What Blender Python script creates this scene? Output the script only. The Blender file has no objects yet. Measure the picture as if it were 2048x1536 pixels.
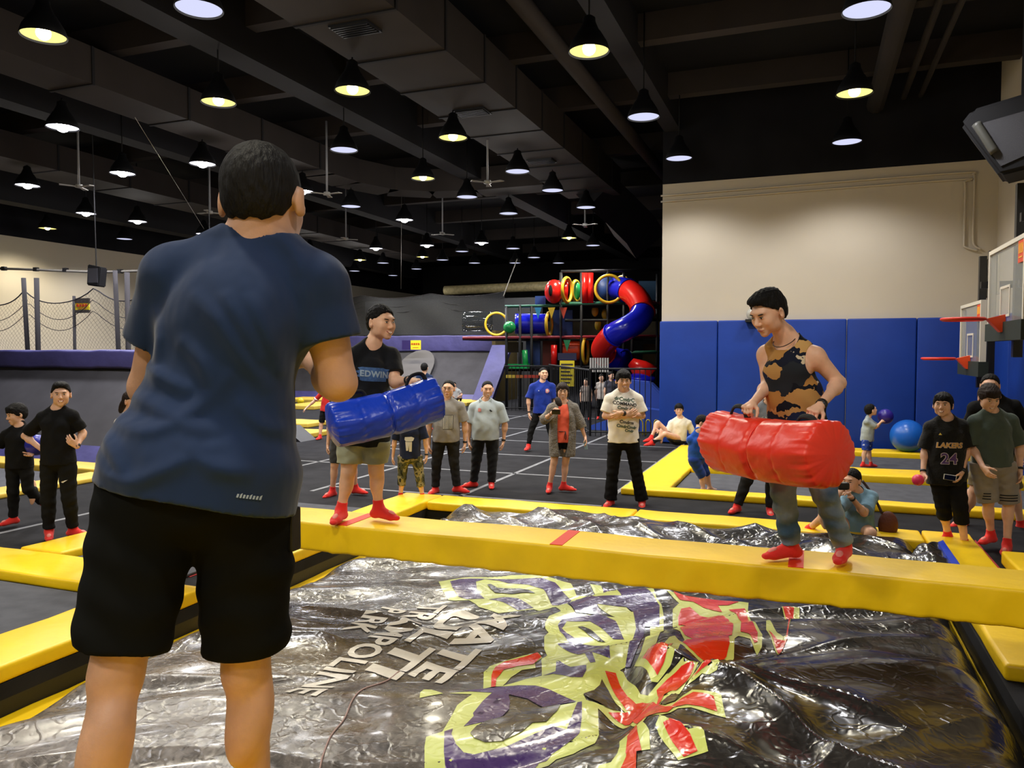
import bpy, bmesh, math, random
import numpy as np
from mathutils import Vector, Matrix
from mathutils.bvhtree import BVHTree

# ---------------------------------------------------------------- camera, world, exposure
SC = bpy.context.scene
COL = SC.collection
W, H, F = 2048, 1536, 1550.0
YAW, PITCH = math.radians(21.0), math.radians(2.4)
CAMZ = 2.05
cam_data = bpy.data.cameras.new('camera'); cam = bpy.data.objects.new('camera', cam_data); COL.objects.link(cam)
cam_data.sensor_width = 36.0; cam_data.lens = F / W * 36.0; cam_data.clip_start = .05; cam_data.clip_end = 200
cam.location = (0, 0, CAMZ); cam.rotation_euler = (math.pi/2 - PITCH, 0, YAW)
SC.camera = cam
SC.view_settings.view_transform = 'Standard'; SC.view_settings.look = 'None'
SC.view_settings.exposure = 0.28; SC.view_settings.gamma = 1.0; SC.view_settings.use_curve_mapping = False
SC.cycles.use_denoising = True
SC.cycles.max_bounces = 6; SC.cycles.diffuse_bounces = 3; SC.cycles.glossy_bounces = 3
SC.cycles.transparent_max_bounces = 8; SC.cycles.transmission_bounces = 3
SC.cycles.sample_clamp_indirect = 4.0; SC.cycles.caustics_reflective = False; SC.cycles.caustics_refractive = False
world = bpy.data.worlds.new('hall_air'); SC.world = world; world.use_nodes = True
world.node_tree.nodes['Background'].inputs[0].default_value = (.75, .80, .95, 1)
world.node_tree.nodes['Background'].inputs[1].default_value = 0.10
LAMP_POWER = 84.0

FWD = np.array([-math.sin(YAW), math.cos(YAW), 0.]); RGT = np.array([math.cos(YAW), math.sin(YAW), 0.])
UPV = np.array([0., 0., 1.])
def ray_dir(px, py):
    """world direction of a picture point, scaled so that one unit of it is one metre of horizontal depth"""
    x = (px - W/2)/F; y = -(py - H/2)/F
    f = FWD*math.cos(PITCH) - UPV*math.sin(PITCH); u = FWD*math.sin(PITCH) + UPV*math.cos(PITCH)
    d = f + RGT*x + u*y
    return d/np.dot(d, FWD)
CAM0 = np.array([0, 0, CAMZ])
def at(px, py, z=0.):
    d = ray_dir(px, py); return CAM0 + d*((z - CAMZ)/d[2])
def atd(px, py, dep):
    return CAM0 + ray_dir(px, py)*dep
def aty(px, py, Y):
    d = ray_dir(px, py); return CAM0 + d*(Y/d[1])
def atx(px, py, X):
    d = ray_dir(px, py); return CAM0 + d*(X/d[0])
def depth_of(px, py, z=0.):
    return float(np.dot(at(px, py, z), FWD))

# ---------------------------------------------------------------- materials
def lin(c):
    if isinstance(c, str):
        c = c.lstrip('#'); c = [int(c[i:i+2], 16)/255 for i in (0, 2, 4)]
    return tuple((x/12.92 if x <= .04045 else ((x+.055)/1.055)**2.4) for x in c) + (1,)
MATS = {}
def mat(name, color, rough=.6, spec=.5, metal=0, bump=0, bscale=40, var=0, vscale=8, emit=None, estr=0, alpha=1,
        coat=0, trans=0, sub=0, stretch=None, sheen=0, color2=None, bdist=.02, detail=3):
    """a principled material with noise variation of its colour and a noise bump"""
    if name in MATS: return MATS[name]
    m = bpy.data.materials.new(name); m.use_nodes = True; nt = m.node_tree
    b = nt.nodes['Principled BSDF']; c = lin(color)
    b.inputs['Base Color'].default_value = c; b.inputs['Roughness'].default_value = rough
    b.inputs['Specular IOR Level'].default_value = spec; b.inputs['Metallic'].default_value = metal
    b.inputs['Coat Weight'].default_value = coat; b.inputs['Coat Roughness'].default_value = .12
    b.inputs['Transmission Weight'].default_value = trans; b.inputs['Alpha'].default_value = alpha
    b.inputs['Sheen Weight'].default_value = sheen
    if sub:
        b.inputs['Subsurface Weight'].default_value = sub; b.inputs['Subsurface Radius'].default_value = (.02, .008, .004)
        b.inputs['Subsurface Scale'].default_value = .5
    if emit: b.inputs['Emission Color'].default_value = lin(emit); b.inputs['Emission Strength'].default_value = estr
    tc = nt.nodes.new('ShaderNodeTexCoord'); mp = nt.nodes.new('ShaderNodeMapping')
    nt.links.new(tc.outputs['Object'], mp.inputs[0])
    if stretch: mp.inputs['Scale'].default_value = stretch
    if var or color2:
        n = nt.nodes.new('ShaderNodeTexNoise'); n.inputs['Scale'].default_value = vscale; n.inputs['Detail'].default_value = 4
        nt.links.new(mp.outputs[0], n.inputs[0])
        mx = nt.nodes.new('ShaderNodeMix'); mx.data_type = 'RGBA'
        r = nt.nodes.new('ShaderNodeMapRange'); r.inputs[1].default_value = .35; r.inputs[2].default_value = .65
        nt.links.new(n.outputs[0], r.inputs[0]); nt.links.new(r.outputs[0], mx.inputs[0])
        c2 = lin(color2) if color2 else tuple(min(1, x*(1+var)) for x in c[:3]) + (1,)
        c1 = c if color2 else tuple(x*(1-var) for x in c[:3]) + (1,)
        mx.inputs[6].default_value = c1; mx.inputs[7].default_value = c2
        nt.links.new(mx.outputs[2], b.inputs['Base Color'])
    if bump:
        n = nt.nodes.new('ShaderNodeTexNoise'); n.inputs['Scale'].default_value = bscale; n.inputs['Detail'].default_value = detail
        nt.links.new(mp.outputs[0], n.inputs[0])
        bp = nt.nodes.new('ShaderNodeBump'); bp.inputs['Strength'].default_value = bump; bp.inputs['Distance'].default_value = bdist
        nt.links.new(n.outputs[0], bp.inputs['Height']); nt.links.new(bp.outputs[0], b.inputs['Normal'])
    MATS[name] = m
    return m
def emat(name, color, strength):
    if name in MATS: return MATS[name]
    m = bpy.data.materials.new(name); m.use_nodes = True; nt = m.node_tree
    nt.nodes.remove(nt.nodes['Principled BSDF']); e = nt.nodes.new('ShaderNodeEmission')
    e.inputs[0].default_value = lin(color); e.inputs[1].default_value = strength
    nt.links.new(e.outputs[0], nt.nodes['Material Output'].inputs[0]); MATS[name] = m
    return m

# ---------------------------------------------------------------- objects
def link_mesh(name, me, m=None, parent=None):
    o = bpy.data.objects.new(name, me); COL.objects.link(o)
    if m is not None:
        for q in (m if isinstance(m, (list, tuple)) else [m]): me.materials.append(q)
    if parent is not None: o.parent = parent
    return o
def tag(o, label=None, cat=None, group=None, kind=None):
    if label: o['label'] = label
    if cat: o['category'] = cat
    if group: o['group'] = group
    if kind: o['kind'] = kind
    return o
def thing(name, label, cat, loc=(0, 0, 0), rz=0, group=None):
    o = bpy.data.objects.new(name, None); COL.objects.link(o); o.empty_display_size = .1
    o.location = Vector([float(v) for v in loc]); o.rotation_euler = (0, 0, rz)
    return tag(o, label, cat, group)
def obj(name, bm, m, parent=None, smooth=False, recalc=True):
    me = bpy.data.meshes.new(name)
    if recalc: bmesh.ops.recalc_face_normals(bm, faces=bm.faces)
    bm.to_mesh(me); bm.free()
    if smooth: me.polygons.foreach_set('use_smooth', [True]*len(me.polygons))
    return link_mesh(name, me, m, parent)
def struct(name, bm, m, smooth=False):
    return tag(obj(name, bm, m, None, smooth), kind='structure')
def bx(bm, x0, x1, y0, y1, z0, z1, bevel=0, seg=2):
    r = bmesh.ops.create_cube(bm, size=1)['verts']
    for v in r: v.co = Vector(((x0+x1)/2 + v.co.x*(x1-x0), (y0+y1)/2 + v.co.y*(y1-y0), (z0+z1)/2 + v.co.z*(z1-z0)))
    if bevel:
        es = list({e for v in r for e in v.link_edges})
        bmesh.ops.bevel(bm, geom=es, offset=bevel, segments=seg, affect='EDGES', profile=.6)
    return bm
def box(*a, **k): return bx(bmesh.new(), *a, **k)
def frame_of(d):
    d = Vector(d).normalized(); a = Vector((0, 0, 1)) if abs(d.z) < .95 else Vector((1, 0, 0))
    x = a.cross(d).normalized(); y = d.cross(x).normalized(); return x, y, d
def tube(bm, pts, r, n=10, caps=True, rx=1.0):
    """swept tube through points, radius r (number or list)"""
    pts = [Vector([float(c) for c in p]) for p in pts]; rings = []; px = None
    for i, p in enumerate(pts):
        d = (pts[min(i+1, len(pts)-1)] - pts[max(i-1, 0)])
        x, y, dd = frame_of(d)
        if px is not None:
            x = (px - dd*px.dot(dd)).normalized(); y = dd.cross(x)
        px = x; rr = r[i] if isinstance(r, (list, tuple)) else r
        rings.append([bm.verts.new(p + x*math.cos(2*math.pi*k/n)*rr*rx + y*math.sin(2*math.pi*k/n)*rr) for k in range(n)])
    for a, b in zip(rings, rings[1:]):
        for k in range(n): bm.faces.new((a[k], a[(k+1) % n], b[(k+1) % n], b[k]))
    if caps: bm.faces.new(rings[0][::-1]); bm.faces.new(rings[-1])
    return bm
def torus(bm, c, R, r, axis=(0, 0, 1), n=28, m=8, a0=0, a1=2*math.pi):
    x, y, d = frame_of(axis); c = Vector([float(q) for q in c]); full = abs(a1-a0-2*math.pi) < 1e-4
    rings = []
    for i in range(n + (0 if full else 1)):
        a = a0 + (a1-a0)*i/n; o = x*math.cos(a) + y*math.sin(a)
        rings.append([bm.verts.new(c + o*(R + r*math.cos(2*math.pi*k/m)) + d*r*math.sin(2*math.pi*k/m)) for k in range(m)])
    L = len(rings)
    for i in range(L if full else L-1):
        a, b = rings[i], rings[(i+1) % L]
        for k in range(m): bm.faces.new((a[k], a[(k+1) % m], b[(k+1) % m], b[k]))
    return bm
def lathe(bm, prof, n=32, c=(0, 0, 0), axis=(0, 0, 1)):
    """profile (radius, height) pairs spun round an axis"""
    x, y, d = frame_of(axis); c = Vector([float(q) for q in c]); rings = []
    for r, z in prof:
        if r < 1e-5: rings.append([bm.verts.new(c + d*z)])
        else: rings.append([bm.verts.new(c + d*z + (x*math.cos(2*math.pi*k/n) + y*math.sin(2*math.pi*k/n))*r) for k in range(n)])
    for a, b in zip(rings, rings[1:]):
        for k in range(n):
            if len(a) == 1 and len(b) == 1: break
            if len(a) == 1: bm.faces.new((a[0], b[(k+1) % n], b[k]))
            elif len(b) == 1: bm.faces.new((a[k], a[(k+1) % n], b[0]))
            else: bm.faces.new((a[k], a[(k+1) % n], b[(k+1) % n], b[k]))
    return bm
def sphere(bm, c, r, u=24, v=14, s=(1, 1, 1)):
    q = bmesh.ops.create_uvsphere(bm, u_segments=u, v_segments=v, radius=r)['verts']
    for w in q: w.co = Vector((w.co.x*s[0] + c[0], w.co.y*s[1] + c[1], w.co.z*s[2] + c[2]))
    return bm
def prism(bm, poly, z0, z1, fn=None):
    """a flat outline (x, y) raised from z0 to z1; fn maps (x, y, z) to a world point"""
    fn = fn or (lambda x, y, z: (x, y, z))
    a = [bm.verts.new(Vector([float(c) for c in fn(x, y, z0)])) for x, y in poly]
    b = [bm.verts.new(Vector([float(c) for c in fn(x, y, z1)])) for x, y in poly]
    bm.faces.new(a[::-1]); bm.faces.new(b)
    for i in range(len(poly)):
        j = (i+1) % len(poly); bm.faces.new((a[i], a[j], b[j], b[i]))
    return bm
def bez(pts, n=8, closed=False):
    """Catmull-Rom smoothing of a polyline"""
    P = [np.array(p, float) for p in pts]; out = []; L = len(P)
    rng = range(L if closed else L-1)
    for i in rng:
        p0 = P[(i-1) % L] if closed else P[max(i-1, 0)]; p1 = P[i]; p2 = P[(i+1) % L]; p3 = P[(i+2) % L] if closed else P[min(i+2, L-1)]
        for k in range(n):
            t = k/n
            out.append(.5*((2*p1) + (p2-p0)*t + (2*p0-5*p1+4*p2-p3)*t*t + (3*p1-p0-3*p2+p3)*t**3))
    if not closed: out.append(P[-1])
    return out
def dup(root, loc, rz=None, label=None):
    r = root.copy(); COL.objects.link(r); r.location = Vector([float(v) for v in loc])
    if rz is not None: r.rotation_euler = (0, 0, rz)
    if label: r['label'] = label
    for ch in list(root.children):
        c = ch.copy(); COL.objects.link(c); c.parent = r
        for g in list(ch.children):
            d = g.copy(); COL.objects.link(d); d.parent = c
    return r
def text_mesh(s, size, bold=0, shear=0, spacing=1.0):
    """flat letters as a bmesh, centred on the origin in the x-y plane"""
    cu = bpy.data.curves.new('letters', 'FONT'); cu.body = s; cu.size = size; cu.align_x = 'CENTER'; cu.align_y = 'CENTER'
    cu.offset = bold; cu.shear = shear; cu.space_character = spacing; cu.resolution_u = 3
    o = bpy.data.objects.new('letters', cu); COL.objects.link(o)
    dg = bpy.context.evaluated_depsgraph_get(); dg.update()
    me = bpy.data.meshes.new_from_object(o.evaluated_get(dg))
    bm = bmesh.new(); bm.from_mesh(me)
    bpy.data.objects.remove(o); bpy.data.curves.remove(cu); bpy.data.meshes.remove(me)
    bmesh.ops.remove_doubles(bm, verts=bm.verts, dist=1e-5)
    return bm
def poly_bm(polys):
    """flat outlines (lists of x, y) as faces of one bmesh"""
    bm = bmesh.new()
    for P in polys:
        try: bm.faces.new([bm.verts.new((float(x), float(y), 0)) for x, y in P])
        except ValueError: pass
    bmesh.ops.triangulate(bm, faces=bm.faces[:], ngon_method='EAR_CLIP')
    return bm
def grid_cut(bm, step):
    """cut flat faces along a grid so that they can follow a curved surface"""
    xs = [v.co.x for v in bm.verts]; ys = [v.co.y for v in bm.verts]
    if not xs: return bm
    for lo, hi, ax in ((min(xs), max(xs), 0), (min(ys), max(ys), 1)):
        c = math.floor(lo/step)*step + step
        while c < hi:
            no = (1, 0, 0) if ax == 0 else (0, 1, 0); co = (c, 0, 0) if ax == 0 else (0, c, 0)
            bmesh.ops.bisect_plane(bm, geom=bm.verts[:] + bm.edges[:] + bm.faces[:], plane_co=co, plane_no=no, dist=1e-6)
            c += step
    return bm
# ---------------------------------------------------------------- the hall
M_black = mat('black_paint', '#16161a', .85, .2, var=.25, vscale=1.2)
M_ceil = mat('ceiling_paint', '#101012', .9, .2, var=.3, vscale=.8)
M_cream = mat('cream_wall_paint', '#cdc2ad', .8, .3, var=.03, vscale=.6, bump=.05, bscale=60)
M_duct = mat('painted_duct', '#2c2623', .8, .3, var=.12, vscale=1.5)
M_duct2 = mat('painted_duct_side', '#18171a', .8, .3, var=.1, vscale=1.5)
M_metalb = mat('black_metal', '#141416', .45, .5, bump=.05)
M_carpet = mat('black_mat_cloth', '#242427', .95, .15, var=.22, vscale=3, bump=.2, bscale=300)
M_bed = mat('trampoline_cloth', '#505157', .9, .2, var=.12, vscale=6, bump=.15, bscale=260)
M_yel = mat('yellow_vinyl', '#f6cc10', .42, .5, var=.06, vscale=2.5, bump=.25, bscale=5, bdist=.03)
M_yel2 = mat('worn_yellow_vinyl', '#cfae45', .5, .4, var=.08, vscale=2.5, bump=.25, bscale=5, bdist=.03)
M_bluep = mat('blue_pad_vinyl', '#0c3690', .55, .35, var=.08, vscale=1.5, bump=.12, bscale=3, bdist=.05)
M_purp = mat('purple_pad_vinyl', '#47457a', .55, .4, var=.12, vscale=2, bump=.3, bscale=3, bdist=.06)
M_tape = mat('grey_seam_tape', '#77787c', .8, .3, var=.15, vscale=4)
M_redtape = mat('red_tape', '#a3282e', .7, .3, var=.1)
M_wtramp = mat('grey_trampoline_wall_cloth', '#3a393d', .85, .3, var=.18, vscale=1.4)
CEIL = 7.6
# floor around the pit (four slabs so that the pit is a real hole)
PX0, PX1, PY0, PY1 = -4.62, 1.15, 1.85, 8.95
X0, X1, Y0, Y1 = -24.0, 3.35, -9.0, 46.0
bm = bmesh.new()
def slab(x0, x1, y0, y1): bx(bm, x0, x1, y0, y1, -.1, 0)
slab(X0, PX0, Y0, Y1); slab(PX1, X1, Y0, Y1); slab(PX0, PX1, Y0, PY0); slab(PX0, PX1, PY1, Y1)
struct('floor', bm, M_carpet)
bm = bmesh.new()
bx(bm, PX0-.06, PX0, PY0-.06, PY1+.06, -.9, -.1); bx(bm, PX1, PX1+.06, PY0-.06, PY1+.06, -.9, -.1)
bx(bm, PX0, PX1, PY0-.06, PY0, -.9, -.1); bx(bm, PX0, PX1, PY1, PY1+.06, -.9, -.1); bx(bm, PX0, PX1, PY0, PY1, -.96, -.9)
struct('floor_pit', bm, M_metalb)
struct('ceiling', box(X0, X1, Y0, Y1, CEIL, CEIL+.1), M_ceil)
struct('wall_left', box(X0-.15, X0, Y0, Y1, 0, 5.75), M_cream)
struct('wall_left_top', box(X0-.15, X0, Y0, Y1, 5.75, CEIL), M_black)
struct('wall_right', box(X1, X1+.15, Y0, 17.45, 0, CEIL), M_cream)
WX = float(aty(1320, 760, 17.3)[0])
struct('wall_front', box(WX, X1, 17.45, 17.6, 0, 5.76), M_cream)
struct('wall_front_top', box(WX, X1, 17.44, 17.6, 5.76, CEIL), M_black)
struct('wall_front_side', box(WX, WX+.15, 17.6, Y1, 0, CEIL), M_black)
struct('wall_back', box(X0, X1, Y0-.15, Y0, 0, CEIL), M_cream)
struct('wall_far', box(X0, X1, Y1, Y1+.15, 0, CEIL), mat('dark_far_wall', '#2c2b2b', .9, .2, var=.3, vscale=.4))
struct('trim_1', box(-22, -5, Y1-.6, Y1, 3.0, 3.9), mat('lit_wall_band', '#8d8069', .8, .2, var=.2, vscale=1))  # lit stretch of the far wall, its light put into the tan colour
# seam lines on the black matting
n = 2
def strip(x0, x1, y0, y1, m=M_tape, z=.004):
    global n
    struct('trim_%d' % n, box(x0, x1, y0, y1, .0, z), m); n += 1
for Y in (9.95, 12.1, 14.3, 16.6, 19.2, 23.0): strip(-9.3 if Y > 10.5 else -6.8, -2.55 if Y < 17 else -4.5, Y-.035, Y+.035)
for X in (-4.6, -6.8, -8.5): strip(X-.035, X+.035, 9.5 if X > -8 else 3.2, 24)
strip(-2.62, -2.55, 10.9, 17.3)
strip(-5.25, 1.7, 9.53, 9.58, M_redtape, .006); strip(-5.27, -5.22, 5.45, 9.58, M_redtape, .006); strip(1.66, 1.71, 5, 9.58, M_redtape, .006)

# ---- blue wall pads on the front wall, one pad = one thing
proto = None; xs = [-2.62, -1.38, .0, 1.25, 2.3, 3.22]
xs = [float(aty(p, 760, 17.3)[0]) for p in (1318, 1434, 1562, 1692, 1832, 1985)]
for i in range(5):
    o = obj('wall_pad', box(xs[i]+.006, xs[i+1]-.006, 17.30, 17.45, .02, 2.72, bevel=.03), M_bluep, None, True)
    tag(o, ['blue wall pad at the free corner beside the playground gate', 'blue wall pad behind the seated man in the white shirt',
            'blue wall pad behind the head of the man with the red roll', 'blue wall pad behind the toddler throwing a ball',
            'blue wall pad behind the big blue exercise ball, next to the room corner'][i], 'wall pad', 'blue pads on the cream wall')
for i in range(4):
    y1 = 17.28 - i*1.6
    o = obj('wall_pad', box(3.22, 3.35, y1-1.59, y1, .02, 2.72, bevel=.03), M_bluep, None, True)
    tag(o, ['side wall pad touching the room corner, right of the far hoop', 'side wall pad behind the two hoops, second from the room corner',
            'side wall pad below the near backboard at the picture edge', 'side wall pad nearest to the camera at the picture edge'][i], 'wall pad', 'blue pads on the side wall')
# conduit pair on the cream wall
for k, (dz, nm) in enumerate(((0, 'upper'), (-.13, 'lower'))):
    p = [aty(1322, 392, 17.42), aty(1500, 378, 17.42), aty(1700, 362, 17.42), aty(1930, 345, 17.42)]
    p = [np.array([q[0], 17.41, q[2]+dz]) for q in p]
    e = p[-1] + np.array([-k*.02, 0, 0]); x = e[0] + .16 - k*.13
    p += [np.array([x-.04, 17.41, e[2]-.05]), np.array([x, 17.41, e[2]-.16]), np.array([x, 17.41, e[2]-1.2+k*.02]), np.array([x+.03, 17.41, e[2]-1.42+k*.1]), np.array([x+.14+k*.1, 17.41, e[2]-1.5+k*.1])]
    o = obj('conduit', tube(bmesh.new(), bez(p, 4), .02, 8), M_cream, None, True)
    tag(o, nm + ' of the two cream conduits running along the top of the cream wall', 'conduit', 'conduits on the cream wall')
# ---- ducts and beams under the ceiling
def seams(x0, x1, y0, y1, z0, z1, step, t):
    y = y0 + step*.5
    while y < y1: part('duct_seam', box(x0-.02, x1+.02, y-.025, y+.025, z0-.02, z1), M_duct2, t); y += step
t = thing('air_duct', 'wide brown-grey air duct running away over the middle of the hall', 'duct', (-5.5, 8, 6.2))
def local(o, t): o.matrix_parent_inverse = t.matrix_world.inverted(); return o
bpy.context.view_layer.update()
def part(name, bm, m, t, smooth=False, **k):
    """part built in world coordinates and kept there under its thing"""
    o = obj(name, bm, m, t, smooth, **k); o.matrix_parent_inverse = Matrix.LocRotScale(t.location, t.rotation_euler, None).inverted(); return o
DZ = 6.42
part('duct_body', box(-6.52, -5.0, -2, 21.5, DZ, DZ+.75), M_duct, t)
seams(-6.52, -5.0, -2, 21.5, DZ, DZ+.76, 1.45, t)
bm = bmesh.new(); tube(bm, [(-5.75, 21.0, DZ+.35), (-5.6, 22.5, DZ+.15), (-5.3, 24.0, DZ-.25), (-5.2, 25.0, DZ-.6)], [.75, .78, .82, .85], 4)
part('duct_elbow', bm, M_duct2, t)
for i, y in enumerate((9.0, 12.9, 16.8)):
    bm = bmesh.new(); bx(bm, -6.1, -5.5, y, y+.4, DZ-.03, DZ)
    for k in range(6): bx(bm, -6.08, -5.52, y+.03+k*.06, y+.05+k*.06, DZ-.05, DZ-.02)
    part('vent_grille', bm, M_metalb, t)
t = thing('air_duct', 'narrower dark air duct over the left that curves right under the big duct', 'duct', (-11, 8, 6.2))
bm = bmesh.new(); bx(bm, -11.95, -11.0, -2, 16.5, DZ, DZ+.6)
part('duct_body', bm, M_duct, t)
pl = [(-11.47, 16.4), (-11.4, 17.6), (-10.9, 18.9), (-9.9, 19.6), (-8.6, 19.9), (-6.6, 19.9)]
bm = bmesh.new(); pr = None
for (x, y), (u, v) in zip(pl, pl[1:]):
    d = np.array([u-x, v-y]); d = d/np.linalg.norm(d)*.47; q = [(x-d[1], y+d[0]), (u-d[1], v+d[0]), (u+d[1], v-d[0]), (x+d[1], y-d[0])]
    prism(bm, q, DZ, DZ+.6)
part('duct_elbow', bm, M_duct, t)
seams(-11.95, -11.0, -2, 16.5, DZ, DZ+.6, 2.1, t)
t = thing('air_duct', 'long dark duct along the left wall under the ceiling', 'duct', (-18, 8, 6.2))
part('duct_body', box(-18.2, -16.9, 0, 34, 6.4, 7.0), M_duct, t)
seams(-18.2, -16.9, 0, 34, 6.4, 7.0, 2.1, t)
bi = 0
for X, w_, zb in ((-2.9, .35, 6.9), (-8.6, .5, 6.7), (-14.2, .5, 6.7), (-21.5, .6, 6.3)):
    bi += 1; struct('trim_%d' % (n+bi), box(X-w_/2, X+w_/2, -2, 40, zb, CEIL), M_duct2)
for Y in (4.6, 7.4, 10.2, 13.0, 15.9, 20, 24, 28, 33, 38):
    bi += 1; struct('trim_%d' % (n+bi), box(X0, X1 if Y < 17 else -2.7, Y-.13, Y+.13, 7.15, CEIL), M_duct)
n += bi + 1
def pipe(pts, r, label, m=M_duct, name='ceiling_pipe'):
    return tag(obj(name, tube(bmesh.new(), pts, r, 10), m, None, True), label, 'pipe')
pipe([(-3.9, -1, 7.0), (-3.9, 17, 7.0), (-3.9, 30, 7.0)], .14, 'thick dark pipe just right of the wide duct, running away under the ceiling')
pipe([(1.15, 0, 6.95), (1.15, 17.2, 6.95)], .17, 'round grey duct pipe above the cream wall, right of the single yellow lamp', M_duct)
pipe([(1.65, 0, 7.05), (1.65, 17.2, 7.05)], .06, 'thin pipe beside the round grey duct over the right side', M_duct)
pipe([(1.95, 0, 7.05), (1.95, 17.2, 7.05)], .05, 'thinnest ceiling pipe nearest to the right wall', M_duct)
pipe([aty(890, 581, 34), aty(1100, 572, 34)], .22, 'pale horizontal tube left of the red playground dome', mat('pale_duct_wrap', '#b3a578', .5, .5, var=.2), 'ventilation_tube')
# drop rods with plates
for i, (px, py, pt) in enumerate(((158, 373, 300), (420, 425, 365), (654, 388, 357), (885, 468, 420), (975, 365, 305), (692, 478, 430), (1170, 450, 420))):
    b = at(px, py, 5.55); dd = float(np.dot(b, FWD))
    t = thing('ceiling_fan', ['small pale ceiling fan on a long rod at the far left', 'small ceiling fan on a rod left of the near man',
        'small ceiling fan on a rod just right of the near man\'s head', 'small ceiling fan on a rod right of the bright centre lamp', 'small ceiling fan on a rod under the curved duct',
        'small ceiling fan on a rod above the netted court', 'small ceiling fan on a rod at the right, near the duct elbow'][i], 'ceiling fan', b, 0, 'rod-hung ceiling fans')
    obj('rod', tube(bmesh.new(), [(0, 0, 0), (0, 0, 1.6)], .022, 8), mat('grey_rod', '#8d8d90', .5, .5), t, True)
    bm = bmesh.new(); lathe(bm, [(0, .05), (.07, .04), (.08, -.02), (0, -.04)], 16)
    obj('hub', bm, mat('fan_white', '#a5a39d', .5), t, True)
    for k in range(3):
        a = 2.1*k + i; bm = bmesh.new(); c, s = math.cos(a), math.sin(a)
        prism(bm, [(.06, -.03), (.36, -.06), (.38, .05), (.06, .03)], -.012, .004, lambda x, y, z: (x*c - y*s, x*s + y*c, z))
        obj('blade', bm, mat('fan_white', '#a5a39d', .5), t)

# ---------------------------------------------------------------- lamps (each one shade, reflector, cap and its own light)
LZ = 5.9
M_shade = mat('black_lamp_shade', '#08080a', .7, .2)
YB = [(87, 72), (437, 205), (705, 182), (1178, 103), (1709, 187), (906, 276), (846, 357), (95, 457), (1138, 476), (720, 520), (845, 514)]
WB = [(125, 255), (405, 328), (245, 347), (55, 371), (172, 427), (275, 443), (408, 468), (605, 383), (620, 503), (809, 440), (854, 491), (752, 497), (963, 486)]
FR = [(398, 18), (1733, 20), (1287, 234), (1694, 284), (1358, 317), (688, 300), (1035, 343), (1105, 381), (934, 394), (702, 413), (1017, 427), (1172, 415),
      (249, 478), (924, 503), (1026, 497), (1186, 491), (885, 520), (1068, 515), (766, 526), (949, 526), (1030, 526), (709, 542), (833, 538), (1117, 526), (786, 551)]
BEHIND = [(-6.5, 2.2), (-2.3, 1.2), (1.2, 1.4), (-9.5, -1.0), (-5.0, -2.4), (-1.2, -2.6), (1.8, -3.2), (-13, 1.5), (-9, -5.5), (-3, -6)]
COLS = {'y': '#fff06a', 'w': '#f0f0ff', 'f': '#dfe6ff'}
LIGHTC = {'y': (1.0, .92, .73), 'w': (.94, .93, 1.0), 'f': (.98, .97, 1.0)}
MD = {'y': emat('warm_reflector_glow', '#fff08a', 1.15), 'w': emat('white_reflector_glow', '#eceaff', 5.0), 'f': emat('frosted_reflector_glow', '#c9ccea', 1.0)}
MBULB = {'y': emat('warm_bulb', '#fff3b0', 14), 'w': emat('white_bulb', '#ffffff', 30)}
LAMPM = {}
def lamp_light(kind):
    ld = bpy.data.lights.new('lamp_light', 'SPOT'); ld.spot_size = math.radians(142); ld.spot_blend = .55
    ld.shadow_soft_size = .22; ld.energy = LAMP_POWER*{'y': 1.1, 'w': 1.5, 'f': .8}[kind]*4; ld.color = LIGHTC[kind]
    return ld
LD = {k: lamp_light(k) for k in 'ywf'}
def build_lamp(kind, loc, label):
    t = thing('high_bay_lamp', label, 'ceiling lamp', loc, 0, {'y': 'warm yellow high bay lamps', 'w': 'glaring white high bay lamps', 'f': 'frosted white high bay lamps'}[kind])
    bm = bmesh.new(); lathe(bm, [(.262, -.01), (.268, .0), (.235, .10), (.15, .24), (.085, .31), (.08, .42), (.04, .45), (0, .45), (0, .43), (.07, .40), (.14, .235), (.222, .10), (.25, .005), (.262, -.01)], 32)
    LAMPM.setdefault('shade' + kind, None)
    s = obj('lamp_shade', bm, M_shade, t, True)
    bm = bmesh.new()
    if kind == 'f': lathe(bm, [(.25, .01), (.18, .0), (0, -.012)], 32)
    else: lathe(bm, [(.247, .012), (.2, .055), (.12, .09), (0, .1)], 32)
    obj('diffuser', bm, MD[kind], t, True)
    if kind != 'f':
        bm = bmesh.new(); sphere(bm, (0, 0, .035 if kind == 'y' else .01), .085 if kind == 'y' else .11, 16, 10, (1, 1, 1.0 if kind == 'y' else .8)); obj('bulb', bm, MBULB[kind], t, True)
    return t
RODS = {}
def rod_for(t, p):
    x, y = p[0], p[1]; h = CEIL-LZ
    if -6.8 < x < -4.75 and y < 21.5: h = DZ-LZ-.03
    elif -12.2 < x < -10.8 and y < 17.5: h = DZ-LZ-.02
    elif min(abs((u-a)*(b_-y)-(a-x)*(v_-b_))/math.hypot(u-a, v_-b_) + (9 if not (min(a, u)-.4 < x < max(a, u)+.4 and min(b_, v_)-.4 < y < max(b_, v_)+.4) else 0) for (a, b_), (u, v_) in zip(pl, pl[1:])) < .46: h = DZ-LZ-.02
    elif -18.5 < x < -16.6 and y < 34: h = 6.4-LZ-.03
    if h < .46: return
    k = round(h, 3)
    if k not in RODS: o = obj('rod', tube(bmesh.new(), [(0, 0, .44), (0, 0, h)], .012, 6), M_shade, t, True); RODS[k] = o
    else: o = RODS[k].copy(); COL.objects.link(o); o.parent = t

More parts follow.
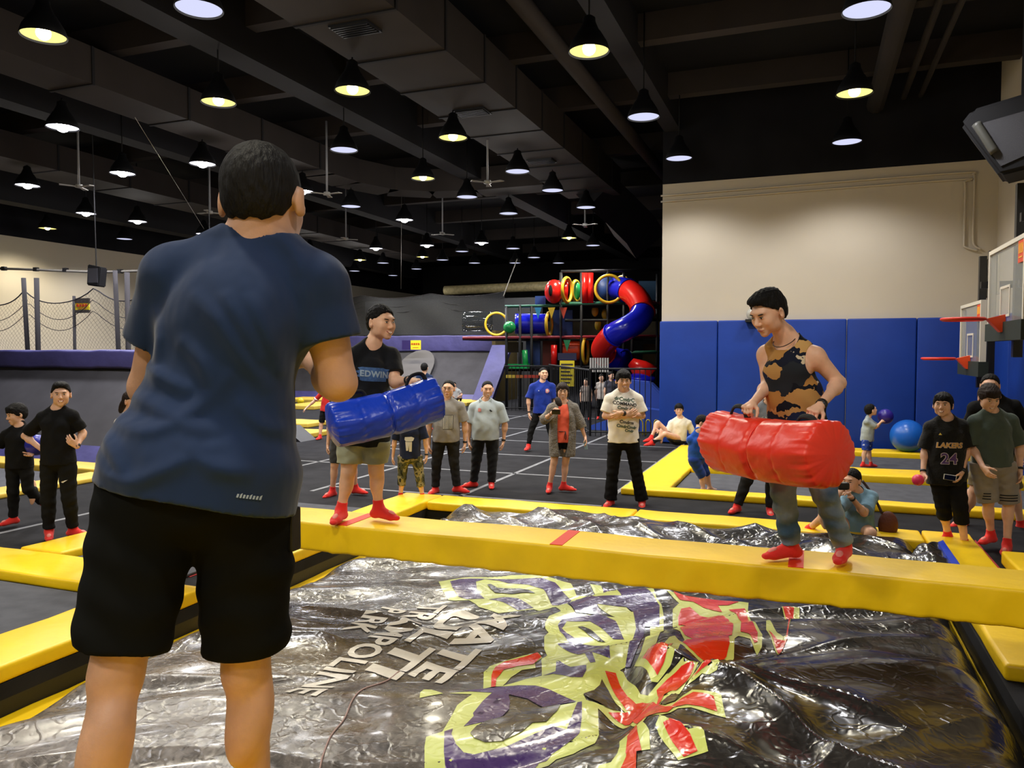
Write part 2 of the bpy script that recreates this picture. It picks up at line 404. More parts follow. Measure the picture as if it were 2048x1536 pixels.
def add_light(kind, loc):
    l = bpy.data.objects.new('lamp_light', LD[kind]); COL.objects.link(l); l.location = (loc[0], loc[1], loc[2]-.06)
    return l
PROTO = {}
WORDS = {'y': 'warm yellow lamp, visible bulb', 'w': 'glaring white lamp, bare bulb', 'f': 'frosted white lamp, flat round lens'}
def zone(px, py):
    a = 'at the far left' if px < 200 else 'left of centre' if px < 560 else 'over the middle' if px < 880 else 'right of centre' if px < 1240 else 'over the cream wall side' if px < 1600 else 'at the far right'
    return a
LAMPS = []
for kind, L in (('y', YB), ('w', WB), ('f', FR)):
    by = {}
    for px, py in sorted(L, key=lambda q: q[1]): by.setdefault(zone(px, py), []).append((px, py))
    for zn, pts in by.items():
        for i, (px, py) in enumerate(pts):
            p = at(px, py, LZ)
            rank = '' if len(pts) == 1 else (', nearest there' if i == 0 else ', %s nearest there' % ['', 'second', 'third', 'fourth', 'fifth', 'sixth', 'seventh', 'eighth', 'ninth', 'tenth', 'eleventh', 'twelfth', 'thirteenth'][i])
            lb = WORDS[kind] + ', hanging ' + zn + rank
            t = dup(PROTO[kind], p, None, lb) if kind in PROTO else build_lamp(kind, p, lb)
            if kind not in PROTO: first = t; PROTO[kind] = bpy.data.objects.new('x', None); PROTO[kind] = t
            LAMPS.append((t, p))
            add_light(kind, p)
BW = ['nearest on the left', 'straight above', 'nearest on the right', 'outer left', 'second row left', 'second row middle', 'second row right', 'far outer left', 'rearmost left', 'rearmost middle']
for i, (x, y) in enumerate(BEHIND):
    k = 'fy'[i % 2]; t = dup(PROTO[k], (x, y, LZ), None, WORDS[k] + ', hung behind the camera, ' + BW[i]); LAMPS.append((t, (x, y, LZ))); add_light(k, (x, y, LZ))
for t, p in LAMPS: rod_for(t, p)
gl = bpy.data.lights.new('added_fill_light', 'POINT'); gl.energy = LAMP_POWER*.34; gl.shadow_soft_size = .3; gl.color = (1, .97, .93)  # added fill lights below every second lamp, to brighten ceiling and faces
for i, (t, p) in enumerate(LAMPS):
    if i % 2 == 0:
        l = bpy.data.objects.new('added_fill_light', gl); COL.objects.link(l); l.location = (p[0], p[1], LZ-.25)
# ---------------------------------------------------------------- soft vinyl pads round the trampolines
def puff(x0, x1, y0, y1, z0, z1, m, name, label, cat, group=None, bev=.028, nz=.006, seed=0):
    """a padded vinyl block, its skin gently uneven"""
    bm = box(x0, x1, y0, y1, z0, z1, bevel=min(bev, (z1-z0)*.45), seg=3)
    L = max(x1-x0, y1-y0); ax = 0 if x1-x0 > y1-y0 else 1; st = max(.25, L/60)
    lo = (x0, y0)[ax]; c = lo + st
    while c < lo + L - .01:
        no = (1, 0, 0) if ax == 0 else (0, 1, 0); co = (c, 0, 0) if ax == 0 else (0, c, 0)
        bmesh.ops.bisect_plane(bm, geom=bm.verts[:]+bm.edges[:]+bm.faces[:], plane_co=co, plane_no=no, dist=1e-5); c += st
    rnd = random.Random(seed + int(x0*100) + int(y0*10))
    ph = [rnd.uniform(0, 6) for _ in range(4)]
    for v in bm.verts:
        q = v.co[ax]
        v.co.z += nz*(math.sin(q*5.1+ph[0]) + .6*math.sin(q*11.3+ph[1]))*.5*(1 if v.co.z > (z0+z1)/2 else 0)
        v.co[1-ax] += nz*.5*math.sin(q*7.7+ph[2])
    o = obj(name, bm, m, None, True)
    return tag(o, label, cat, group)
PG = 'yellow pads framing the trampolines'
def pad(x0, x1, y0, y1, label, z=.11, m=None): return puff(x0, x1, y0, y1, 0.0, z, m or M_yel, 'trampoline_pad', label, 'pad', PG)
# beam across the pit
BY0, BY1, BZ0, BZ1 = 5.02, 5.50, .50, .72
t = thing('padded_beam', 'long yellow padded beam across the air bag pit, the two men stand on it', 'beam', (-1.5, 5.26, 0))
bm = box(-5.6, 2.3, BY0, BY1, BZ0, BZ1, bevel=.022, seg=3)
for c in np.arange(-5.5, 2.3, .06):
    bmesh.ops.bisect_plane(bm, geom=bm.verts[:]+bm.edges[:]+bm.faces[:], plane_co=(c, 0, 0), plane_no=(1, 0, 0), dist=1e-5)
for c in (.56, .61, .66):
    bmesh.ops.bisect_plane(bm, geom=bm.verts[:]+bm.edges[:]+bm.faces[:], plane_co=(0, 0, c), plane_no=(0, 0, 1), dist=1e-5)
rnd = random.Random(4)
PH = [rnd.uniform(0, 6.3) for _ in range(8)]
for v in bm.verts:
    x = v.co.x; k = (BZ1 - v.co.z)/(BZ1-BZ0)
    if v.co.y < BY0 + .05 or v.co.y > BY1-.05:
        s = -1 if v.co.y < BY0+.1 else 1
        v.co.y += s*(.006*math.sin(x*19+PH[0]+k*2) + .006*math.sin(x*33+PH[1]) + .004*math.sin(x*61+PH[2]))*(.25+k)*1.2*min(1, k*4)
    v.co.z += .003*math.sin(x*3.1+PH[3]) + .0015*math.sin(x*8+PH[4]) - (.005*k*abs(math.sin(x*2.1+PH[5])) if k > .9 else 0)
part('vinyl_cover', bm, M_yel, t, True)
for px, pz in ((728, 1034), (1128, 1078), (1592, 1126)):
    p = at(px, pz, BZ1); dzz = .003*math.sin(p[0]*3.1+PH[3]) + .0015*math.sin(p[0]*8+PH[4]); bm = bmesh.new(); bx(bm, p[0]-.045, p[0]+.045, BY0+.012, BY1-.02, BZ1-.02, BZ1+.0035+dzz, bevel=.001)
    part('red_marker_tape', bm, mat('bright_red_tape', '#dd3a17', .55, .4), t)
bm = bmesh.new(); bx(bm, -5.9, -5.3, BY0+.05, BY1-.05, .13, BZ0); part('support_block', bm, M_bluep, t)
bm = bmesh.new(); bx(bm, 1.5, 2.2, BY0+.05, BY1-.05, 0, BZ0); part('support_block', bm, M_bluep, t)
# pads round the pit
pad(-5.18, -4.62, 5.52, 9.40, 'yellow pad along the left rim of the pit beyond the beam')
pad(-5.18, -4.62, 1.0, 5.0, 'yellow pad along the left rim of the pit, nearest, left of the near man\'s legs')
pad(-4.60, -1.95, 8.90, 9.40, 'yellow pad on the far rim of the pit, left half, before the standing onlookers')
pad(-1.93, 1.14, 8.90, 9.40, 'yellow pad on the far rim of the pit, right half, the crouching photographer behind it')
pad(1.16, 1.62, 7.2, 9.40, 'yellow pad on the right rim of the pit at its far corner')
pad(1.16, 1.62, 1.0, 5.0, 'yellow pad on the right rim of the pit, nearest, at the picture edge')
pad(1.16, 1.62, 5.52, 7.18, 'short yellow pad on the right rim just beyond the beam')
# pit inner lining
for x0, x1, nm in ((-4.62, -4.30, 'left'), (1.122, 1.15, 'right')):
    puff(x0, x1, 1.95, 8.95, -.62, -.20, M_yel, 'pit_wall_pad', 'yellow lining pad low inside the %s side of the pit' % nm, 'pad', 'lining pads inside the pit')
puff(-4.28, 1.1, 8.90, 8.95, -.62, -.20, M_yel, 'pit_wall_pad', 'yellow lining pad low inside the far side of the pit', 'pad', 'lining pads inside the pit')
M_blues = mat('blue_air_bag_skirt', '#1338b8', .5, .4, bump=.2, bscale=8)
# ---------------------------------------------------------------- the air bag
AX0, AX1, AY0, AY1 = -4.28, 1.12, 1.92, 9.02
def fold(u, p=1.0):           # sharp-crested wave, 0..1
    s = 1 - np.abs(np.sin(u)); return s**p
def hlow(x, y):
    """the bag's broad shape: level, puffed on the right, swelling over the far rim, rounded down at its edges"""
    x = np.asarray(x, float); y = np.asarray(y, float)
    cut = (x + 1.05) + .25*np.sin(1.5*y) - .18*(y-3.6)
    r = 1/(1+np.exp(-(cut+.07)/.15))
    h = .05 + .17*r*np.exp(-((x+.25)/1.5)**4)*np.exp(-((y-4.0)/1.9)**4)
    far = 1/(1+np.exp(-(y-7.9)/.22)); h = h + far*.06
    e = np.minimum(np.minimum(x-AX0, AX1-x), np.minimum(y-AY0, (AY1-y)*1.5)); e = np.clip(e/.32, 0, 1)
    return h, np.sqrt(np.clip(1-(1-e)**2, 0, 1)), cut, far
def hbag(x, y):
    x = np.asarray(x, float); y = np.asarray(y, float)
    h, e, cut, far = hlow(x, y)
    w1 = .22*np.sin(1.3*x + .7*y + 1) + .12*np.sin(3.1*x - 1.7*y)
    a = -.60*x + .80*y; b = .80*x + .60*y
    g = .030*np.sin(6.0*(a + w1)+.5) + .014*np.sin(12.5*(a + .6*w1) + 1.1*np.sin(b*1.7)+1.)
    g = g + .038*(fold(3.2*(a + .5*w1) + .6*np.sin(1.1*b), 3)-.3)
    g = g + .010*np.sin(2.2*x + 4.7*y + 1.3*np.sin(2.6*x)) + .005*np.sin(11*x - 5*y + 2*np.sin(3*y))
    g = g*(1 - .6*np.exp(-((x+2.6)/.75)**2 - ((y-4.5)/1.0)**2))
    cr = np.exp(-(cut/.13)**2)*np.exp(-((y-4.3)/.9)**2)
    g = g - .10*cr
    def ridge(x0, y0, x1, y1, amp, wd):
        L = math.hypot(x1-x0, y1-y0); ux, uy = (x1-x0)/L, (y1-y0)/L
        s = (x-x0)*ux + (y-y0)*uy; d = -(x-x0)*uy + (y-y0)*ux + .05*np.sin(s*5)
        q = np.clip(np.minimum(s, L-s)/.3, 0, 1); return amp*q*q*(3-2*q)*np.exp(-np.abs(d)/wd)
    g = g + ridge(-1.0, 4.85, 1.0, 3.0, .10, .10) + ridge(-.85, 3.9, .1, 3.35, .07, .07) + ridge(-.7, 4.6, .6, 4.1, .06, .05)
    g = g + ridge(-3.9, 5.1, -2.4, 4.9, .05, .06) + ridge(-4.1, 4.2, -2.9, 4.5, .05, .06) + ridge(-3.9, 3.2, -2.9, 3.9, .04, .05)
    g = g + far*(.04*np.sin(2.1*x+.4) + .05*fold(3.7*x + 2*np.sin(y*3), 2))
    return -.32 + (h + g + .32)*e
def on_bag(px, py):
    """where the sight line through a picture point meets the bag's broad shape"""
    d = ray_dir(px, py); ts = np.linspace(2.0, 14, 1500); P = CAM0[None] + ts[:, None]*d[None]
    g = P[:, 2] - hlow(P[:, 0], P[:, 1])[0]; i = int(np.argmax(g < 0))
    if i == 0: return at(px, py, .05)
    t_ = ts[i-1] + (ts[i]-ts[i-1])*g[i-1]/(g[i-1]-g[i]); q = CAM0 + t_*d; q[2] = float(hbag(q[0], q[1])); return q
def grid_mesh(name, xs, ys, fn, m, parent=None):
    X, Y = np.meshgrid(xs, ys, indexing='ij'); Z = fn(X, Y); nx, ny = X.shape
    V = np.stack([X, Y, Z], -1).reshape(-1, 3); I = np.arange(nx*ny).reshape(nx, ny)
    Q = np.stack([I[:-1, :-1], I[1:, :-1], I[1:, 1:], I[:-1, 1:]], -1).reshape(-1, 4)
    return link_mesh(name, np_mesh(name, V, Q), m, parent)
def np_mesh(name, V, Q, smooth=True):
    me = bpy.data.meshes.new(name); k = Q.shape[1]
    me.vertices.add(len(V)); me.vertices.foreach_set('co', np.ascontiguousarray(V, dtype=np.float32).ravel())
    me.loops.add(Q.size); me.loops.foreach_set('vertex_index', Q.ravel().astype(np.int32))
    me.polygons.add(len(Q)); me.polygons.foreach_set('loop_start', (np.arange(len(Q))*k).astype(np.int32))
    me.polygons.foreach_set('use_smooth', np.full(len(Q), smooth))
    me.update(calc_edges=True); me.validate(); return me
def vinyl(name, base, dust, amt, rough=.2):
    """glossy vinyl with crinkles; scuffed, dusty patches of their own shape"""
    m = bpy.data.materials.new(name); m.use_nodes = True; nt = m.node_tree; b = nt.nodes['Principled BSDF']; N = nt.nodes.new; Lk = nt.links.new
    tc = N('ShaderNodeTexCoord'); n1 = N('ShaderNodeTexNoise'); n1.inputs['Scale'].default_value = .9; n1.inputs['Detail'].default_value = 6; n1.inputs['Roughness'].default_value = .65
    Lk(tc.outputs['Object'], n1.inputs[0])
    n2 = N('ShaderNodeTexNoise'); n2.inputs['Scale'].default_value = 16; n2.inputs['Detail'].default_value = 6; n2.inputs['Distortion'].default_value = 1.5
    Lk(tc.outputs['Object'], n2.inputs[0])
    # fine hair-like scratches
    mp = N('ShaderNodeMapping'); mp.inputs['Rotation'].default_value = (0, 0, .8); mp.inputs['Scale'].default_value = (5, 60, 1)
    Lk(tc.outputs['Object'], mp.inputs[0]); n3 = N('ShaderNodeTexNoise'); n3.inputs['Scale'].default_value = 1.6; n3.inputs['Detail'].default_value = 3; n3.inputs['Distortion'].default_value = 2.5
    Lk(mp.outputs[0], n3.inputs[0])
    sx = N('ShaderNodeSeparateXYZ'); Lk(tc.outputs['Object'], sx.inputs[0])
    gx = N('ShaderNodeMapRange'); gx.inputs[1].default_value = -.7; gx.inputs[2].default_value = -2.6; gx.inputs[3].default_value = .10; gx.inputs[4].default_value = .62
    Lk(sx.outputs[0], gx.inputs[0])
    gy = N('ShaderNodeMapRange'); gy.inputs[1].default_value = 4.6; gy.inputs[2].default_value = 2.6; gy.inputs[3].default_value = .45; gy.inputs[4].default_value = 1.35
    Lk(sx.outputs[1], gy.inputs[0])
    def mth(op, a, c):
        q = N('ShaderNodeMath'); q.operation = op
        for i, v in enumerate((a, c)):
            if isinstance(v, (int, float)): q.inputs[i].default_value = v
            else: Lk(v, q.inputs[i])
        return q.outputs[0]
    r1 = N('ShaderNodeMapRange'); r1.inputs[1].default_value = .32; r1.inputs[2].default_value = .7; Lk(n1.outputs[0], r1.inputs[0])
    r2 = N('ShaderNodeMapRange'); r2.inputs[1].default_value = .3; r2.inputs[2].default_value = .75; Lk(n2.outputs[0], r2.inputs[0])
    r3 = N('ShaderNodeMapRange'); r3.inputs[1].default_value = .60; r3.inputs[2].default_value = .72; Lk(n3.outputs[0], r3.inputs[0])
    f = mth('MULTIPLY', mth('MULTIPLY', mth('ADD', mth('MULTIPLY', r1.outputs[0], .6), mth('MULTIPLY', r2.outputs[0], .55)), gx.outputs[0]), gy.outputs[0])
    f = mth('ADD', f, mth('MULTIPLY', r3.outputs[0], mth('MULTIPLY', gx.outputs[0], .5)))
    f = mth('MINIMUM', mth('MULTIPLY', f, amt), 1.0)
    mx = N('ShaderNodeMix'); mx.data_type = 'RGBA'; mx.inputs[6].default_value = lin(base); mx.inputs[7].default_value = lin(dust)
    Lk(f, mx.inputs[0]); Lk(mx.outputs[2], b.inputs['Base Color'])
    rr = N('ShaderNodeMapRange'); rr.inputs[3].default_value = rough; rr.inputs[4].default_value = rough+.22; Lk(f, rr.inputs[0]); Lk(rr.outputs[0], b.inputs['Roughness'])
    v = N('ShaderNodeTexVoronoi'); v.feature = 'DISTANCE_TO_EDGE'; v.inputs['Scale'].default_value = 4.5; v.inputs['Randomness'].default_value = 1
    n4 = N('ShaderNodeTexNoise'); n4.inputs['Scale'].default_value = 3; n4.inputs['Detail'].default_value = 3; Lk(tc.outputs['Object'], n4.inputs[0])
    va = N('ShaderNodeVectorMath'); va.operation = 'ADD'; Lk(tc.outputs['Object'], va.inputs[0]); Lk(n4.outputs[1], va.inputs[1]); Lk(va.outputs[0], v.inputs[0])
    rv = N('ShaderNodeMapRange'); rv.inputs[2].default_value = .12; Lk(v.outputs[0], rv.inputs[0])
    n5 = N('ShaderNodeTexNoise'); n5.inputs['Scale'].default_value = 3.5; n5.inputs['Detail'].default_value = 2.5; n5.inputs['Distortion'].default_value = .8; Lk(tc.outputs['Object'], n5.inputs[0])
    hh = mth('ADD', mth('MULTIPLY', rv.outputs[0], -.12), n5.outputs[0])
    bp = N('ShaderNodeBump'); bp.inputs['Strength'].default_value = .3; bp.inputs['Distance'].default_value = .05; Lk(hh, bp.inputs['Height']); Lk(bp.outputs[0], b.inputs['Normal'])
    b.inputs['Specular IOR Level'].default_value = .7; b.inputs['Coat Weight'].default_value = .35; b.inputs['Coat Roughness'].default_value = .1
    MATS[name] = m; return m
M_bag = vinyl('black_air_bag_vinyl', '#131211', '#a49a92', 1.15)
t = thing('air_bag', 'big wrinkled black vinyl air bag with lime, purple, red and white graphics in the pit', 'air bag', (-1.6, 5, -.32))
skin = grid_mesh('vinyl_skin', np.linspace(AX0, AX1, 330), np.linspace(AY0, AY1, 460), hbag, M_bag, t)
skin.matrix_parent_inverse = Matrix.Translation(-t.location)
o = part('side_skirt', box(AX0+.02, AX1-.02, AY0+.02, AY1-.16, -.88, -.34), M_blues, t)
ZM = {1: ((560, 1140), 5.12), 2: ((860, 1130), 5.12), 3: ((1180, 1150), 4.6545), 4: ((820, 1330), 4.6545), 5: ((1200, 1330), 6.8267), 0: ((0, 0), 1)}
def px_of(k, pts):
    (ox, oy), s = ZM[k]; return [(ox + x/s, oy + y/s) for x, y in pts]
def drape(name, layers, m, off, parent, step=.03):
    """outlines (x, y on the bag) laid on the bag's skin, a thin film"""
    bm = grid_cut(poly_bm(layers), step)
    for v in bm.verts: v.co.z = float(hbag(v.co.x, v.co.y)) + off
    for f in bm.faces:
        f.normal_update()
        if f.normal.z < 0: f.normal_flip()
    o = obj(name, bm, m, parent, True, recalc=False); o.matrix_parent_inverse = Matrix.Translation(-parent.location); return o
def world_poly(k, pts, smooth=True):
    P = [on_bag(x, y)[:2] for x, y in px_of(k, pts)]
    return P
ML = vinyl('lime_print', '#d3dd74', '#d9dcc4', .55, .3); MP = vinyl('purple_print', '#3b2560', '#8a6aa8', .8, .25); MR = vinyl('red_print', '#e02a12', '#e0604c', .6, .25)
MK = M_bag; MWH = vinyl('white_print', '#d8d2c6', '#ded8d0', .5, .35)
lime = [ # upper swirl
 (2, [(88,190),(300,155),(540,118),(760,100),(960,112),(1150,140),(1300,170),(1440,205),(1500,280),(1640,280),(1700,275),(1640,205),(1750,205),(1810,270),(1910,262),(1965,355),(1760,362),(1560,350),(1480,330),(1400,340),(1400,400),(1430,440),(1490,505),(1340,500),(1290,430),(1060,392),(880,425),(700,460),(500,440),(400,370),(260,372),(190,365),(120,290)]),
 # middle P shape
 (2, [(1180,600),(1220,545),(1340,500),(1500,505),(1750,505),(1900,520),(1730,450),(1710,430),(2010,432),(2060,470),(2110,470),(2150,520),(2110,640),(2040,760),(2000,940),(1940,980),(1900,1010),(1930,1060),(1800,1160),(1700,1250),(1570,1310),(1600,1370),(1740,1390),(1500,1410),(1300,1340),(1100,1260),(880,1220),(650,1225),(545,1262),(550,1080),(610,1000),(760,950),(960,900),(1110,870),(1150,905),(1075,960),(1080,1035),(940,1050),(830,1110),(745,1215),(980,1140),(1145,1120),(1145,1000),(1140,920),(1200,885),(1170,840),(1170,740),(1215,690),(1180,640)]),
 # right vertical ring
 (3, [(485,150),(590,165),(620,230),(665,280),(685,360),(687,480),(655,490),(625,600),(580,720),(415,765),(480,640),(520,520),(560,480),(560,330),(545,260),(500,215)]),
 # beak ring
 (3, [(710,180),(860,205),(1000,215),(1390,255),(1475,270),(1470,340),(1540,450),(1605,560),(1600,640),(1555,700),(1490,605),(1380,590),(1345,620),(1340,740),(1290,810),(1200,865),(1050,910),(990,900),(940,850),(860,830),(770,880),(700,920),(630,965),(570,960),(530,890),(470,820),(410,765),(490,725),(700,690),(690,650),(740,590),(790,580),(830,640),(860,670),(880,640),(840,540),(760,480),(820,460),(770,400),(770,320),(830,270),(760,215)]),
 # star left arm and body
 (3, [(60,860),(240,790),(310,800),(350,860),(420,940),(470,1010),(540,1030),(600,990),(700,930),(840,880),(960,855),(1020,890),(1010,920),(900,1000),(830,1090),(760,1080),(700,1120),(650,1180),(700,1215),(790,1190),(870,1110),(950,1065),(1090,1110),(1220,1150),(1265,1340),(1080,1280),(940,1250),(820,1270),(740,1330),(640,1380),(490,1410),(550,1500),(560,1640),(250,1640),(300,1480),(390,1390),(440,1330),(390,1260),(280,1210),(80,1190),(-120,1180),(-90,1160),(100,1150),(200,1110),(330,1100),(240,1060),(160,980),(100,900)]),
 (3, [(610,1480),(650,1440),(740,1410),(830,1440),(950,1530),(1060,1600),(1100,1700),(820,1760),(720,1640),(640,1540)]),
 (3, [(960,960),(1090,930),(1190,935),(1215,965),(1180,1010),(1110,1005),(1040,980),(930,1010),(890,1030)]),
 (3, [(1640,440),(1660,420),(1740,540),(1800,570),(1830,560),(1850,480),(1860,400),(1830,380),(1780,300),(1950,310),(1950,400),(1880,420),(1830,590),(1755,700),(1700,610),(1640,510)]),
 # lower big O
 (4, [(135,790),(150,700),(300,650),(360,540),(440,400),(580,290),(360,295),(560,262),(780,262),(760,300),(640,430),(500,595),(700,545),(860,500),(980,480),(1240,410),(1400,380),(1560,345),(1750,340),(1760,560),(1720,650),(1580,770),(1520,830),(1360,850),(1290,960),(135,960)]),
 (4, [(90,350),(95,290),(130,252),(200,255),(310,300)]),
 (4, [(1700,1000),(1760,900),(1870,860),(1950,760),(1950,650),(2010,590),(2080,560),(2090,700),(2060,960),(2060,1100),(1700,1100)]),
]
purple = [
 (2, [(205,195),(300,165),(540,152),(760,145),(960,160),(1150,165),(1280,200),(1350,270),(1450,315),(1390,350),(1250,355),(1160,265),(1010,215),(800,195),(700,165),(560,155),(470,200),(480,280),(560,355),(380,362),(290,340),(225,270)]),
 (2, [(600,365),(760,335),(900,345),(1060,385),(900,418),(740,385)]),
 (2, [(1390,350),(1560,305),(1700,360),(1960,355),(1910,262),(1780,262),(1770,215),(2050,250),(2200,270),(2280,330),(2350,420),(2350,560),(2200,580),(2180,680),(2050,940),(2000,940),(2045,750),(2110,600),(2080,470),(2010,430),(1710,430),(1760,500),(1490,500),(1440,430)]),
 (2, [(1310,600),(1350,560),(1480,535),(1700,500),(1800,510),(1900,560),(1990,690),(1880,700),(1640,560),(1400,570),(1350,640),(1400,700),(1560,770),(1830,765),(1845,930),(1800,930),(1660,900),(1695,1000),(1640,1010),(1590,920),(1480,860),(1310,800),(1310,790),(1420,775),(1330,680)]),
 (2, [(1295,960),(1440,1050),(1600,1035),(1600,1090),(1560,1160),(1440,1165),(1260,1115),(1150,1125),(1285,1085)]),
 (2, [(560,1262),(700,1235),(900,1222),(1080,1245),(1220,1290),(1380,1350),(1500,1400),(1240,1450),(1160,1470),(1000,1380),(800,1330),(820,1400),(810,1480),(740,1560),(630,1590),(460,1600),(440,1530),(540,1410),(640,1310),(480,1312),(330,1310)]),
 (4, [(315,840),(320,650),(400,620),(385,680),(430,780),(500,840),(600,850),(900,770),(1060,700),(1200,640),(1330,585),(1460,580),(1500,500),(1560,350),(1600,340),(1600,470),(1580,580),(1500,680),(1320,790),(1270,850),(1200,865),(1150,960),(330,960)]),
]
red = [
 (2, [(625,1240),(630,1100),(670,1010),(760,960),(960,915),(1100,872),(1140,900),(1075,960),(1060,980),(900,1000),(760,1050),(680,1130),(670,1235)]),
 (3, [(775,188),(880,210),(1100,225),(1390,262),(1290,290),(1190,285),(1230,330),(1060,300),(960,255),(840,245)]),
 (3, [(820,360),(850,315),(930,300),(1020,340),(1100,355),(1200,350),(1290,380),(1335,460),(1320,590),(1290,600),(1300,660),(1270,740),(1100,890),(1070,800),(1000,780),(920,740),(860,680),(900,640),(960,640),(880,580),(830,490),(900,460),(830,420)]),
 (3, [(1290,320),(1440,325),(1500,420),(1560,540),(1560,620),(1530,630),(1480,560),(1400,530),(1410,400),(1370,360)]),
 (3, [(485,765),(560,735),(770,690),(740,800),(690,880),(625,935),(560,870)]),
 (3, [(140,860),(240,830),(280,900),(350,1000),(430,1060),(490,1065),(560,1100),(620,1170),(640,1100),(620,1010),(720,950),(850,900),(950,895),(970,920),(880,1010),(800,1060),(740,1050),(690,1090),(640,1180),(700,1250),(760,1250),(860,1150),(960,1100),(1060,1130),(1150,1160),(1185,1280),(1040,1240),(900,1230),(780,1265),(720,1330),(640,1340),(540,1370),(470,1340),(430,1370),(440,1480),(480,1640),(330,1640),(350,1480),(430,1360),(440,1290),(400,1230),(300,1180),(170,1165),(260,1120),(400,1090),(340,1090),(250,1010),(180,920)]),
 (3, [(680,1490),(740,1470),(830,1510),(930,1590),(1000,1700),(870,1740),(770,1620)]),
 (3, [(940,985),(1040,950),(1135,940),(1130,965),(1040,965)]),
 (3, [(1790,303),(1900,312),(1885,390),(1850,500),(1840,580),(1760,695),(1710,600),(1660,520),(1740,590),(1820,595),(1850,450),(1860,400)]),
 (4, [(1830,1100),(1960,930),(2010,830),(2030,700),(2020,640),(2060,560),(2110,640),(2100,1100)]),
]
black = [
 (2, [(585,225),(620,215),(690,245),(800,245),(920,245),(1010,265),(1075,300),(950,290),(840,300),(760,290),(670,290),(620,260)]),
 (2, [(1510,625),(1560,620),(1650,660),(1800,735),(1730,735),(1620,700)]),
 (2, [(1760,1125),(1830,1190),(1880,1260),(1930,1320),(1800,1360),(1640,1355),(1570,1310),(1680,1250),(1740,1180)]),
 (2, [(1690,282),(1805,275),(1800,292),(1720,297)]),
 (3, [(840,710),(900,760),(990,800),(1030,820),(1030,870),(960,850),(850,870),(720,930),(780,860),(820,790)]),
 (3, [(650,1170),(720,1110),(800,1085),(820,1110),(790,1180),(700,1210)]),
 (4, [(560,680),(620,600),(700,545),(860,500),(1240,410),(1400,380),(1370,450),(1270,560),(1140,580),(1040,660),(860,740),(700,760),(600,730)]),
 (4, [(1070,410),(1140,440),(1070,455)]),
 (4, [(800,262),(640,430),(500,595),(640,560),(660,552),(840,500),(920,420),(920,280)]) ,
]
purple.append(black.pop())
for nm_, L_, m_, o_ in (('lime_graphic', lime, ML, .003), ('purple_graphic', purple, MP, .005), ('red_graphic', red, MR, .007), ('black_inset_graphic', black, MK, .008)):
    for k, p in L_: drape(nm_, [world_poly(k, p)], m_, o_, t)
# white lettering: laid out in rows on the bag, reading towards the camera's lower left
def bag_text(s, p0, p1, size, bold, parent, shear=0, spc=1.0):
    """letters running from picture point p0 to p1 (start and end of the line) on the bag"""
    a, b = on_bag(*p0)[:2], on_bag(*p1)[:2]; L = np.linalg.norm(b-a); u = (b-a)/L; v = np.array([-u[1], u[0]])
    bm = text_mesh(s, size, bold, shear, spc)
    xs = [q.co.x for q in bm.verts]; k = L/(max(xs)-min(xs)); x0 = min(xs)
    for q in bm.verts:
        w = a + u*(q.co.x-x0)*k + v*q.co.y; q.co = Vector((w[0], w[1], 0))
    grid_cut(bm, .035)
    for q in bm.verts: q.co.z = float(hbag(q.co.x, q.co.y)) + .006
    for f in bm.faces:
        f.normal_update()
        if f.normal.z < 0: f.normal_flip()
    o = obj('white_lettering', bm, MWH, parent, True, recalc=False); o.matrix_parent_inverse = Matrix.Translation(-parent.location)
bag_text('TRAMPOLINE', (868, 1208), (596, 1392), .30, .008, t)
bag_text('PARK', (787, 1215), (703, 1262), .30, .008, t)
bag_text('ULTI', (930, 1222), (752, 1352), .34, .012, t, .1)
bag_text('MATE', (1015, 1225), (842, 1358), .34, .012, t, .1)
bm = poly_bm([[tuple(at(x, y, .15)[:2]) for x, y in ((1752, 1132), (1790, 1112), (1850, 1092), (1884, 1083), (1900, 1108), (1916, 1136), (1850, 1140))]]); grid_cut(bm, .05)
r_ = bmesh.ops.extrude_face_region(bm, geom=bm.faces[:]); up_ = {v for v in r_['geom'] if isinstance(v, bmesh.types.BMVert)}
for v in bm.verts: v.co.z = .115 if v not in up_ else .15 + .03*math.sin(v.co.x*13) + .025*math.sin(v.co.y*19+v.co.x*7) + .015*math.sin(v.co.x*31)
part('corner_fold', bm, M_bag, t, True)
bm = bmesh.new(); prism(bm, [tuple(at(x, y, .17)[:2]) for x, y in ((1876, 1088), (1886, 1084), (1922, 1136), (1906, 1137))], .14, .19); part('blue_edge_strip', bm, M_blues, t)
# loose edge rope seams
bm = bmesh.new(); pts = [on_bag(x, y) for x, y in bez([(800, 1342), (770, 1362), (728, 1383), (705, 1405), (688, 1436), (660, 1475), (636, 1536)], 5)]
tube(bm, [p + np.array([0, 0, .004]) for p in pts], .005, 6); part('frayed_seam', bm, mat('frayed_pink_seam', '#a68c86', .9, .2), t, True)
# ---------------------------------------------------------------- trampoline rows at floor level
def bed(x0, x1, y0, y1, label):
    o = obj('trampoline_bed', box(x0, x1, y0, y1, .004, .03, bevel=.01), M_bed); return tag(o, label, 'trampoline', 'floor level trampoline beds')
XR = 3.15
pad(-2.50, XR, 10.85, 11.17, 'nearest long yellow rail pad on the right, just behind the man with the red roll', .10)
pad(-2.50, -1.85, 11.19, 16.4, 'yellow pad slanting away beside the white T-shirt man, left edge of the right trampolines', .09)
pad(-1.83, XR, 13.15, 13.95, 'second yellow rail pad on the right, between the two rows of trampolines', .14)
pad(-1.83, XR, 16.35, 16.95, 'farthest yellow rail pad on the right, before the blue wall', .12)
bed(-1.83, 3.15, 11.2, 13.1, 'dark trampoline bed behind the man with the red roll, nearest row')
bed(-1.83, 3.15, 14.0, 16.3, 'dark trampoline bed under the toddler with the ball')
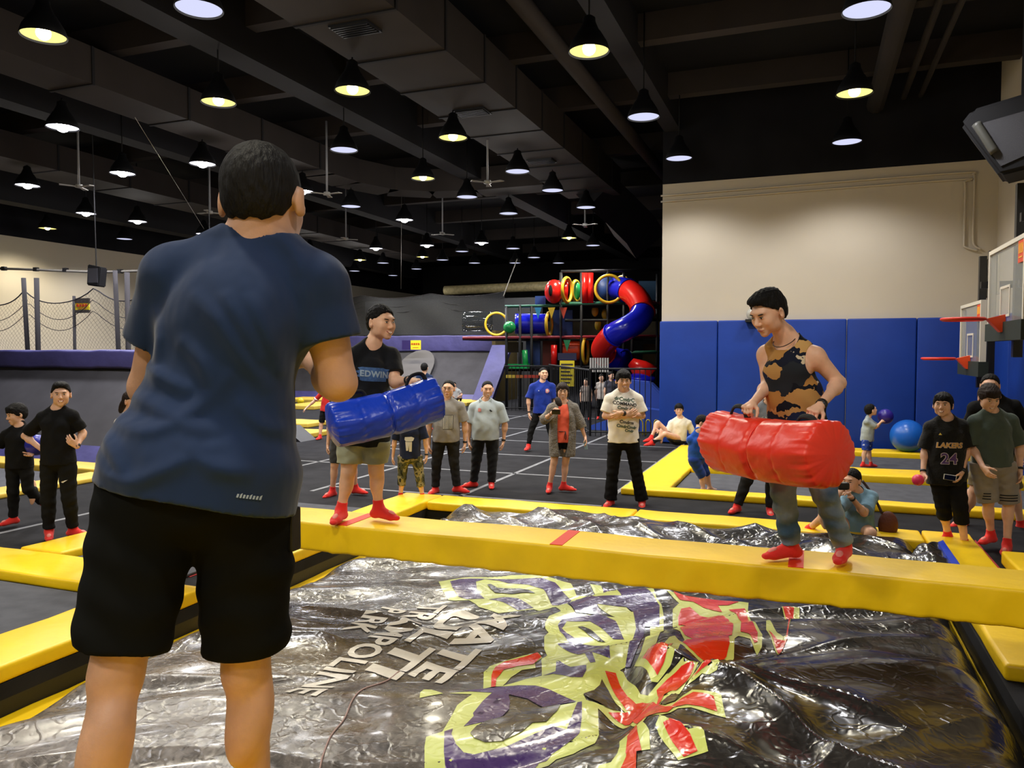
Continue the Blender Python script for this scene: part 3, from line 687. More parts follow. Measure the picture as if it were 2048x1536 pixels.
# left side
pad(-12.5, -5.22, 4.75, 5.35, 'wide yellow pad at the left picture edge, left of the near man\'s shorts', .10)
pad(-7.32, -6.75, 5.38, 8.6, 'yellow pad running away left of the near man, below the man with hands on hips', .10)
bed(-12.5, -5.22, 1.0, 4.7, 'big grey trampoline bed at the lower left, nearest')
bed(-6.72, -5.24, 5.4, 8.6, 'dark trampoline bed behind the near man, left of the pit')
pad(-14.2, -8.4, 9.35, 9.95, 'pale yellow pad at the foot of the left purple lined wall', .12, M_yel2)
pad(-11.0, -10.45, 7.2, 9.33, 'pale yellow pad slanting behind the running boy', .08, M_yel2)
pad(-14.2, -11.02, 7.2, 7.7, 'pale yellow pad left of the running boy at the picture edge', .08, M_yel2)
bed(-14.2, -11.02, 7.72, 9.3, 'small dark trampoline bed behind the running boy')
# ---- slanting trampoline wall on the left with net, poles, sign
def slant_wall(x0, x1, yb, yt, zt, zl, zh, label, cat='trampoline wall'):
    t = thing('trampoline_wall', label, cat, ((x0+x1)/2, yb, 0))
    def panel(nm, ya, za, yc, zc, m, th=.05):
        bm = bmesh.new(); d = math.hypot(yc-ya, zc-za); nx, nz = -(zc-za)/d*th, (yc-ya)/d*th
        prism(bm, [(ya, za), (yc, zc), (yc-nx, zc-nz), (ya-nx, za-nz)], x0, x1, lambda a, b, c: (c, a, b)); part(nm, bm, m, t)
    L = zt/(yt-yb)
    panel('lower_pad', yb, 0.02, yb+zl/L, zl, M_purp, .08)
    panel('trampoline_cloth', yb+zl/L, zl, yt, zt, M_wtramp)
    part('top_rail_cover', puffbox(x0, x1, yt-.1, yt+.5, zt, zh), M_purp, t, True)
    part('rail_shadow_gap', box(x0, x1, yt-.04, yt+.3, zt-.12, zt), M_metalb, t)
    part('frame', box(x0, x1, yt+.5, yt+.6, 0, zt), M_metalb, t)
    return t
def puffbox(x0, x1, y0, y1, z0, z1):
    bm = box(x0, x1, y0, y1, z0, z1, bevel=.06, seg=3); c = x0+.3
    while c < x1-.1:
        bmesh.ops.bisect_plane(bm, geom=bm.verts[:]+bm.edges[:]+bm.faces[:], plane_co=(c, 0, 0), plane_no=(1, 0, 0), dist=1e-5); c += .3
    for v in bm.verts: v.co.z += .008*math.sin(v.co.x*4.1)+.006*math.sin(v.co.x*11); v.co.y += .01*math.sin(v.co.x*9+1)
    return bm
WT = 13.2
slant_wall(-23.8, -9.3, 10.15, 11.9, 1.70, .32, 2.08, 'dark slanting trampoline wall at the left with purple pads')
slant_wall(-23.8, -12.3, 28.5, 30.6, 2.05, .30, 2.75, 'far grey trampoline wall with purple frame left of the playground')
# purple slanting end frame of the far wall
t = thing('end_frame_pad', 'purple diagonal end pad of the far grey trampoline wall beside the playground', 'pad', (-12.2, 29, 0))
bm = bmesh.new(); A = atd(1008, 690, 31.3); B = atd(968, 800, 30.2)
prism(bm, [(-.5, 0), (.4, 0), (.4, 1), (-.5, 1)], -.12, .12, lambda x, y, z: tuple(A*(y) + B*(1-y) + np.array([x*.93, z, 0])))
part('pad_cover', bm, M_purp, t)
tag(obj('side_wall_panel', box(-12.0, -11.85, 29.0, 31.5, 0, 2.9), mat('olive_panel', '#4a3f22', .8, .2, var=.2, vscale=1)), 'olive brown end panel between the far purple frame and the black playground', 'panel')
# pale arch and signs on the far wall
c = aty(835, 712, 29.9); t = thing('arch_opening', 'pale grey arch shaped flap in the far trampoline wall under the yellow sign', 'flap', (c[0], 29.3, 0))
bm = bmesh.new(); P = [(-.85, .3), (.85, .3)] + [(.85*math.cos(a), 1.35+.75*math.sin(a)) for a in np.linspace(0, math.pi, 14)]
prism(bm, P, 0, .06, lambda x, y, z: (c[0]+x, 28.5+.98*y + z - .16, y+.02)); part('flap_cloth', bm, mat('pale_grey_cloth', '#5e5c5c', .85, .2), t)
M_sy = mat('sign_yellow', '#f0d92e', .5, .4); M_sr = mat('sign_red', '#c8321c', .5, .4); M_sd = mat('sign_dark', '#3a332e', .6)
def glyph(bm, x, z, s, k, fn):
    """one small square character built of strokes"""
    R = random.Random(k); th = s*.12
    def bar(a, b, c2, d): prism(bm, [(x+a*s, z+b*s), (x+c2*s, z+b*s), (x+c2*s, z+d*s), (x+a*s, z+d*s)], 0, .012, fn)
    bar(-.45, .30, .45, .42); bar(-.45, -.44, .45, -.33); bar(-.06, -.4, .06, .4); bar(-.4, -.06, .4, .05)
    if k % 2: bar(-.45, -.4, -.34, .4); bar(.34, -.4, .45, .4)
    else: bar(-.28, -.3, -.18, .3); bar(.2, -.3, .3, .1)
def four_sign(nm, c, w, h, label, flip=None, yaw=0, bars=False, post=True, bg=None, fg=None, dark=True, gs=.17, gz=.06):
    t = thing(nm, label, 'sign', c, yaw)
    obj('panel', box(-w/2, w/2, 0, .03, -h/2, h/2, bevel=.004), bg or M_sy, t)
    if dark:
        obj('dark_edge', box(-w/2-.01, w/2+.01, -.006, .035, h/2-.05, h/2+.06), M_sd, t); obj('dark_edge', box(-w/2-.01, w/2+.01, -.006, .035, -h/2-.04, -h/2+.03), M_sd, t)
    fn = lambda x, y, z: (x, -z, y)
    for k in range(4):
        bm = bmesh.new(); glyph(bm, (k-1.5)*w*.21, h*gz, w*gs, k+1, fn); obj('red_character', bm, fg or M_sr, t)
    bm = bmesh.new(); prism(bm, [(-w*.28, -h*.28), (w*.28, -h*.28), (w*.28, -h*.25), (-w*.28, -h*.25)], 0, .008, fn); obj('small_print_line', bm, fg or M_sr, t)
    return t
c = aty(164, 612, WT+.13); four_sign('yellow_sign', c, .39*1.0, .24, 'yellow sign with four red characters hanging in the left net', yaw=.1)
c = aty(831, 690, 28.3+1.3); tt = four_sign('yellow_sign', c, .50, .40, 'yellow sign with four red characters on the far purple rail', dark=False, gz=.12)
c2 = aty(813, 690, 29.6); o = tag(obj('purple_poster', box(c2[0]-.22, c2[0]+.20, 29.6, 29.63, c2[2]-.2, c2[2]+.2), mat('deep_purple_poster', '#2a1d5c', .5)), 'small dark purple poster left of the far yellow sign', 'poster')
# poles, net and ropes of the left court
M_pole = mat('padded_pole', '#3c3a3c', .85, .2, bump=.1, bscale=60)
def pole(px0, py0, px1, py1, Y, r, label):
    a, b = aty(px0, py0, Y), aty(px1, py1, Y); b[2] = .02
    o = obj('net_pole', tube(bmesh.new(), [b, a], r, 12), M_pole, None, True); return tag(o, label, 'pole', 'padded poles of the left net')
pole(47, 556, 61, 702, WT-.4, .05, 'dark padded net pole at the far left, left one of its pair')
pole(73, 556, 76, 702, WT-.4, .055, 'dark padded net pole at the far left, right one of its pair')
pole(230, 541, 241, 702, WT-.4, .05, 'dark padded net pole right of the left speaker, left one of its pair')
pole(254, 545, 256, 702, WT-.4, .055, 'dark padded net pole nearest to the near man\'s sleeve')
pole(148, 592, 148, 698, WT+.2, .035, 'thin net pole that carries the left yellow sign')
pole(282, 600, 282, 698, WT+.6, .035, 'thin short net pole beside the near man\'s sleeve')
def netmat(name, color, cell, th, base=0.0):
    m = bpy.data.materials.new(name); m.use_nodes = True; nt = m.node_tree; N = nt.nodes.new; Lk = nt.links.new
    b = nt.nodes['Principled BSDF']; b.inputs['Base Color'].default_value = lin(color); b.inputs['Roughness'].default_value = .9
    tc = N('ShaderNodeTexCoord'); sx = N('ShaderNodeSeparateXYZ'); Lk(tc.outputs['Object'], sx.inputs[0]); outs = []
    for k in ((0, 1), (0, -1)):
        a = N('ShaderNodeMath'); a.operation = 'MULTIPLY_ADD'; Lk(sx.outputs[2], a.inputs[0]); a.inputs[1].default_value = k[1]; Lk(sx.outputs[0], a.inputs[2])
        f = N('ShaderNodeMath'); f.operation = 'MULTIPLY'; f.inputs[1].default_value = 1/cell; Lk(a.outputs[0], f.inputs[0])
        g = N('ShaderNodeMath'); g.operation = 'FRACT'; Lk(f.outputs[0], g.inputs[0])
        q = N('ShaderNodeMath'); q.operation = 'LESS_THAN'; q.inputs[1].default_value = th; Lk(g.outputs[0], q.inputs[0]); outs.append(q)
    mx = N('ShaderNodeMath'); mx.operation = 'MAXIMUM'; Lk(outs[0].outputs[0], mx.inputs[0]); Lk(outs[1].outputs[0], mx.inputs[1])
    ad = N('ShaderNodeMath'); ad.operation = 'MAXIMUM'; ad.inputs[1].default_value = base; Lk(mx.outputs[0], ad.inputs[0]); Lk(ad.outputs[0], b.inputs['Alpha']); return m
M_net = netmat('fine_net', '#4a4642', .11, .06); M_netd = netmat('dense_net', '#2c2d2e', .06, .3, .62)
def net(px0, px1, Y, z0, z1, m, label, sag=.12, poles=4):
    a, b = aty(px0, 650, Y)[0], aty(px1, 650, Y)[0]; nx = 60
    t = thing('court_net', label, 'net', ((a+b)/2, Y, 2.3))
    X = np.linspace(a, b, nx); U = np.linspace(0, 1, nx)
    top = z1 - sag*np.abs(np.sin(U*math.pi*poles))**.8; V = []
    for i in range(nx):
        for k in range(6): V.append((X[i], Y + .08*math.sin(X[i]*2.3+k), z0 + (top[i]-z0)*k/5))
    I = np.arange(nx*6).reshape(nx, 6); Q = np.stack([I[:-1, :-1], I[1:, :-1], I[1:, 1:], I[:-1, 1:]], -1).reshape(-1, 4)
    me = np_mesh('net_mesh', np.array(V), Q); o = link_mesh('net_mesh', me, m, t); o.matrix_parent_inverse = Matrix.Translation(-t.location)
    part('top_rope', tube(bmesh.new(), [(X[i], Y + .08*math.sin(X[i]*2.3+5), top[i]) for i in range(nx)], .014, 6), M_pole, t, True)
    for k in range(2):
        part('cross_rope', tube(bmesh.new(), [(X[i], Y + .05, top[i] - .25*(k+1) - .12*abs(math.sin(U[i]*math.pi*poles))) for i in range(nx)], .008, 5), M_pole, t, True)
    return t
net(-290, 330, WT-.3, 2.1, 3.50, M_net, 'sagging fine net strung between the dark poles at the left', .35, 5)
net(600, 1008, 30.8, 2.8, 4.62, M_netd, 'dense dark net above the far trampoline wall', .18, 3)
pa, pb = aty(-300, 525, WT+1.2), aty(420, 545, WT+1.2)
t = thing('cable_tray', 'pale flat rail with dark clips running above the left net', 'rail', ((pa[0]+pb[0])/2, pa[1], 3.8))
rp = [aty(x, y, WT+1.2) for x, y in ((-300, 528), (0, 537), (110, 541), (200, 544), (310, 541), (420, 540))]
part('rail_band', tube(bmesh.new(), bez(rp, 5), .034, 6), mat('grey_strap', '#6e6a62', .8), t, True)
for x in (8, 72, 131, 240, 285):
    q = aty(x, 537 + x*.024, WT+1.2); part('clip', box(q[0]-.06, q[0]+.06, q[1]-.045, q[1]+.045, q[2]-.05, q[2]+.05), M_metalb, t)
part('tray_hanger', tube(bmesh.new(), [rp[0], (rp[0][0], rp[0][1], CEIL)], .01, 6), M_metalb, t); part('tray_hanger', tube(bmesh.new(), [rp[-1], (rp[-1][0], rp[-1][1], CEIL)], .01, 6), M_metalb, t)
# speaker hanging at the left
c = aty(193, 551, 12.6)
t = thing('loudspeaker', 'dark loudspeaker hanging on a rod before the left cream wall', 'loudspeaker', c, .35)
bm = bmesh.new(); prism(bm, [(-.14, -.22), (.12, -.25), (.17, .17), (-.11, .23)], -.15, .15, lambda x, y, z: (x, z, y)); bmesh.ops.bevel(bm, geom=bm.edges[:], offset=.02, segments=2, affect='EDGES')
obj('cabinet', bm, mat('speaker_shell', '#17171a', .7, .3), t)
obj('grille', box(-.10, .11, -.165, -.15, -.17, .14), mat('speaker_grille', '#3a3a40', .5, .5, bump=.4, bscale=200), t)
obj('hanger_rod', tube(bmesh.new(), [(0, 0, .2), (-.03, 0, CEIL-c[2])], .012, 6), M_metalb, t)
# thin slanting cable
tag(obj('slanting_cable', tube(bmesh.new(), [atd(270, 235, 9.5), atd(408, 458, 17.0)], .003, 5), mat('steel_cable', '#77726a', .4, .5), None, True), 'thin steel cable slanting down to the white lamp by the near man\'s shoulder', 'cable')
tag(obj('slanting_cable', tube(bmesh.new(), [atd(1034, 518, 31), atd(1007, 592, 30.8)], .02, 5), mat('white_pole', '#c0bcb0', .4, .5), None, True), 'pale slanting strut above the corner of the far dark net', 'cable')
tag(obj('hanging_cable', tube(bmesh.new(), [atd(804, 450, 24)+np.array([0, 0, CEIL-atd(804, 450, 24)[2]]), atd(802, 578, 24)], .008, 5), mat('steel_cable', '#77726a'), None, True), 'thin vertical cable below the bright lamp over the middle', 'cable')
# ---- right: big speaker, hoops
M_board = mat('white_board_frame', '#d9d3c6', .5, .4); M_glass = mat('board_glass', '#b9c0c2', .1, .5, alpha=.28); M_rim = mat('red_rim', '#d83020', .4, .5); M_netl = mat('orange_bracket', '#e0481c', .45, .5)
def hoop(Yc, X, zb, w, h, label, first):
    """glass board standing across the side wall, face to -x, rim towards -x"""
    t = thing('basketball_hoop', label, 'basketball hoop', (X, Yc, 0), 0, 'basketball hoops on the side wall')
    y0, y1 = Yc-w/2, Yc+w/2; f = .05
    part('glass_panel', box(X+.005, X+.015, y0+f, y1-f, zb+f, zb+h-f), M_glass, t)
    bm = bmesh.new(); bx(bm, X-.01, X+.07, y0, y1, zb+h-f, zb+h); part('board_frame', bm, M_board, t)
    bm = bmesh.new(); bx(bm, X-.01, X+.07, y0, y1, zb, zb+f); part('board_frame', bm, M_board, t)
    bm = bmesh.new(); bx(bm, X-.01, X+.07, y0, y0+f, zb+f, zb+h-f); part('board_frame', bm, M_board, t)
    bm = bmesh.new(); bx(bm, X-.01, X+.07, y1-f, y1, zb+f, zb+h-f); part('board_frame', bm, M_board, t)
    for (a, b, c, d) in ((-.24, .24, .52, .55), (-.24, .24, .18, .21)):
        part('target_line', box(X-.004, X+.004, Yc+a, Yc+b, zb+c, zb+d), M_board, t)
    for a in (-.24, .21): part('target_line', box(X-.004, X+.004, Yc+a, Yc+a+.03, zb+.21, zb+.52), M_board, t)
    lg = part('logo_panel', box(X-.006, X, y0+.06, y0+.30, zb+h-.30, zb+h-.06), M_netl, t)
    bm = bmesh.new()
    for k in range(4): bx(bm, X-.010, X-.005, y0+.085+k*.05, y0+.117+k*.05, zb+h-.20, zb+h-.09)
    bx(bm, X-.010, X-.005, y0+.10, y0+.26, zb+h-.25, zb+h-.235)
    s = part('logo_character', bm, mat('logo_yellow', '#f2b23a', .5), t)
    bm = bmesh.new(); bx(bm, X-.03, X+.10, y0-.02, y1+.02, zb-.10, zb+.12); part('corner_padding', bm, mat('dark_green_padding', '#252d29', .7, .3), t)
    rz = zb+.16; bm = bmesh.new(); torus(bm, (X-.43, Yc, rz), .228, .019, n=36); torus(bm, (X-.43, Yc, rz-.02), .215, .006, n=36, m=6); part('rim', bm, M_rim, t, True)
    bm = bmesh.new(); prism(bm, [(X-.19, rz-.0), (X, rz+.05), (X, rz-.16), (X-.05, rz-.16)], Yc-.07, Yc+.07, lambda x, y, z: (x, z, y)); part('rim_bracket', bm, M_netl, t)
    for dy in (-.35, .35):
        part('mast', box(X+.16, X+.26, Yc+dy-.05, Yc+dy+.05, zb-.3, zb+h+.75), M_metalb, t)
    part('mast_arm', box(X+.07, X1, Yc-.35, Yc-.27, zb+.5, zb+.6), M_metalb, t); part('mast_arm', box(X+.07, X1, Yc-.35, Yc-.27, zb+h+.2, zb+h+.3), M_metalb, t)
    part('backing_sheet', box(X+.27, X+.29, Yc-.45, Yc+.5, zb+h+.1, zb+h+.7), mat('grey_backing_sheet', '#b9b09c', .7), t)
    return t
hoop(10.7, 2.15, 2.28, 1.8, 1.05, 'nearer of the two hoops, its backboard cut by the right picture edge', True)
hoop(13.8, 2.32, 1.78, 1.65, 1.02, 'farther of the two hoops, smaller, left of the near one', False)
c = atd(2052, 250, 9.0)
t = thing('loudspeaker', 'big black loudspeaker hanging in the top right corner above the hoops', 'loudspeaker', c, -.3)
P = [(-.62, .05), (-.50, .20), (.5, .36), (.6, -.1), (.1, -.55), (-.22, -.60)]
bm = bmesh.new(); prism(bm, [(x, y) for x, y in P], -.32, .32, lambda x, y, z: (x, z, y)); bmesh.ops.bevel(bm, geom=bm.edges[:], offset=.04, segments=3, affect='EDGES')
obj('cabinet', bm, mat('speaker_shell', '#232327', .6, .4), t)
obj('grille', (lambda b: prism(b, [(-.5, 0), (.3, .12), (.2, -.35), (-.2, -.5)], .325, .335, lambda x, y, z: (x, -z, y)))(bmesh.new()), mat('speaker_grille', '#3a3a40'), t)
obj('white_rim_piece', (lambda b: tube(b, bez([(-.45, -.33, .02), (-.36, -.34, -.15), (-.26, -.34, -.34)], 4), [.05]*9, 8))(bmesh.new()), mat('grey_horn', '#55554f', .5), t, True)
obj('bracket', box(-.05, .05, -.05, .05, .2, CEIL-c[2]), M_metalb, t)
# white speaker/lamp on the cream wall behind the red man's face
c = aty(1505, 628, 17.2); t = thing('wall_camera', 'small pale dome fitting on top of the blue pads behind the tank top man\'s face', 'wall fitting', c)
bm = bmesh.new(); sphere(bm, (0, 0, 0), .13, 16, 10); obj('dome', bm, mat('clear_dome', '#c9c7bb', .15, .6, alpha=.6), t, True); obj('foot', box(-.14, .14, -.1, .1, -.17, -.11), M_metalb, t)
# ---------------------------------------------------------------- playground
M_pr = mat('red_plastic', '#d61f1a', .22, .5); M_pb = mat('blue_plastic', '#1a22c8', .2, .5); M_py = mat('yellow_plastic', '#d9b32c', .35, .5); M_pg = mat('green_plastic', '#1f9a50', .3, .5)
M_pb2 = mat('dark_blue_panel', '#22407c', .5, .4); M_post = mat('black_foam_post', '#131417', .6, .4); M_deck = mat('dark_deck', '#121214', .8, .2)
M_pt = mat('teal_foam_rail', '#2f6a55', .5, .4); M_wr = mat('red_foam_rail', '#9a3340', .5)
t = thing('play_structure', 'multi level indoor playground frame with black posts, tubes and coloured panels', 'playground', (-8.5, 29, 0))
DG = 27.5
def pp(px, py, d=DG): return atd(px, py, d)
def pbar(name, p, q, r, m, d0=DG, d1=None): part(name, tube(bmesh.new(), [pp(p[0], p[1], d0), pp(q[0], q[1], d1 or d0)], r, 8), m, t, True)
g0 = 838
for x, top in ((1013, 612), (1040, 610), (1063, 612), (1122, 545), (1163, 545), (1216, 540), (1248, 545), (1265, 560), (1315, 548)):
    for dd in (0, 1.6):
        a = pp(x, top, DG+dd); part('post', tube(bmesh.new(), [(a[0], a[1], 0), a], .055 if dd == 0 else .05, 8), M_post, t, True)
for (p, q, m, r) in (((1010, 613), (1125, 611), M_pt, .05), ((925, 676), (1320, 672), M_wr, .05), ((1122, 608), (1250, 606), M_pt, .07), ((1122, 543), (1320, 540), M_post, .05), ((1230, 706), (1320, 704), M_pt, .06),
                     ((1240, 606), (1320, 606), M_wr, .06), ((1008, 735), (1320, 733), M_post, .05), ((1130, 641), (1320, 640), M_post, .05)):
    pbar('rail', p, q, r, m); 
for (z, x0, x1) in ((676, 925, 1320), (608, 1110, 1320), (738, 1010, 1320)):
    a, b = pp(x0, z, DG+.1), pp(x1, z, DG+.1); bm = bmesh.new()
    prism(bm, [(a[0], a[1]), (b[0], b[1]), (b[0], b[1]+2.4), (a[0], a[1]+2.4)], a[2]-.08, a[2]-.02); part('deck', bm, M_deck, t)
def ring(px, py, rx, d, m=M_py, ax=None, r2=.06):
    c = pp(px, py, d); part('tunnel_ring', torus(bmesh.new(), c, rx*d/F, r2, ax if ax is not None else -FWD + RGT*0, 32, 8), m, t, True)
def pipe_t(name, pts, r, m, d=None):
    P = [pp(x, y, dd) for x, y, dd in pts]; part(name, tube(bmesh.new(), bez(P, 5), r, 20), m, t, True)
# top row
part('dome_cap', (lambda b: sphere(b, pp(1108, 583, DG), .42, 24, 14, (.8, .8, 1.0)))(bmesh.new()), M_pr, t, True)
part('dome_window', (lambda b: sphere(b, pp(1101, 581, DG-.36), .2, 14, 10, (.35, .35, 1.0)))(bmesh.new()), M_deck, t, True)
ring(1134, 580, 24, DG-.1, M_py, -FWD*.45 + RGT*.9); ring(1152, 582, 20, DG+.8, M_py, -FWD*.45 + RGT*.9)
pipe_t('red_tunnel', ((1110, 582, DG+.2), (1135, 582, DG+.2)), .38, M_pr); 
part('green_panel', (lambda b: sphere(b, pp(1153, 582, DG+.9), .33, 16, 10, (.5, .5, 1)))(bmesh.new()), M_pg, t, True)
for x in (1170, 1181): part('red_column', tube(bmesh.new(), [pp(x, 606, DG-.1), pp(x, 546, DG-.1)], .11, 12), M_pr, t, True)
ring(1218, 578, 27, DG-.3, M_py, -FWD, .055)
pipe_t('blue_tunnel', ((1216, 578, DG+1.8), (1212, 578, DG)), .44, M_pb2)
ring(1243, 577, 24, DG+.3, M_py, -FWD*.5-RGT*.8, .05)
# spiral slide
R_ = .40
slide = [(1228, 577, DG+.2), (1248, 578, DG-.1), (1268, 590, DG-.6), (1280, 606, DG-1.0), (1285, 624, DG-1.4), (1275, 642, DG-1.7), (1252, 657, DG-1.8), (1230, 668, DG-1.6), (1213, 684, DG-1.2), (1205, 700, DG-.8), (1215, 712, DG-.4), (1240, 720, DG-.2), (1262, 728, DG-.6), (1284, 745, DG-1.0)]
S = bez([pp(*q) for q in slide], 6); K = len(S)
cuts = [(0, 8, M_pb, 'blue'), (8, 24, M_pr, 'red'), (24, 43, M_pb, 'blue'), (43, 58, M_pr, 'red'), (58, 68, M_pb, 'blue')]
for a, b, m, nm in cuts:
    bm = bmesh.new(); tube(bm, S[a:b+1], R_, 24); part(nm + '_slide_tube', bm, m, t, True)
    torus_c = S[b]; dv = S[min(b+1, K-1)] - S[b-1]; part('slide_joint', torus(bmesh.new(), torus_c, R_+.01, .025, dv, 24, 6), m, t, True)
# lower chute
bm = bmesh.new(); P = [pp(1262, 724, DG-1), pp(1280, 738, DG-1.1), pp(1300, 754, DG-1.2)]; tube(bm, P, [.16, .34, .42], 16); part('red_chute', bm, M_pr, t, True)
bm = bmesh.new(); sphere(bm, pp(1282, 758, DG-1.2), .5, 20, 12, (1, 1, .45)); part('blue_chute_bowl', bm, M_pb, t, True)
for x, w_ in ((1232, .55), (1284, .6)):
    a = pp(x, 780, DG-1.3); part('blue_chute_foot', box(a[0]-w_/2, a[0]+w_/2, a[1]-.3, a[1]+.3, a[2]-.5, a[2]+.35, bevel=.1), M_pb, t, True)
# middle row
pipe_t('blue_tunnel', ((1030, 648, DG+.4), (1095, 648, DG+.4)), .37, M_pb)
part('green_ball_cap', (lambda b: sphere(b, pp(1019, 655, DG-.1), .22, 18, 12))(bmesh.new()), M_pg, t, True)
ring(1098, 648, 22, DG+.2, M_py, -FWD*.3 + RGT*.95); ring(993, 648, 22, DG+3.8, M_py, -FWD, .05)
pipe_t('clear_tunnel', ((925, 643, DG+4.2), (985, 643, DG+4.2)), .42, mat('smoky_clear_plastic', '#2b2e2e', .08, .6, alpha=.55))
for x, c_ in ((1076, '#3aa0d8'), (1103, '#c9a524'), (1127, '#b0381c'), (1134, None)):
    a = pp(x, 615, DG-.3) if x != 1134 else pp(1134, 680, DG-.3)
    bm = bmesh.new(); h = .40
    prism(bm, [(-.13, 0), (.13, 0), (0, -h)], 0, .02, lambda u, v, w: (a[0]+u, a[1]+w, a[2]+v)); part('pennant', bm, mat('pennant_%s' % (c_ or 'green').strip('#'), c_ or '#1c8050', .6), t)
def panel(px0, py0, px1, py1, m, d=DG+.6, nm='play_panel'):
    a, b = pp(px0, py1, d), pp(px1, py0, d); bm = bmesh.new()
    prism(bm, [(a[0], a[1]), (b[0], b[1]), (b[0], b[1]+.06), (a[0], a[1]+.06)], a[2], b[2]); part(nm, bm, m, t)
panel(1070, 592, 1090, 612, M_pb2); panel(1105, 620, 1145, 672, M_pb2); panel(1052, 682, 1080, 735, M_pb2)
panel(1277, 562, 1312, 600, mat('pale_blue_panel', '#54789c', .4, .4), DG+.9); panel(1085, 682, 1112, 735, mat('brick_panel', '#7a2a1a', .5), DG+.9); panel(1015, 684, 1045, 705, mat('grey_poster', '#8a8478', .6), DG+2.2)
panel(1200, 640, 1238, 662, mat('brown_panel', '#5a4020', .5), DG+1.5); panel(1285, 688, 1312, 730, mat('gold_panel', '#8a7a4a', .6), DG+1.8); panel(1140, 680, 1170, 730, mat('orange_panel', '#a3541e', .5), DG+1.9)
pipe_t('orange_tunnel', ((1120, 700, DG+.5), (1160, 700, DG+.5)), .42, mat('orange_plastic', '#c2401c', .25)); ring(1171, 702, 26, DG+.3, M_py, -FWD*.3 + RGT*.95)
part('red_roller', tube(bmesh.new(), [pp(1108, 732, DG), pp(1108, 690, DG)], .11, 12), M_pr, t, True); part('green_roller', tube(bmesh.new(), [pp(1052, 736, DG), pp(1049, 700, DG)], .1, 12), M_pg, t, True)
part('green_base', (lambda b: bx(b, *sum(([min(u, v), max(u, v)] for u, v in zip(pp(1012, 737, DG), pp(1060, 728, DG)+np.array([0, .4, 0]))), [])))(bmesh.new()), M_pg, t)
for (a0, a1, c_) in ((1012, 1030, '#c2a83a'), (1031, 1046, '#b0642c'), (1047, 1076, '#b03a2a')):
    a, b = pp(a0, 756, DG-.2), pp(a1, 750, DG-.2); bm = bmesh.new(); prism(bm, [(a[0], a[1]), (b[0], b[1]), (b[0], b[1]+.1), (a[0], a[1]+.1)], a[2], b[2]); part('step_pad', bm, mat('step_%s' % c_[1:], c_, .5), t)
for x, y in ((1196, 650), (1210, 628), (1190, 622)):
    part('punch_bag', (lambda b: sphere(b, pp(x, y, DG+1.2), .13, 12, 8, (1, 1, 1.6)))(bmesh.new()), M_py, t, True)
tag(obj('upper_screen_box', box(-20.5, -11.5, 33.2, 33.9, 0, 4.5), mat('dark_grey_screen', '#333333', .9)), 'dark grey boxed platform behind the far net', 'platform')
# ---- black railing in front of the playground
def railing(pts, hgt, label, posts, d, sp=.13):
    t = thing('black_railing', label, 'railing', pts[0])
    P = [np.array(p) for p in pts]
    part('top_rail', tube(bmesh.new(), [p + np.array([0, 0, hgt]) for p in P], .025, 8), M_post, t); part('bottom_rail', tube(bmesh.new(), [p + np.array([0, 0, .1]) for p in P], .02, 8), M_post, t)
    for a, b in zip(P, P[1:]):
        L = np.linalg.norm(b-a); k = max(2, int(L/sp))
        for i in range(k):
            q = a + (b-a)*i/k
            part('baluster' if i else 'rail_post', tube(bmesh.new(), [q, q + np.array([0, 0, hgt])], .011 if i else .03, 6), M_post, t)
    return t
f0 = at(1180, 872, 0); f1 = at(1312, 873, 0)
RH = 2.05+(703-738)/F*18.5
railing([f0, f1], RH, 'black railing just left of the blue wall, behind the white T-shirt man', 0, 0)
f2 = np.array([f0[0]-3.1, f0[1]+8.2, 0]); f2 = atd(1098, 800, 26.5); f2[2] = 0
railing([f0, f2], RH*.98, 'black railing running back towards the playground, behind the coral dress woman', 0, 0, .30)
f3 = atd(1008, 800, 26.8); f3[2] = 0
railing([f2+np.array([0, .25, 0]), f3], 1.55, 'far black railing before the playground, left part', 0, 0)
t = thing('ramp_pad', 'blue sloping pad behind the black railing at the playground gate', 'pad', (f0[0]+.5, f0[1]+1.5, 0))
a, b = at(1155, 866, 0), at(1240, 868, 0)
bm = bmesh.new(); prism(bm, [(0, 0), (2.2, 0), (2.2, .55), (1.6, .6), (0, .1)], 0, .5, lambda x, y, z: (a[0]+.05+x*.85, a[1]+.9+z, y)); part('pad_body', bm, mat('soft_blue_pad', '#1c3f9c', .6), t)
c = atd(1306, 830, 20.5); t = thing('padded_blue_block', 'blue padded block right of the white T-shirt man behind the railing', 'pad', (c[0], c[1], 0))
bm = bmesh.new(); prism(bm, [(-.7, 0), (.45, 0), (.45, .9), (.1, 1.25), (-.55, 1.3), (-.7, 1.1)], -.2, .2, lambda x, y, z: (c[0]+x-.15, c[1]+z, y)); bmesh.ops.bevel(bm, geom=bm.edges[:], offset=.04, segments=2, affect='EDGES'); part('pad_body', bm, mat('soft_blue_pad', '#1c3f9c'), t)
c = atd(1134, 742, 25.6); t = thing('yellow_banner', 'yellow notice banner behind the black railing near the playground', 'banner', (c[0], c[1], 0))
part('banner_sheet', box(c[0]-.25, c[0]+.25, c[1], c[1]+.03, .9, 1.75), M_sy, t); part('banner_head', box(c[0]-.32, c[0]+.32, c[1], c[1]+.03, 1.76, 2.0), mat('sign_navy', '#1c1c3c'), t)
fn = lambda x, y, z: (c[0]+x, c[1]-.01-z, y)
for k in range(6):
    part('text_line', (lambda b: prism(b, [(-.2, 1.65-k*.12), (.2-.05*(k % 3), 1.65-k*.12), (.2-.05*(k % 3), 1.60-k*.12), (-.2, 1.60-k*.12)], 0, .008, fn))(bmesh.new()), M_sd, t)
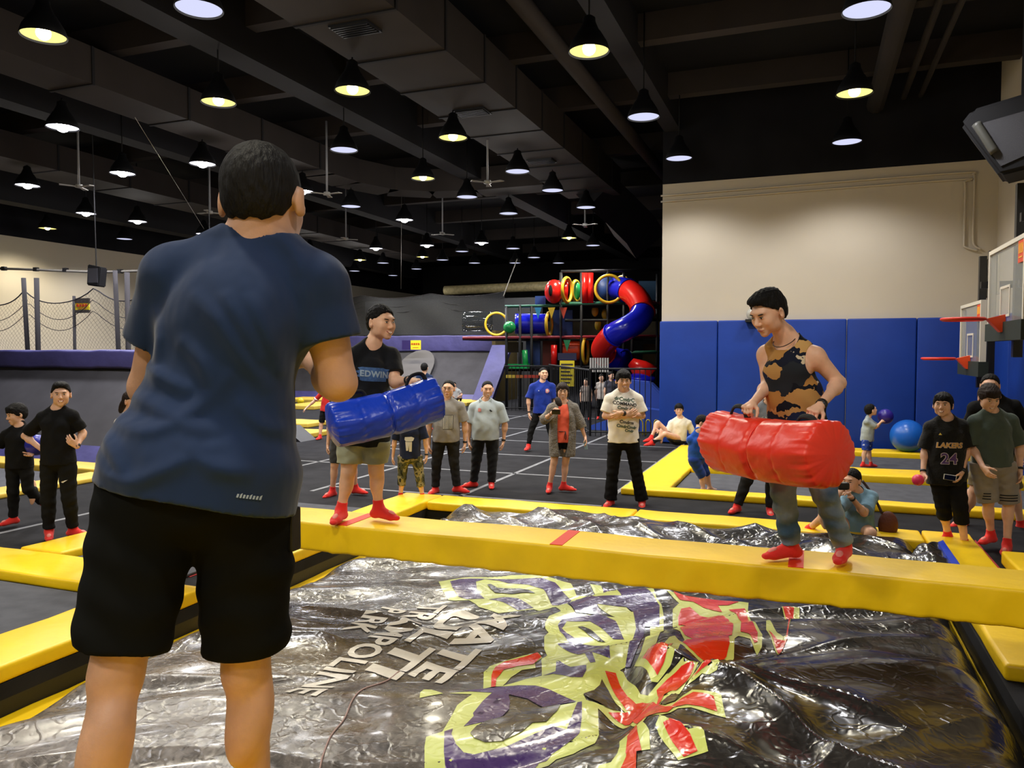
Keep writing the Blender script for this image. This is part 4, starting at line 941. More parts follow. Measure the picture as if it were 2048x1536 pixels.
for k in range(4): part('stand_leg', tube(bmesh.new(), [(c[0]-.25+.166*k, c[1]+.02, 0), (c[0]-.25+.166*k, c[1]+.02, .9)], .012, 6), M_metalb, t)
c = atd(1199, 738, 24.5); t = thing('white_slatted_board', 'white slatted board behind the railing, left of the white T-shirt man\'s head', 'board', (c[0], c[1], 0))
for k in range(8): part('slat', box(c[0]-.32+k*.08, c[0]-.27+k*.08, c[1], c[1]+.03, 1.4, 1.85), mat('off_white_slat', '#bdbab2', .6), t)
for k in (-.3, .27): part('board_leg', box(c[0]+k, c[0]+k+.03, c[1]+.03, c[1]+.06, 0, 1.85), M_metalb, t)
c = atd(1300, 855, 18.9); t = thing('yellow_stool_frame', 'yellow tubular stand behind the railing by the seated man', 'stand', (c[0], c[1], 0))
for dx in (-.3, -.1, .1): part('frame_loop', tube(bmesh.new(), bez([(c[0]+dx, c[1], 0), (c[0]+dx, c[1], .3), (c[0]+dx+.05, c[1], .38), (c[0]+dx+.12, c[1], .3), (c[0]+dx+.12, c[1], 0)], 4), .015, 8), mat('dull_yellow_tube', '#a89420', .5), t, True)
# ---- far yellow pads
for (px0, px1, pt, pb, lb) in ((560, 672, 797, 804, 'thin far pale yellow rail pad behind the yellow ball'), (560, 645, 806, 818, 'pale yellow rail pad just below the yellow ball'),
                               (872, 945, 799, 811, 'pale yellow rail pad at the foot of the far trampoline wall')):
    a, b = at(px0, pb, 0), at(px1, pb, 0); e = at(px0, pt, 0); y1 = a[1] + (e[1]-a[1])*.8
    if px0 == 872: y1 = min(y1, 28.3)
    pad(a[0], b[0], min(a[1], y1-.3), y1, lb, .14, M_yel2)
for (px0, px1, pt, pb, lb) in ((540, 636, 844, 853, 'pale yellow rail pad beside the red shirted child\'s legs'), (560, 636, 864, 874, 'pale yellow rail pad ending at the black wedge')):
    a, b = at(px0, pb, 0), at(px1, pb, 0); e = at(px0, pt, 0); pad(a[0], b[0], a[1], e[1], lb, .12, M_yel2)
c = at(592, 880, 0); t = thing('black_wedge', 'black foam wedge at the end of the pale yellow rail pads', 'wedge', c)
bm = bmesh.new(); prism(bm, [(-.5, 0), (.35, 0), (-.1, .32), (-.5, .32)], -.3, .3, lambda x, y, z: (x, z, y)); obj('wedge_body', bm, M_metalb, t)
# ---- right block pads by the pit corner
c = at(1950, 1122, 0); o = puff(1.75, 2.15, 7.55, 8.6, 0, .13, M_yel, 'corner_pad', 'short yellow corner pad at the feet of the black jersey man', 'pad'); 

# ---- balls
def ball(px, py, d, r, m, label, cat='ball'):
    c = atd(px, py, d); 
    bm = bmesh.new(); sphere(bm, (0, 0, 0), r, 32, 20); o = obj('ball', bm, m, None, True); o.location = Vector([float(v) for v in c]); return tag(o, label, cat)
d_ = depth_of(1815, 905, .0)
ex = ball(1815, 872, 14.9, .315, mat('blue_exercise_ball', '#1d62bf', .3, .5, bump=.03, bscale=30), 'big blue exercise ball against the blue wall pads', 'exercise ball')
ball(601, 802, 29.5, .13, mat('yellow_ball', '#e0c414', .4), 'yellow ball lying on a far pad left of the red shirted child')
M_pball = mat('purple_ball', '#2a1b86', .35, .5)
# ---------------------------------------------------------------- implicit surfaces for bodies and clothes
def nrm(v): v = np.asarray(v, float); return v/(np.linalg.norm(v)+1e-12)
class Field:
    def __init__(s): s.ops = []
    def add(s, fn, c, R, k=.02): s.ops.append(('u', fn, np.asarray(c, np.float32), R, k)); return s
    def cut(s, fn): s.ops.append(('c', fn)); return s
    def cone(s, a, b, ra, rb, k=.02, w=None, sq=1.0):
        """tapering rod; w is a direction along which it is squashed by sq"""
        a = np.asarray(a, np.float32); b = np.asarray(b, np.float32); ab = b-a; L2 = float(ab@ab)+1e-12
        if w is not None: w = nrm(w).astype(np.float32)
        def f(P):
            q = P-a; h = np.clip(q@ab/L2, 0, 1)[:, None]; q = q-ab*h
            if w is not None: q = q + (q@w)[:, None]*w*(1/sq-1)
            return np.sqrt((q*q).sum(1)) - (ra+(rb-ra)*h[:, 0])
        return s.add(f, (a+b)/2, math.sqrt(L2)/2+max(ra, rb), k)
    def ell(s, c, r, R=None, k=.02):
        c = np.asarray(c, np.float32); r = np.asarray(r, np.float32); M = np.eye(3, dtype=np.float32) if R is None else np.asarray(R, np.float32)
        def f(P):
            q = (P-c)@M; k0 = np.sqrt(((q/r)**2).sum(1)); k1 = np.sqrt(((q/(r*r))**2).sum(1))+1e-9
            return k0*(k0-1)/k1
        return s.add(f, c, float(r.max()), k)
    def sub(s, c, r, R=None, k=.01):
        c = np.asarray(c, np.float32); r = np.asarray(r, np.float32); M = np.eye(3, dtype=np.float32) if R is None else np.asarray(R, np.float32)
        def f(P, d):
            q = (P-c)@M; k0 = np.sqrt(((q/r)**2).sum(1)); k1 = np.sqrt(((q/(r*r))**2).sum(1))+1e-9
            e = -(k0*(k0-1)/k1); h = np.clip(.5-.5*(d-e)/k, 0, 1); return d+(e-d)*h + k*h*(1-h)
        return s.cut(f)
    def plane(s, p, n):
        """keep only the side that n points away from"""
        p = np.asarray(p, np.float32); n = nrm(n).astype(np.float32)
        return s.cut(lambda P, d: np.maximum(d, (P-p)@n))
    def warp(s, fn): s.ops.append(('w', fn)); return s
    def __call__(s, P):
        P = P.astype(np.float32); d = np.full(len(P), .5, np.float32)
        for o in s.ops:
            if o[0] == 'u':
                _, fn, c, R, k = o; q = P-c; I = np.flatnonzero((q*q).sum(1) < (R+.10)**2)
                if not len(I): continue
                e = fn(P[I]); a = d[I]
                h = np.clip(.5+.5*(a-e)/k, 0, 1); d[I] = a+(e-a)*h - k*h*(1-h)
            elif o[0] == 'c': d = o[1](P, d)
            else: d = d + o[1](P)
        return d
    def bounds(s):
        lo = np.min([o[2]-o[3] for o in s.ops if o[0] == 'u'], 0); hi = np.max([o[2]+o[3] for o in s.ops if o[0] == 'u'], 0); return lo-.03, hi+.03
def mesh_field(fl, vox, name='m', B=6):
    lo, hi = fl.bounds(); nb = np.maximum(1, np.ceil((hi-lo)/(vox*B)).astype(int)); n = nb*B+1
    g = np.stack(np.meshgrid(*[np.arange(k) for k in nb], indexing='ij'), -1).reshape(-1, 3)
    dc = fl(lo + (g+.5)*vox*B).reshape(nb); act = np.abs(dc) < vox*B*1.35+.012
    D = np.repeat(np.repeat(np.repeat(np.where(dc < 0, -1., 1.).astype(np.float32), B, 0), B, 1), B, 2); D = np.pad(D, ((0, 1),)*3, mode='edge')
    A = np.pad(np.repeat(np.repeat(np.repeat(act, B, 0), B, 1), B, 2), ((0, 1),)*3)
    for ax in range(3):
        S = np.roll(A, 1, ax); ix = [slice(None)]*3; ix[ax] = 0; S[tuple(ix)] = False; A = A | S
    I = np.argwhere(A); D[A] = fl(lo + I*vox); del A
    S = D < 0; c = np.zeros(n-1, np.uint8)
    for i in (0, 1):
        for j in (0, 1):
            for k in (0, 1): c += S[i:i+n[0]-1, j:j+n[1]-1, k:k+n[2]-1]
    cells = np.argwhere((c > 0) & (c < 8)); idx = np.full(n-1, -1, np.int32); idx[tuple(cells.T)] = np.arange(len(cells))
    pos = np.zeros((len(cells), 3), np.float32); cnt = np.zeros(len(cells), np.float32)
    cor = [(i, j, k) for i in (0, 1) for j in (0, 1) for k in (0, 1)]
    V = {o: D[cells[:, 0]+o[0], cells[:, 1]+o[1], cells[:, 2]+o[2]] for o in cor}
    for a in cor:
        for ax in range(3):
            if a[ax]: continue
            b = list(a); b[ax] = 1; b = tuple(b); d0, d1 = V[a], V[b]; m = (d0 < 0) != (d1 < 0); t_ = np.where(m, d0/np.where(m, d0-d1, 1), 0)
            p = np.zeros_like(pos)+np.array(a, np.float32); p[:, ax] += t_; pos += p*m[:, None]; cnt += m
    P = lo + (cells + pos/cnt[:, None])*vox; quads = []
    for ax in range(3):
        b, c2 = (ax+1) % 3, (ax+2) % 3; s0 = [slice(1, n[q]-1) for q in range(3)]; s0[ax] = slice(0, n[ax]-1)
        s1 = list(s0); s1[ax] = slice(1, n[ax]); df = S[tuple(s0)] != S[tuple(s1)]; E = np.argwhere(df); off = np.array([1, 1, 1]); off[ax] = 0; E = E+off
        ins = S[tuple(E.T)]; eb = np.zeros(3, int); eb[b] = 1; ec = np.zeros(3, int); ec[c2] = 1
        q = np.stack([idx[tuple((E-o).T)] for o in (0*eb, eb, eb+ec, ec)], 1)
        q = np.where(ins[:, None], q, q[:, ::-1]); q = q[(q >= 0).all(1)]; quads.append(q)
    Q = np.concatenate(quads)
    # light smoothing of the grid steps
    for it in range(2):
        acc = np.zeros_like(P); cn = np.zeros(len(P))
        for i in range(4):
            np.add.at(acc, Q[:, i], P[Q[:, (i+1) % 4]]); np.add.at(acc, Q[:, i], P[Q[:, (i+3) % 4]]); np.add.at(cn, Q[:, i], 2)
        P = P*.55 + .45*acc/np.maximum(cn, 1)[:, None]
    return np_mesh(name, P, Q)
def fobj(name, fl, vox, m, parent):
    me = mesh_field(fl, vox, name); o = link_mesh(name, me, m, parent)
    if parent is not None: o.matrix_parent_inverse = Matrix.LocRotScale(parent.location, parent.rotation_euler, None).inverted()
    return o
def ellmesh(name, c, r, R, m, parent, u=16, v=10):
    bm = bmesh.new(); sphere(bm, (0, 0, 0), 1, u, v); R = np.asarray(R)
    for w in bm.verts: w.co = Vector([float(x) for x in (np.asarray(c) + R@(np.array(w.co)*np.array(r)))])
    o = obj(name, bm, m, parent, True); o.matrix_parent_inverse = Matrix.LocRotScale(parent.location, parent.rotation_euler, None).inverted(); return o

M_skin = {k: mat('skin_%s' % k, c, .48, .4, var=.07, vscale=14, bump=.06, bscale=120, sub=.12) for k, c in
          dict(light='#e2b396', mid='#cf9a78', tan='#ba8560', near='#ba9075').items()}
M_hair = mat('black_hair', '#0a0808', .7, .22, bump=.5, bscale=16, stretch=(6, 6, 1.2), bdist=.02)
M_hairb = mat('dark_brown_hair', '#22130c', .65, .3, bump=.6, bscale=26, stretch=(6, 6, 1.2))
M_eye = mat('eye_dark', '#140e0c', .2, .6); M_eyew = mat('eye_white', '#d8d2ca', .3, .5); M_lip = mat('lips', '#a4524a', .4, .5); M_teeth = mat('teeth', '#efe6d8', .3, .5)
M_brow = mat('eyebrow_hair', '#1b1310', .8); M_sock = mat('red_grip_sock', '#e3302a', .85, .2, bump=.25, bscale=200, sheen=.2)
M_glow = mat('grip_print', '#ec8a80', .7); M_watch = mat('black_band', '#101010', .5)
def cloth(name, color, **k):
    kw = dict(rough=.88, spec=.2, var=.05, vscale=5, bump=.5, bscale=9, bdist=.03, sheen=.15, detail=2); kw.update(k); return mat(name, color, **kw)

def head_frame(yaw, pitch=0, roll=0):
    """yaw 0 looks at the camera, positive to the picture's right, 180 away from it"""
    y, p = math.radians(yaw), math.radians(pitch)
    f = (-FWD*math.cos(y) + RGT*math.sin(y))*math.cos(p) + UPV*math.sin(p)
    r = nrm(np.cross(f, UPV)); u = np.cross(r, f)
    if roll: a = math.radians(roll); r, u = r*math.cos(a)+u*math.sin(a), u*math.cos(a)-r*math.sin(a)
    return r, f, u
def add_head(fl, C, fr, s, jaw=1.0, ears=True):
    r, f, u = fr; R = np.stack([r, f, u], 1); L = lambda x, y, z: C + s*(r*x + f*y + u*z)
    E = lambda c, rad, k=.015: fl.ell(L(*c), np.array(rad)*s, R, k*s)
    E((0, -.014, .030), (.076, .094, .083)); E((0, .014, -.010), (.066*jaw, .074, .080), .03); E((0, .046, -.066), (.042*jaw, .040, .036), .02)
    E((0, .070, -.092), (.022*jaw, .018, .017), .018)
    for q in (-1, 1):
        E((q*.040*jaw, .056, -.022), (.026, .028, .030), .025); E((q*.044*jaw, .020, -.060), (.020, .040, .026), .025)
        if ears:
            fl.ell(L(q*.084, -.010, -.004), np.array((.010, .021, .034))*s, np.stack([nrm(r - f*q*.35), nrm(f + r*q*.35), u], 1), .006*s)
            fl.sub(L(q*.092, .002, .0), np.array((.006, .010, .017))*s, R, .004*s)
    E((0, .076, .034), (.050, .018, .014), .02)
    for q in (-1, 1): fl.sub(L(q*.031, .098, .008), np.array((.019, .012, .010))*s, R, .012*s)
    fl.cone(L(0, .086, .014), L(0, .107, -.022), .007*s, .0115*s, .010*s); E((0, .103, -.026), (.013, .011, .009), .008)
    for q in (-1, 1): E((q*.012, .096, -.029), (.008, .010, .008), .006)
    E((0, .089, -.058), (.024, .010, .007), .008); E((0, .087, -.070), (.019, .009, .006), .008)
    fl.sub(L(0, .100, -.0640), np.array((.022, .008, .0022))*s, R, .003*s)
    for q in (-1, 1): E((q*.031, .080, .008), (.015, .010, .009), .005)
def face_parts(t, C, fr, s, smile=1, detail=1, glasses=False):
    r, f, u = fr; R = np.stack([r, f, u], 1); L = lambda x, y, z: C + s*(r*x + f*y + u*z)
    for q in (-1, 1):
        tilt = np.stack([nrm(r + u*.12*q - f*.28*q), f, nrm(u - r*.12*q)], 1)
        if detail > 1:
            ellmesh('eye', L(q*.031, .0865, .0075), np.array((.0125, .0045, .0042))*s, tilt, M_eyew, t); ellmesh('iris', L(q*.031, .0895, .0075), np.array((.0052, .0028, .0042))*s, tilt, M_eye, t)
            ellmesh('eyelid', L(q*.031, .0885, .0125), np.array((.0135, .0035, .0016))*s, tilt, M_eye, t)
        else: ellmesh('eye', L(q*.031, .0885, .0085), np.array((.0135, .0035, .0036))*s, tilt, M_eye, t, 12, 8)
        ellmesh('eyebrow', L(q*.033, .0905, .028), np.array((.018, .004, .0036))*s, tilt, M_brow, t, 12, 8)
    if smile:
        w = .024 if smile > 1 else .021
        bm = bmesh.new(); P = [L(w*x, .094-.012*x*x, -.0640+.007*x*x*smile) for x in np.linspace(-1, 1, 9)]; tube(bm, P, [ .0015*s]+[.0058*s]*7+[.0015*s], 8)
        o = obj('mouth', bm, M_lip, t, True); o.matrix_parent_inverse = Matrix.LocRotScale(t.location, t.rotation_euler, None).inverted()
        bm = bmesh.new(); P = [L(w*.8*x, .098-.012*x*x, -.0632+.006*x*x*smile) for x in np.linspace(-1, 1, 7)]; tube(bm, P, [.001*s]+[.0036*s]*5+[.001*s], 8)
        o = obj('teeth', bm, M_teeth, t, True); o.matrix_parent_inverse = Matrix.LocRotScale(t.location, t.rotation_euler, None).inverted()
    else: ellmesh('mouth', L(0, .0945, -.0645), np.array((.019, .0045, .005))*s, R, M_lip, t, 12, 8)
    if glasses:
        bm = bmesh.new()
        for q in (-1, 1):
            torus(bm, L(q*.032, .103, .005), .021*s, .0014*s, f, 20, 6); tube(bm, [L(q*.053, .100, .010), L(q*.080, .02, .008)], .0014*s, 6)
        tube(bm, [L(-.011, .105, .008), L(.011, .105, .008)], .0014*s, 6)
        o = obj('glasses', bm, mat('glasses_frame', '#1a1512', .3, .6), t, True); o.matrix_parent_inverse = Matrix.LocRotScale(t.location, t.rotation_euler, None).inverted()
def hair_field(C, fr, s, style):
    """style: short, crop, quiff, fringe, side, bald_front, long_tail, bob, curly"""
    r, f, u = fr; R = np.stack([r, f, u], 1).astype(np.float32); L = lambda x, y, z: C + s*(r*x + f*y + u*z); fl = Field()
    th = {'crop': .004, 'short': .010, 'quiff': .011, 'fringe': .016, 'side': .015, 'thin': .006, 'long': .013, 'curly': .014}[style]
    fl.ell(L(0, -.015, .032), np.array((.076+th, .096+th, .084+th*1.5))*s, R, .02*s)
    fl.ell(L(0, -.050, -.018), np.array((.058+th*.5, .046+th*.7, .052))*s, R, .03*s)
    if style == 'quiff':
        fl.ell(L(0, .035, .100), np.array((.060, .050, .030))*s, R, .03*s); fl.ell(L(.01, .065, .092), np.array((.042, .026, .022))*s, R, .02*s); fl.ell(L(0, -.03, .10), np.array((.062, .06, .028))*s, R, .03*s)
    if style in ('fringe', 'side'):
        fl.ell(L(0, .045, .075), np.array((.066, .050, .034))*s, R, .02*s)
        for x in (-.045, -.02, .005, .03, .05): fl.cone(L(x, .06, .085), L(x*1.1, .094-.5*abs(x), .050 if style == 'fringe' else .056), .020*s, .010*s, .012*s)
    if style == 'curly': fl.ell(L(0, .0, .105), np.array((.065, .075, .026))*s, R, .02*s); fl.ell(L(0, .07, .07), np.array((.05, .02, .02))*s, R, .02*s)
    if style == 'long':
        for q in (-1, 1):
            fl.cone(L(q*.066, .028, .045), L(q*.070, .030, -.055), .022*s, .014*s, .02*s)
            fl.cone(L(q*.064, -.01, .03), L(q*.066, -.02, -.07), .028*s, .024*s, .02*s)
        fl.ell(L(0, .050, .070), np.array((.064, .042, .030))*s, R, .02*s)
        for x in (-.04, -.013, .013, .04): fl.cone(L(x, .06, .08), L(x, .092-.4*abs(x), .038), .018*s, .009*s, .01*s)
    hy = {'crop': .078, 'thin': .052, 'short': .072, 'quiff': .076}.get(style)
    ys = np.array([-.14, -.07, -.035, -.012, .004, .03, .05, .075, .12], np.float32)
    zs = np.array([-.060, -.056, -.04, -.008, .022, .034, .054, .082, .09], np.float32)
    if style == 'thin': zs = np.array([-.075, -.07, -.05, -.01, .022, .034, .070, .104, .12], np.float32)
    if style in ('fringe',): zs = np.array([-.08, -.078, -.06, -.02, -.012, -.006, .020, .036, .036], np.float32)
    if style in ('side',): zs = np.array([-.08, -.078, -.06, -.03, -.028, -.02, .030, .046, .046], np.float32)
    if style == 'long': zs = np.array([-.09, -.09, -.09, -.085, -.08, -.075, .020, .026, .026], np.float32)
    Cc = np.asarray(C, np.float32)
    def hl(P, d):
        q = (P-Cc)@R/s; z0 = np.interp(q[:, 1], ys, zs) + .0035*np.sin(q[:, 0]*170) + .002*np.sin(q[:, 0]*410+1); return np.maximum(d, ((z0 - q[:, 2])*s*.8).astype(np.float32))
    fl.cut(hl)
    amp = {'crop': .0012, 'thin': .0012}.get(style, .0028)*s
    fl.warp(lambda P: (amp*np.sin(((P-Cc)@R)[:, 0]*230/s + 4*np.sin(((P-Cc)@R)[:, 2]*50/s))*np.sin(((P-Cc)@R)[:, 1]*120/s+1.3)).astype(np.float32))
    return fl
def add_hand(fl, wr, d, pn, s, curl=.5, thumb=1, spread=.10, k=.006):
    """wrist point, direction to the knuckles, direction the palm faces, finger curl 0..1.6, thumb side"""
    wr = np.asarray(wr, float); d = nrm(d); pn = nrm(np.asarray(pn, float) - d*np.dot(pn, d)); sd = np.cross(pn, d)*thumb
    L = lambda x, y, z: wr + s*(sd*x + d*y + pn*z)
    fl.cone(wr, L(0, .03, 0), .024*s, .025*s, .02*s, pn, .75)
    fl.cone(L(.012, .035, 0), L(.020, .078, 0), .022*s, .019*s, .015*s, pn, .62); fl.cone(L(-.012, .035, 0), L(-.020, .074, 0), .021*s, .018*s, .015*s, pn, .62)
    fl.cone(L(.022, .03, .008), L(.026, .05, .010), .016*s, .014*s, .012*s)
    for i, (x, y, ln) in enumerate(((.030, .086, .072), (.010, .090, .080), (-.010, .088, .074), (-.029, .080, .058))):
        p = L(x, y-.012, 0); a = 0; dirn = d + sd*(x*spread*22); rr = (.0088 if i < 3 else .0076)*s
        for j, fr_ in enumerate((.45, .30, .25)):
            a += curl*(.75 if j == 0 else .95)*(1+.12*i)*.8
            q = p + s*ln*fr_*1.05*(nrm(dirn)*math.cos(a) + pn*math.sin(a)); fl.cone(p, q, rr*(1-.06*j), rr*(.94-.06*j), k*s); p = q
    p = L(.026, .030, .008); dirs = [nrm(sd*.75+d*.7+pn*.25), nrm(sd*.35+d*.8+pn*.55), nrm(sd*.05+d*.85+pn*(.5+curl*.3))]
    for j, (dd, ln, rr) in enumerate(zip(dirs, (.036, .032, .026), (.0125, .0105, .009))):
        q = p + dd*ln*s; fl.cone(p, q, rr*s, rr*.92*s, k*s); p = q

DEF = dict(hd=(0, .068), nk=(0, .168), sa=(-.095, .200), sb=(.095, .200), ea=(-.128, .365), eb=(.128, .365), wa=(-.130, .500), wb=(.130, .500),
           pa=(-.050, .508), pb=(.050, .508), ka=(-.062, .728), kb=(.062, .728), aa=(-.075, .948), ab=(.075, .948))
def person(label, x, yt, yf, D, J={}, name='person', face=(0, 0, 0), front=0, skin='light', hair='short', hairm=None, shirt=None, pants=None, coat=None, socks=True, build=1.0, belly=0,
           vox=.0065, smile=1, detail=1, glasses=False, palms=None, extra=None, hsize=None, toes=None, dz=0, headless=False, group=None, hk=1.07, sockh=.07, female=False, jaw=1.0, bodycut=None, adj=True, legb=None):
    """x, yt, yf: centre, head top and sole in the picture; D: depth in metres; J: joints given as (px, py, extra depth)"""
    h = yf-yt; S = h*D/F if hsize is None else hsize; s = S/1.72
    jt = {}
    for k_, (fx, fy) in DEF.items():
        jt[k_] = atd(x + fx*h*(build if k_[0] in 'se' else 1), yt + fy*h, D + (.0))
    for k_, v in J.items():
        if k_ in ('ta', 'tb', 'ha', 'hb'): continue
        jt[k_] = atd(v[0], v[1], D + (v[2] if len(v) > 2 else 0))
    if adj:
        c_ = (jt['sa']+jt['sb'])/2
        for q in ('sa', 'sb'): jt[q] = c_ + (jt[q]-c_)*.93 - UPV*.014*s
    foot = (jt['aa'] + jt['ab'])/2
    t = thing(name, label, 'person', (foot[0], foot[1], min(jt['aa'][2], jt['ab'][2]) - .07*s), 0, group)
    pel = (jt['pa']+jt['pb'])/2; nk = jt['nk']; U = nrm(nk-pel); X = jt['sb']-jt['sa']; hs = np.linalg.norm(X)/2; Xs = nrm(X - U*np.dot(X, U)); Fr = np.cross(U, Xs)
    fv = head_frame(front)[1]
    if np.dot(Fr, fv) < 0: Fr = -Fr
    R = np.stack([Xs, Fr, U], 1); Lt = np.linalg.norm(nk-pel)
    Xh = jt['pb']-jt['pa']; Xh = nrm(Xh - U*np.dot(Xh, U)); Fh = np.cross(U, Xh); Fh = Fh if np.dot(Fh, fv) > -.2 else -Fh; Rp = np.stack([Xh, Fh, U], 1)
    B = build; T = lambda a, c=0, w=0: pel + U*Lt*a + Fr*c*s + Xs*w*s
    rx = max(.122*s*B, hs*.78)
    # feet
    toes = toes or {}; feet = []
    for q, key in ((-1, 'a'), (1, 'b')):
        an = jt['a'+key]; tv = J.get('t'+key)
        td = atd(tv[0], tv[1], D + (tv[2] if len(tv) > 2 else 0)) - an if tv is not None else Fr*.8 + Xs*q*.25
        td = nrm(td - UPV*np.dot(td, UPV)*(0 if (tv is not None and len(tv) > 3) else 1)); feet.append((an, td))
    def torso(fl, inf=0.0, k=.05):
        i = inf
        fl.ell(T(.02), (.152*s*B+i, .108*s*B+i, .125*s+i), Rp, k*s); fl.ell(T(.30), ((.118 if female else .134)*s*B+i, .092*s*B+i, .16*s+i), R, k*s)
        if belly: fl.ell(T(.22, .045), (.13*s*B+i, (.09+belly)*s+i, .15*s+i), R, k*s)
        fl.ell(T(.66, .005), (rx+i, .108*s*B+i, .165*s+i), R, k*s)
        for q, S_ in ((-1, jt['sa']), (1, jt['sb'])):
            fl.cone(T(.90, 0, q*.03/s if False else q*.02), S_ - U*.006*s, .050*s+i, .046*s+i*.8, .04*s, Fr, .9)
            fl.cone(nk + U*.035*s, S_ + U*.006*s - Fr*.005, .042*s+i*.4, .034*s+i*.7, .04*s)
            if female: fl.ell(T(.60, .085, q*.065), (.055*s+i, .045*s+i, .055*s+i), R, .03*s)
            else: fl.ell(T(.68, .055, q*.07), (.072*s+i*.5, .046*s+i*.6, .06*s+i*.5), R, .05*s)
    def arm(fl, key, inf=0, upto=2.0, k=.02):
        sh, el, wr = jt['s'+key], jt['e'+key], jt['w'+key]; i = inf
        fl.cone(sh, el, (.050*B)*s+i, (.037*B)*s+i, .03*s); fl.ell(sh - U*.015*s, np.array((.052, .052, .060))*s*B+i, R, .03*s)
        if upto > 1: fl.cone(el, wr, .0365*B*s+i, .0235*s+i, k*s); m_ = el+(wr-el)*.22; fl.ell(m_, (.0375*s*B+i,)*3, R, .035*s)
    LB = legb or B
    def leg(fl, key, inf=0, k=.04, taper=None):
        B = LB; hp, kn, an = jt['p'+key], jt['k'+key], jt['a'+key]; i = inf
        fl.cone(hp+U*.01, kn, .083*B*s+i, .053*s*(.5+.5*B)+i, k*s); c1 = kn + (an-kn)*.97
        fl.cone(kn, c1, .050*s+i, .033*s+i*(taper if taper else 1), .02*s)
        fl.ell(kn + (an-kn)*.28 - Fh*.018*s, (.046*s*B+i, .050*s*B+i, .095*s+i), np.stack([Xh, Fh, nrm(kn-an)], 1) if abs(np.dot(nrm(kn-an), U)) > .5 else Rp, .03*s)
    def foot_f(fl, i_, inf=0):
        an, td = feet[i_]; dn = -UPV if len(J.get('t'+'ab'[i_], (0,))) < 4 else nrm(np.cross(np.cross(td, nrm(jt['k'+'ab'[i_]]-an)), td))*-1
        hl = an - td*.035*s + dn*.045*s; bl = an + td*.125*s + dn*.052*s
        fl.cone(hl, bl, .033*s+inf, .033*s+inf, .02*s, dn, .75); fl.cone(an, hl, .036*s+inf, .030*s+inf, .03*s); fl.cone(an + dn*.01, bl - dn*.006*s, .034*s+inf, .024*s+inf, .03*s)
        fl.cone(bl, bl + td*.055*s + dn*.006*s, .031*s+inf, .024*s+inf, .02*s, dn, .68)
    # body
    fl = Field(); torso(fl)
    for key in 'ab': leg(fl, key); arm(fl, key)
    for i_ in (0, 1): foot_f(fl, i_)
    C = jt['hd']; hf = head_frame(*face); hs_ = s*hk
    if not headless:
        fl.cone(nk - U*.01*s, C - hf[2]*.050*s - hf[1]*.030*s, .056*s*(.5+.5*B), .047*s*(.5+.5*B), .03*s); add_head(fl, C, hf, hs_, jaw)
    for key, th in (('a', 1), ('b', -1)):
        pm = (palms or {}).get(key, {}); hv = J.get('h'+key)
        d_ = atd(hv[0], hv[1], D + (hv[2] if len(hv) > 2 else 0)) - jt['w'+key] if hv is not None else jt['w'+key]-jt['e'+key]
        pn = pm.get('pn', Xs*(1 if key == 'a' else -1)); pn = sum(c*v for c, v in zip(pn, (RGT, FWD, UPV))) if isinstance(pn, tuple) else pn
        add_hand(fl, jt['w'+key], d_, pn, s*1.03, pm.get('curl', .45), pm.get('thumb', th*(1 if np.dot(np.cross(pn, nrm(d_)), fv)*th >= 0 else -1)), pm.get('spread', .08))
    if extra: extra(fl, jt, s)
    if bodycut: bodycut(fl, jt, s)
    fobj('body', fl, vox, M_skin[skin], t)
    if socks:
        for i_ in (0, 1):
            f2 = Field(); foot_f(f2, i_, .005); an = feet[i_][0]; kn = jt['k'+'ab'[i_]]; ax = nrm(kn-an); f2.cone(an, an + ax*sockh*1.6*s, .040*s, .042*s, .02*s); f2.plane(an + ax*sockh*s, ax)
            sk = fobj('sock', f2, vox, M_sock, t)
            td = feet[i_][1]; c_ = an + td*.135*s - UPV*.022*s; fw = np.stack([nrm(np.cross(td, UPV)), nrm(td-UPV*.35), UPV], 1)
            if D < 13: g_ = ellmesh('grip_print', c_, (.022*s, .035*s, .014*s), fw, M_glow, t, 10, 6); g_.parent = sk; g_.matrix_parent_inverse = Matrix()
    if not headless:
        if hair: fobj('hair', hair_field(C, hf, hs_, hair), min(vox, .0055), hairm or M_hair, t)
        if detail: face_parts(t, C, hf, hs_, smile, detail, glasses)
    # pants
    def folds(amp, f1, f2, ax1, ax2):
        a1, a2 = nrm(ax1).astype(np.float32), nrm(ax2).astype(np.float32); o = pel.astype(np.float32); ph = (x % 7)
        def g(P):
            q = P-o; u_ = q@a1; v_ = q@a2; w_ = .035*np.sin(v_*9+ph) + .02*np.sin(v_*23+2*ph)
            return (amp*(np.sin((u_+w_)*f1+ph)*(.5+.5*np.sin(v_*f2*.6+u_*6)) + .5*np.sin((u_-.6*v_+w_)*f1*1.7))).astype(np.float32)
        return g
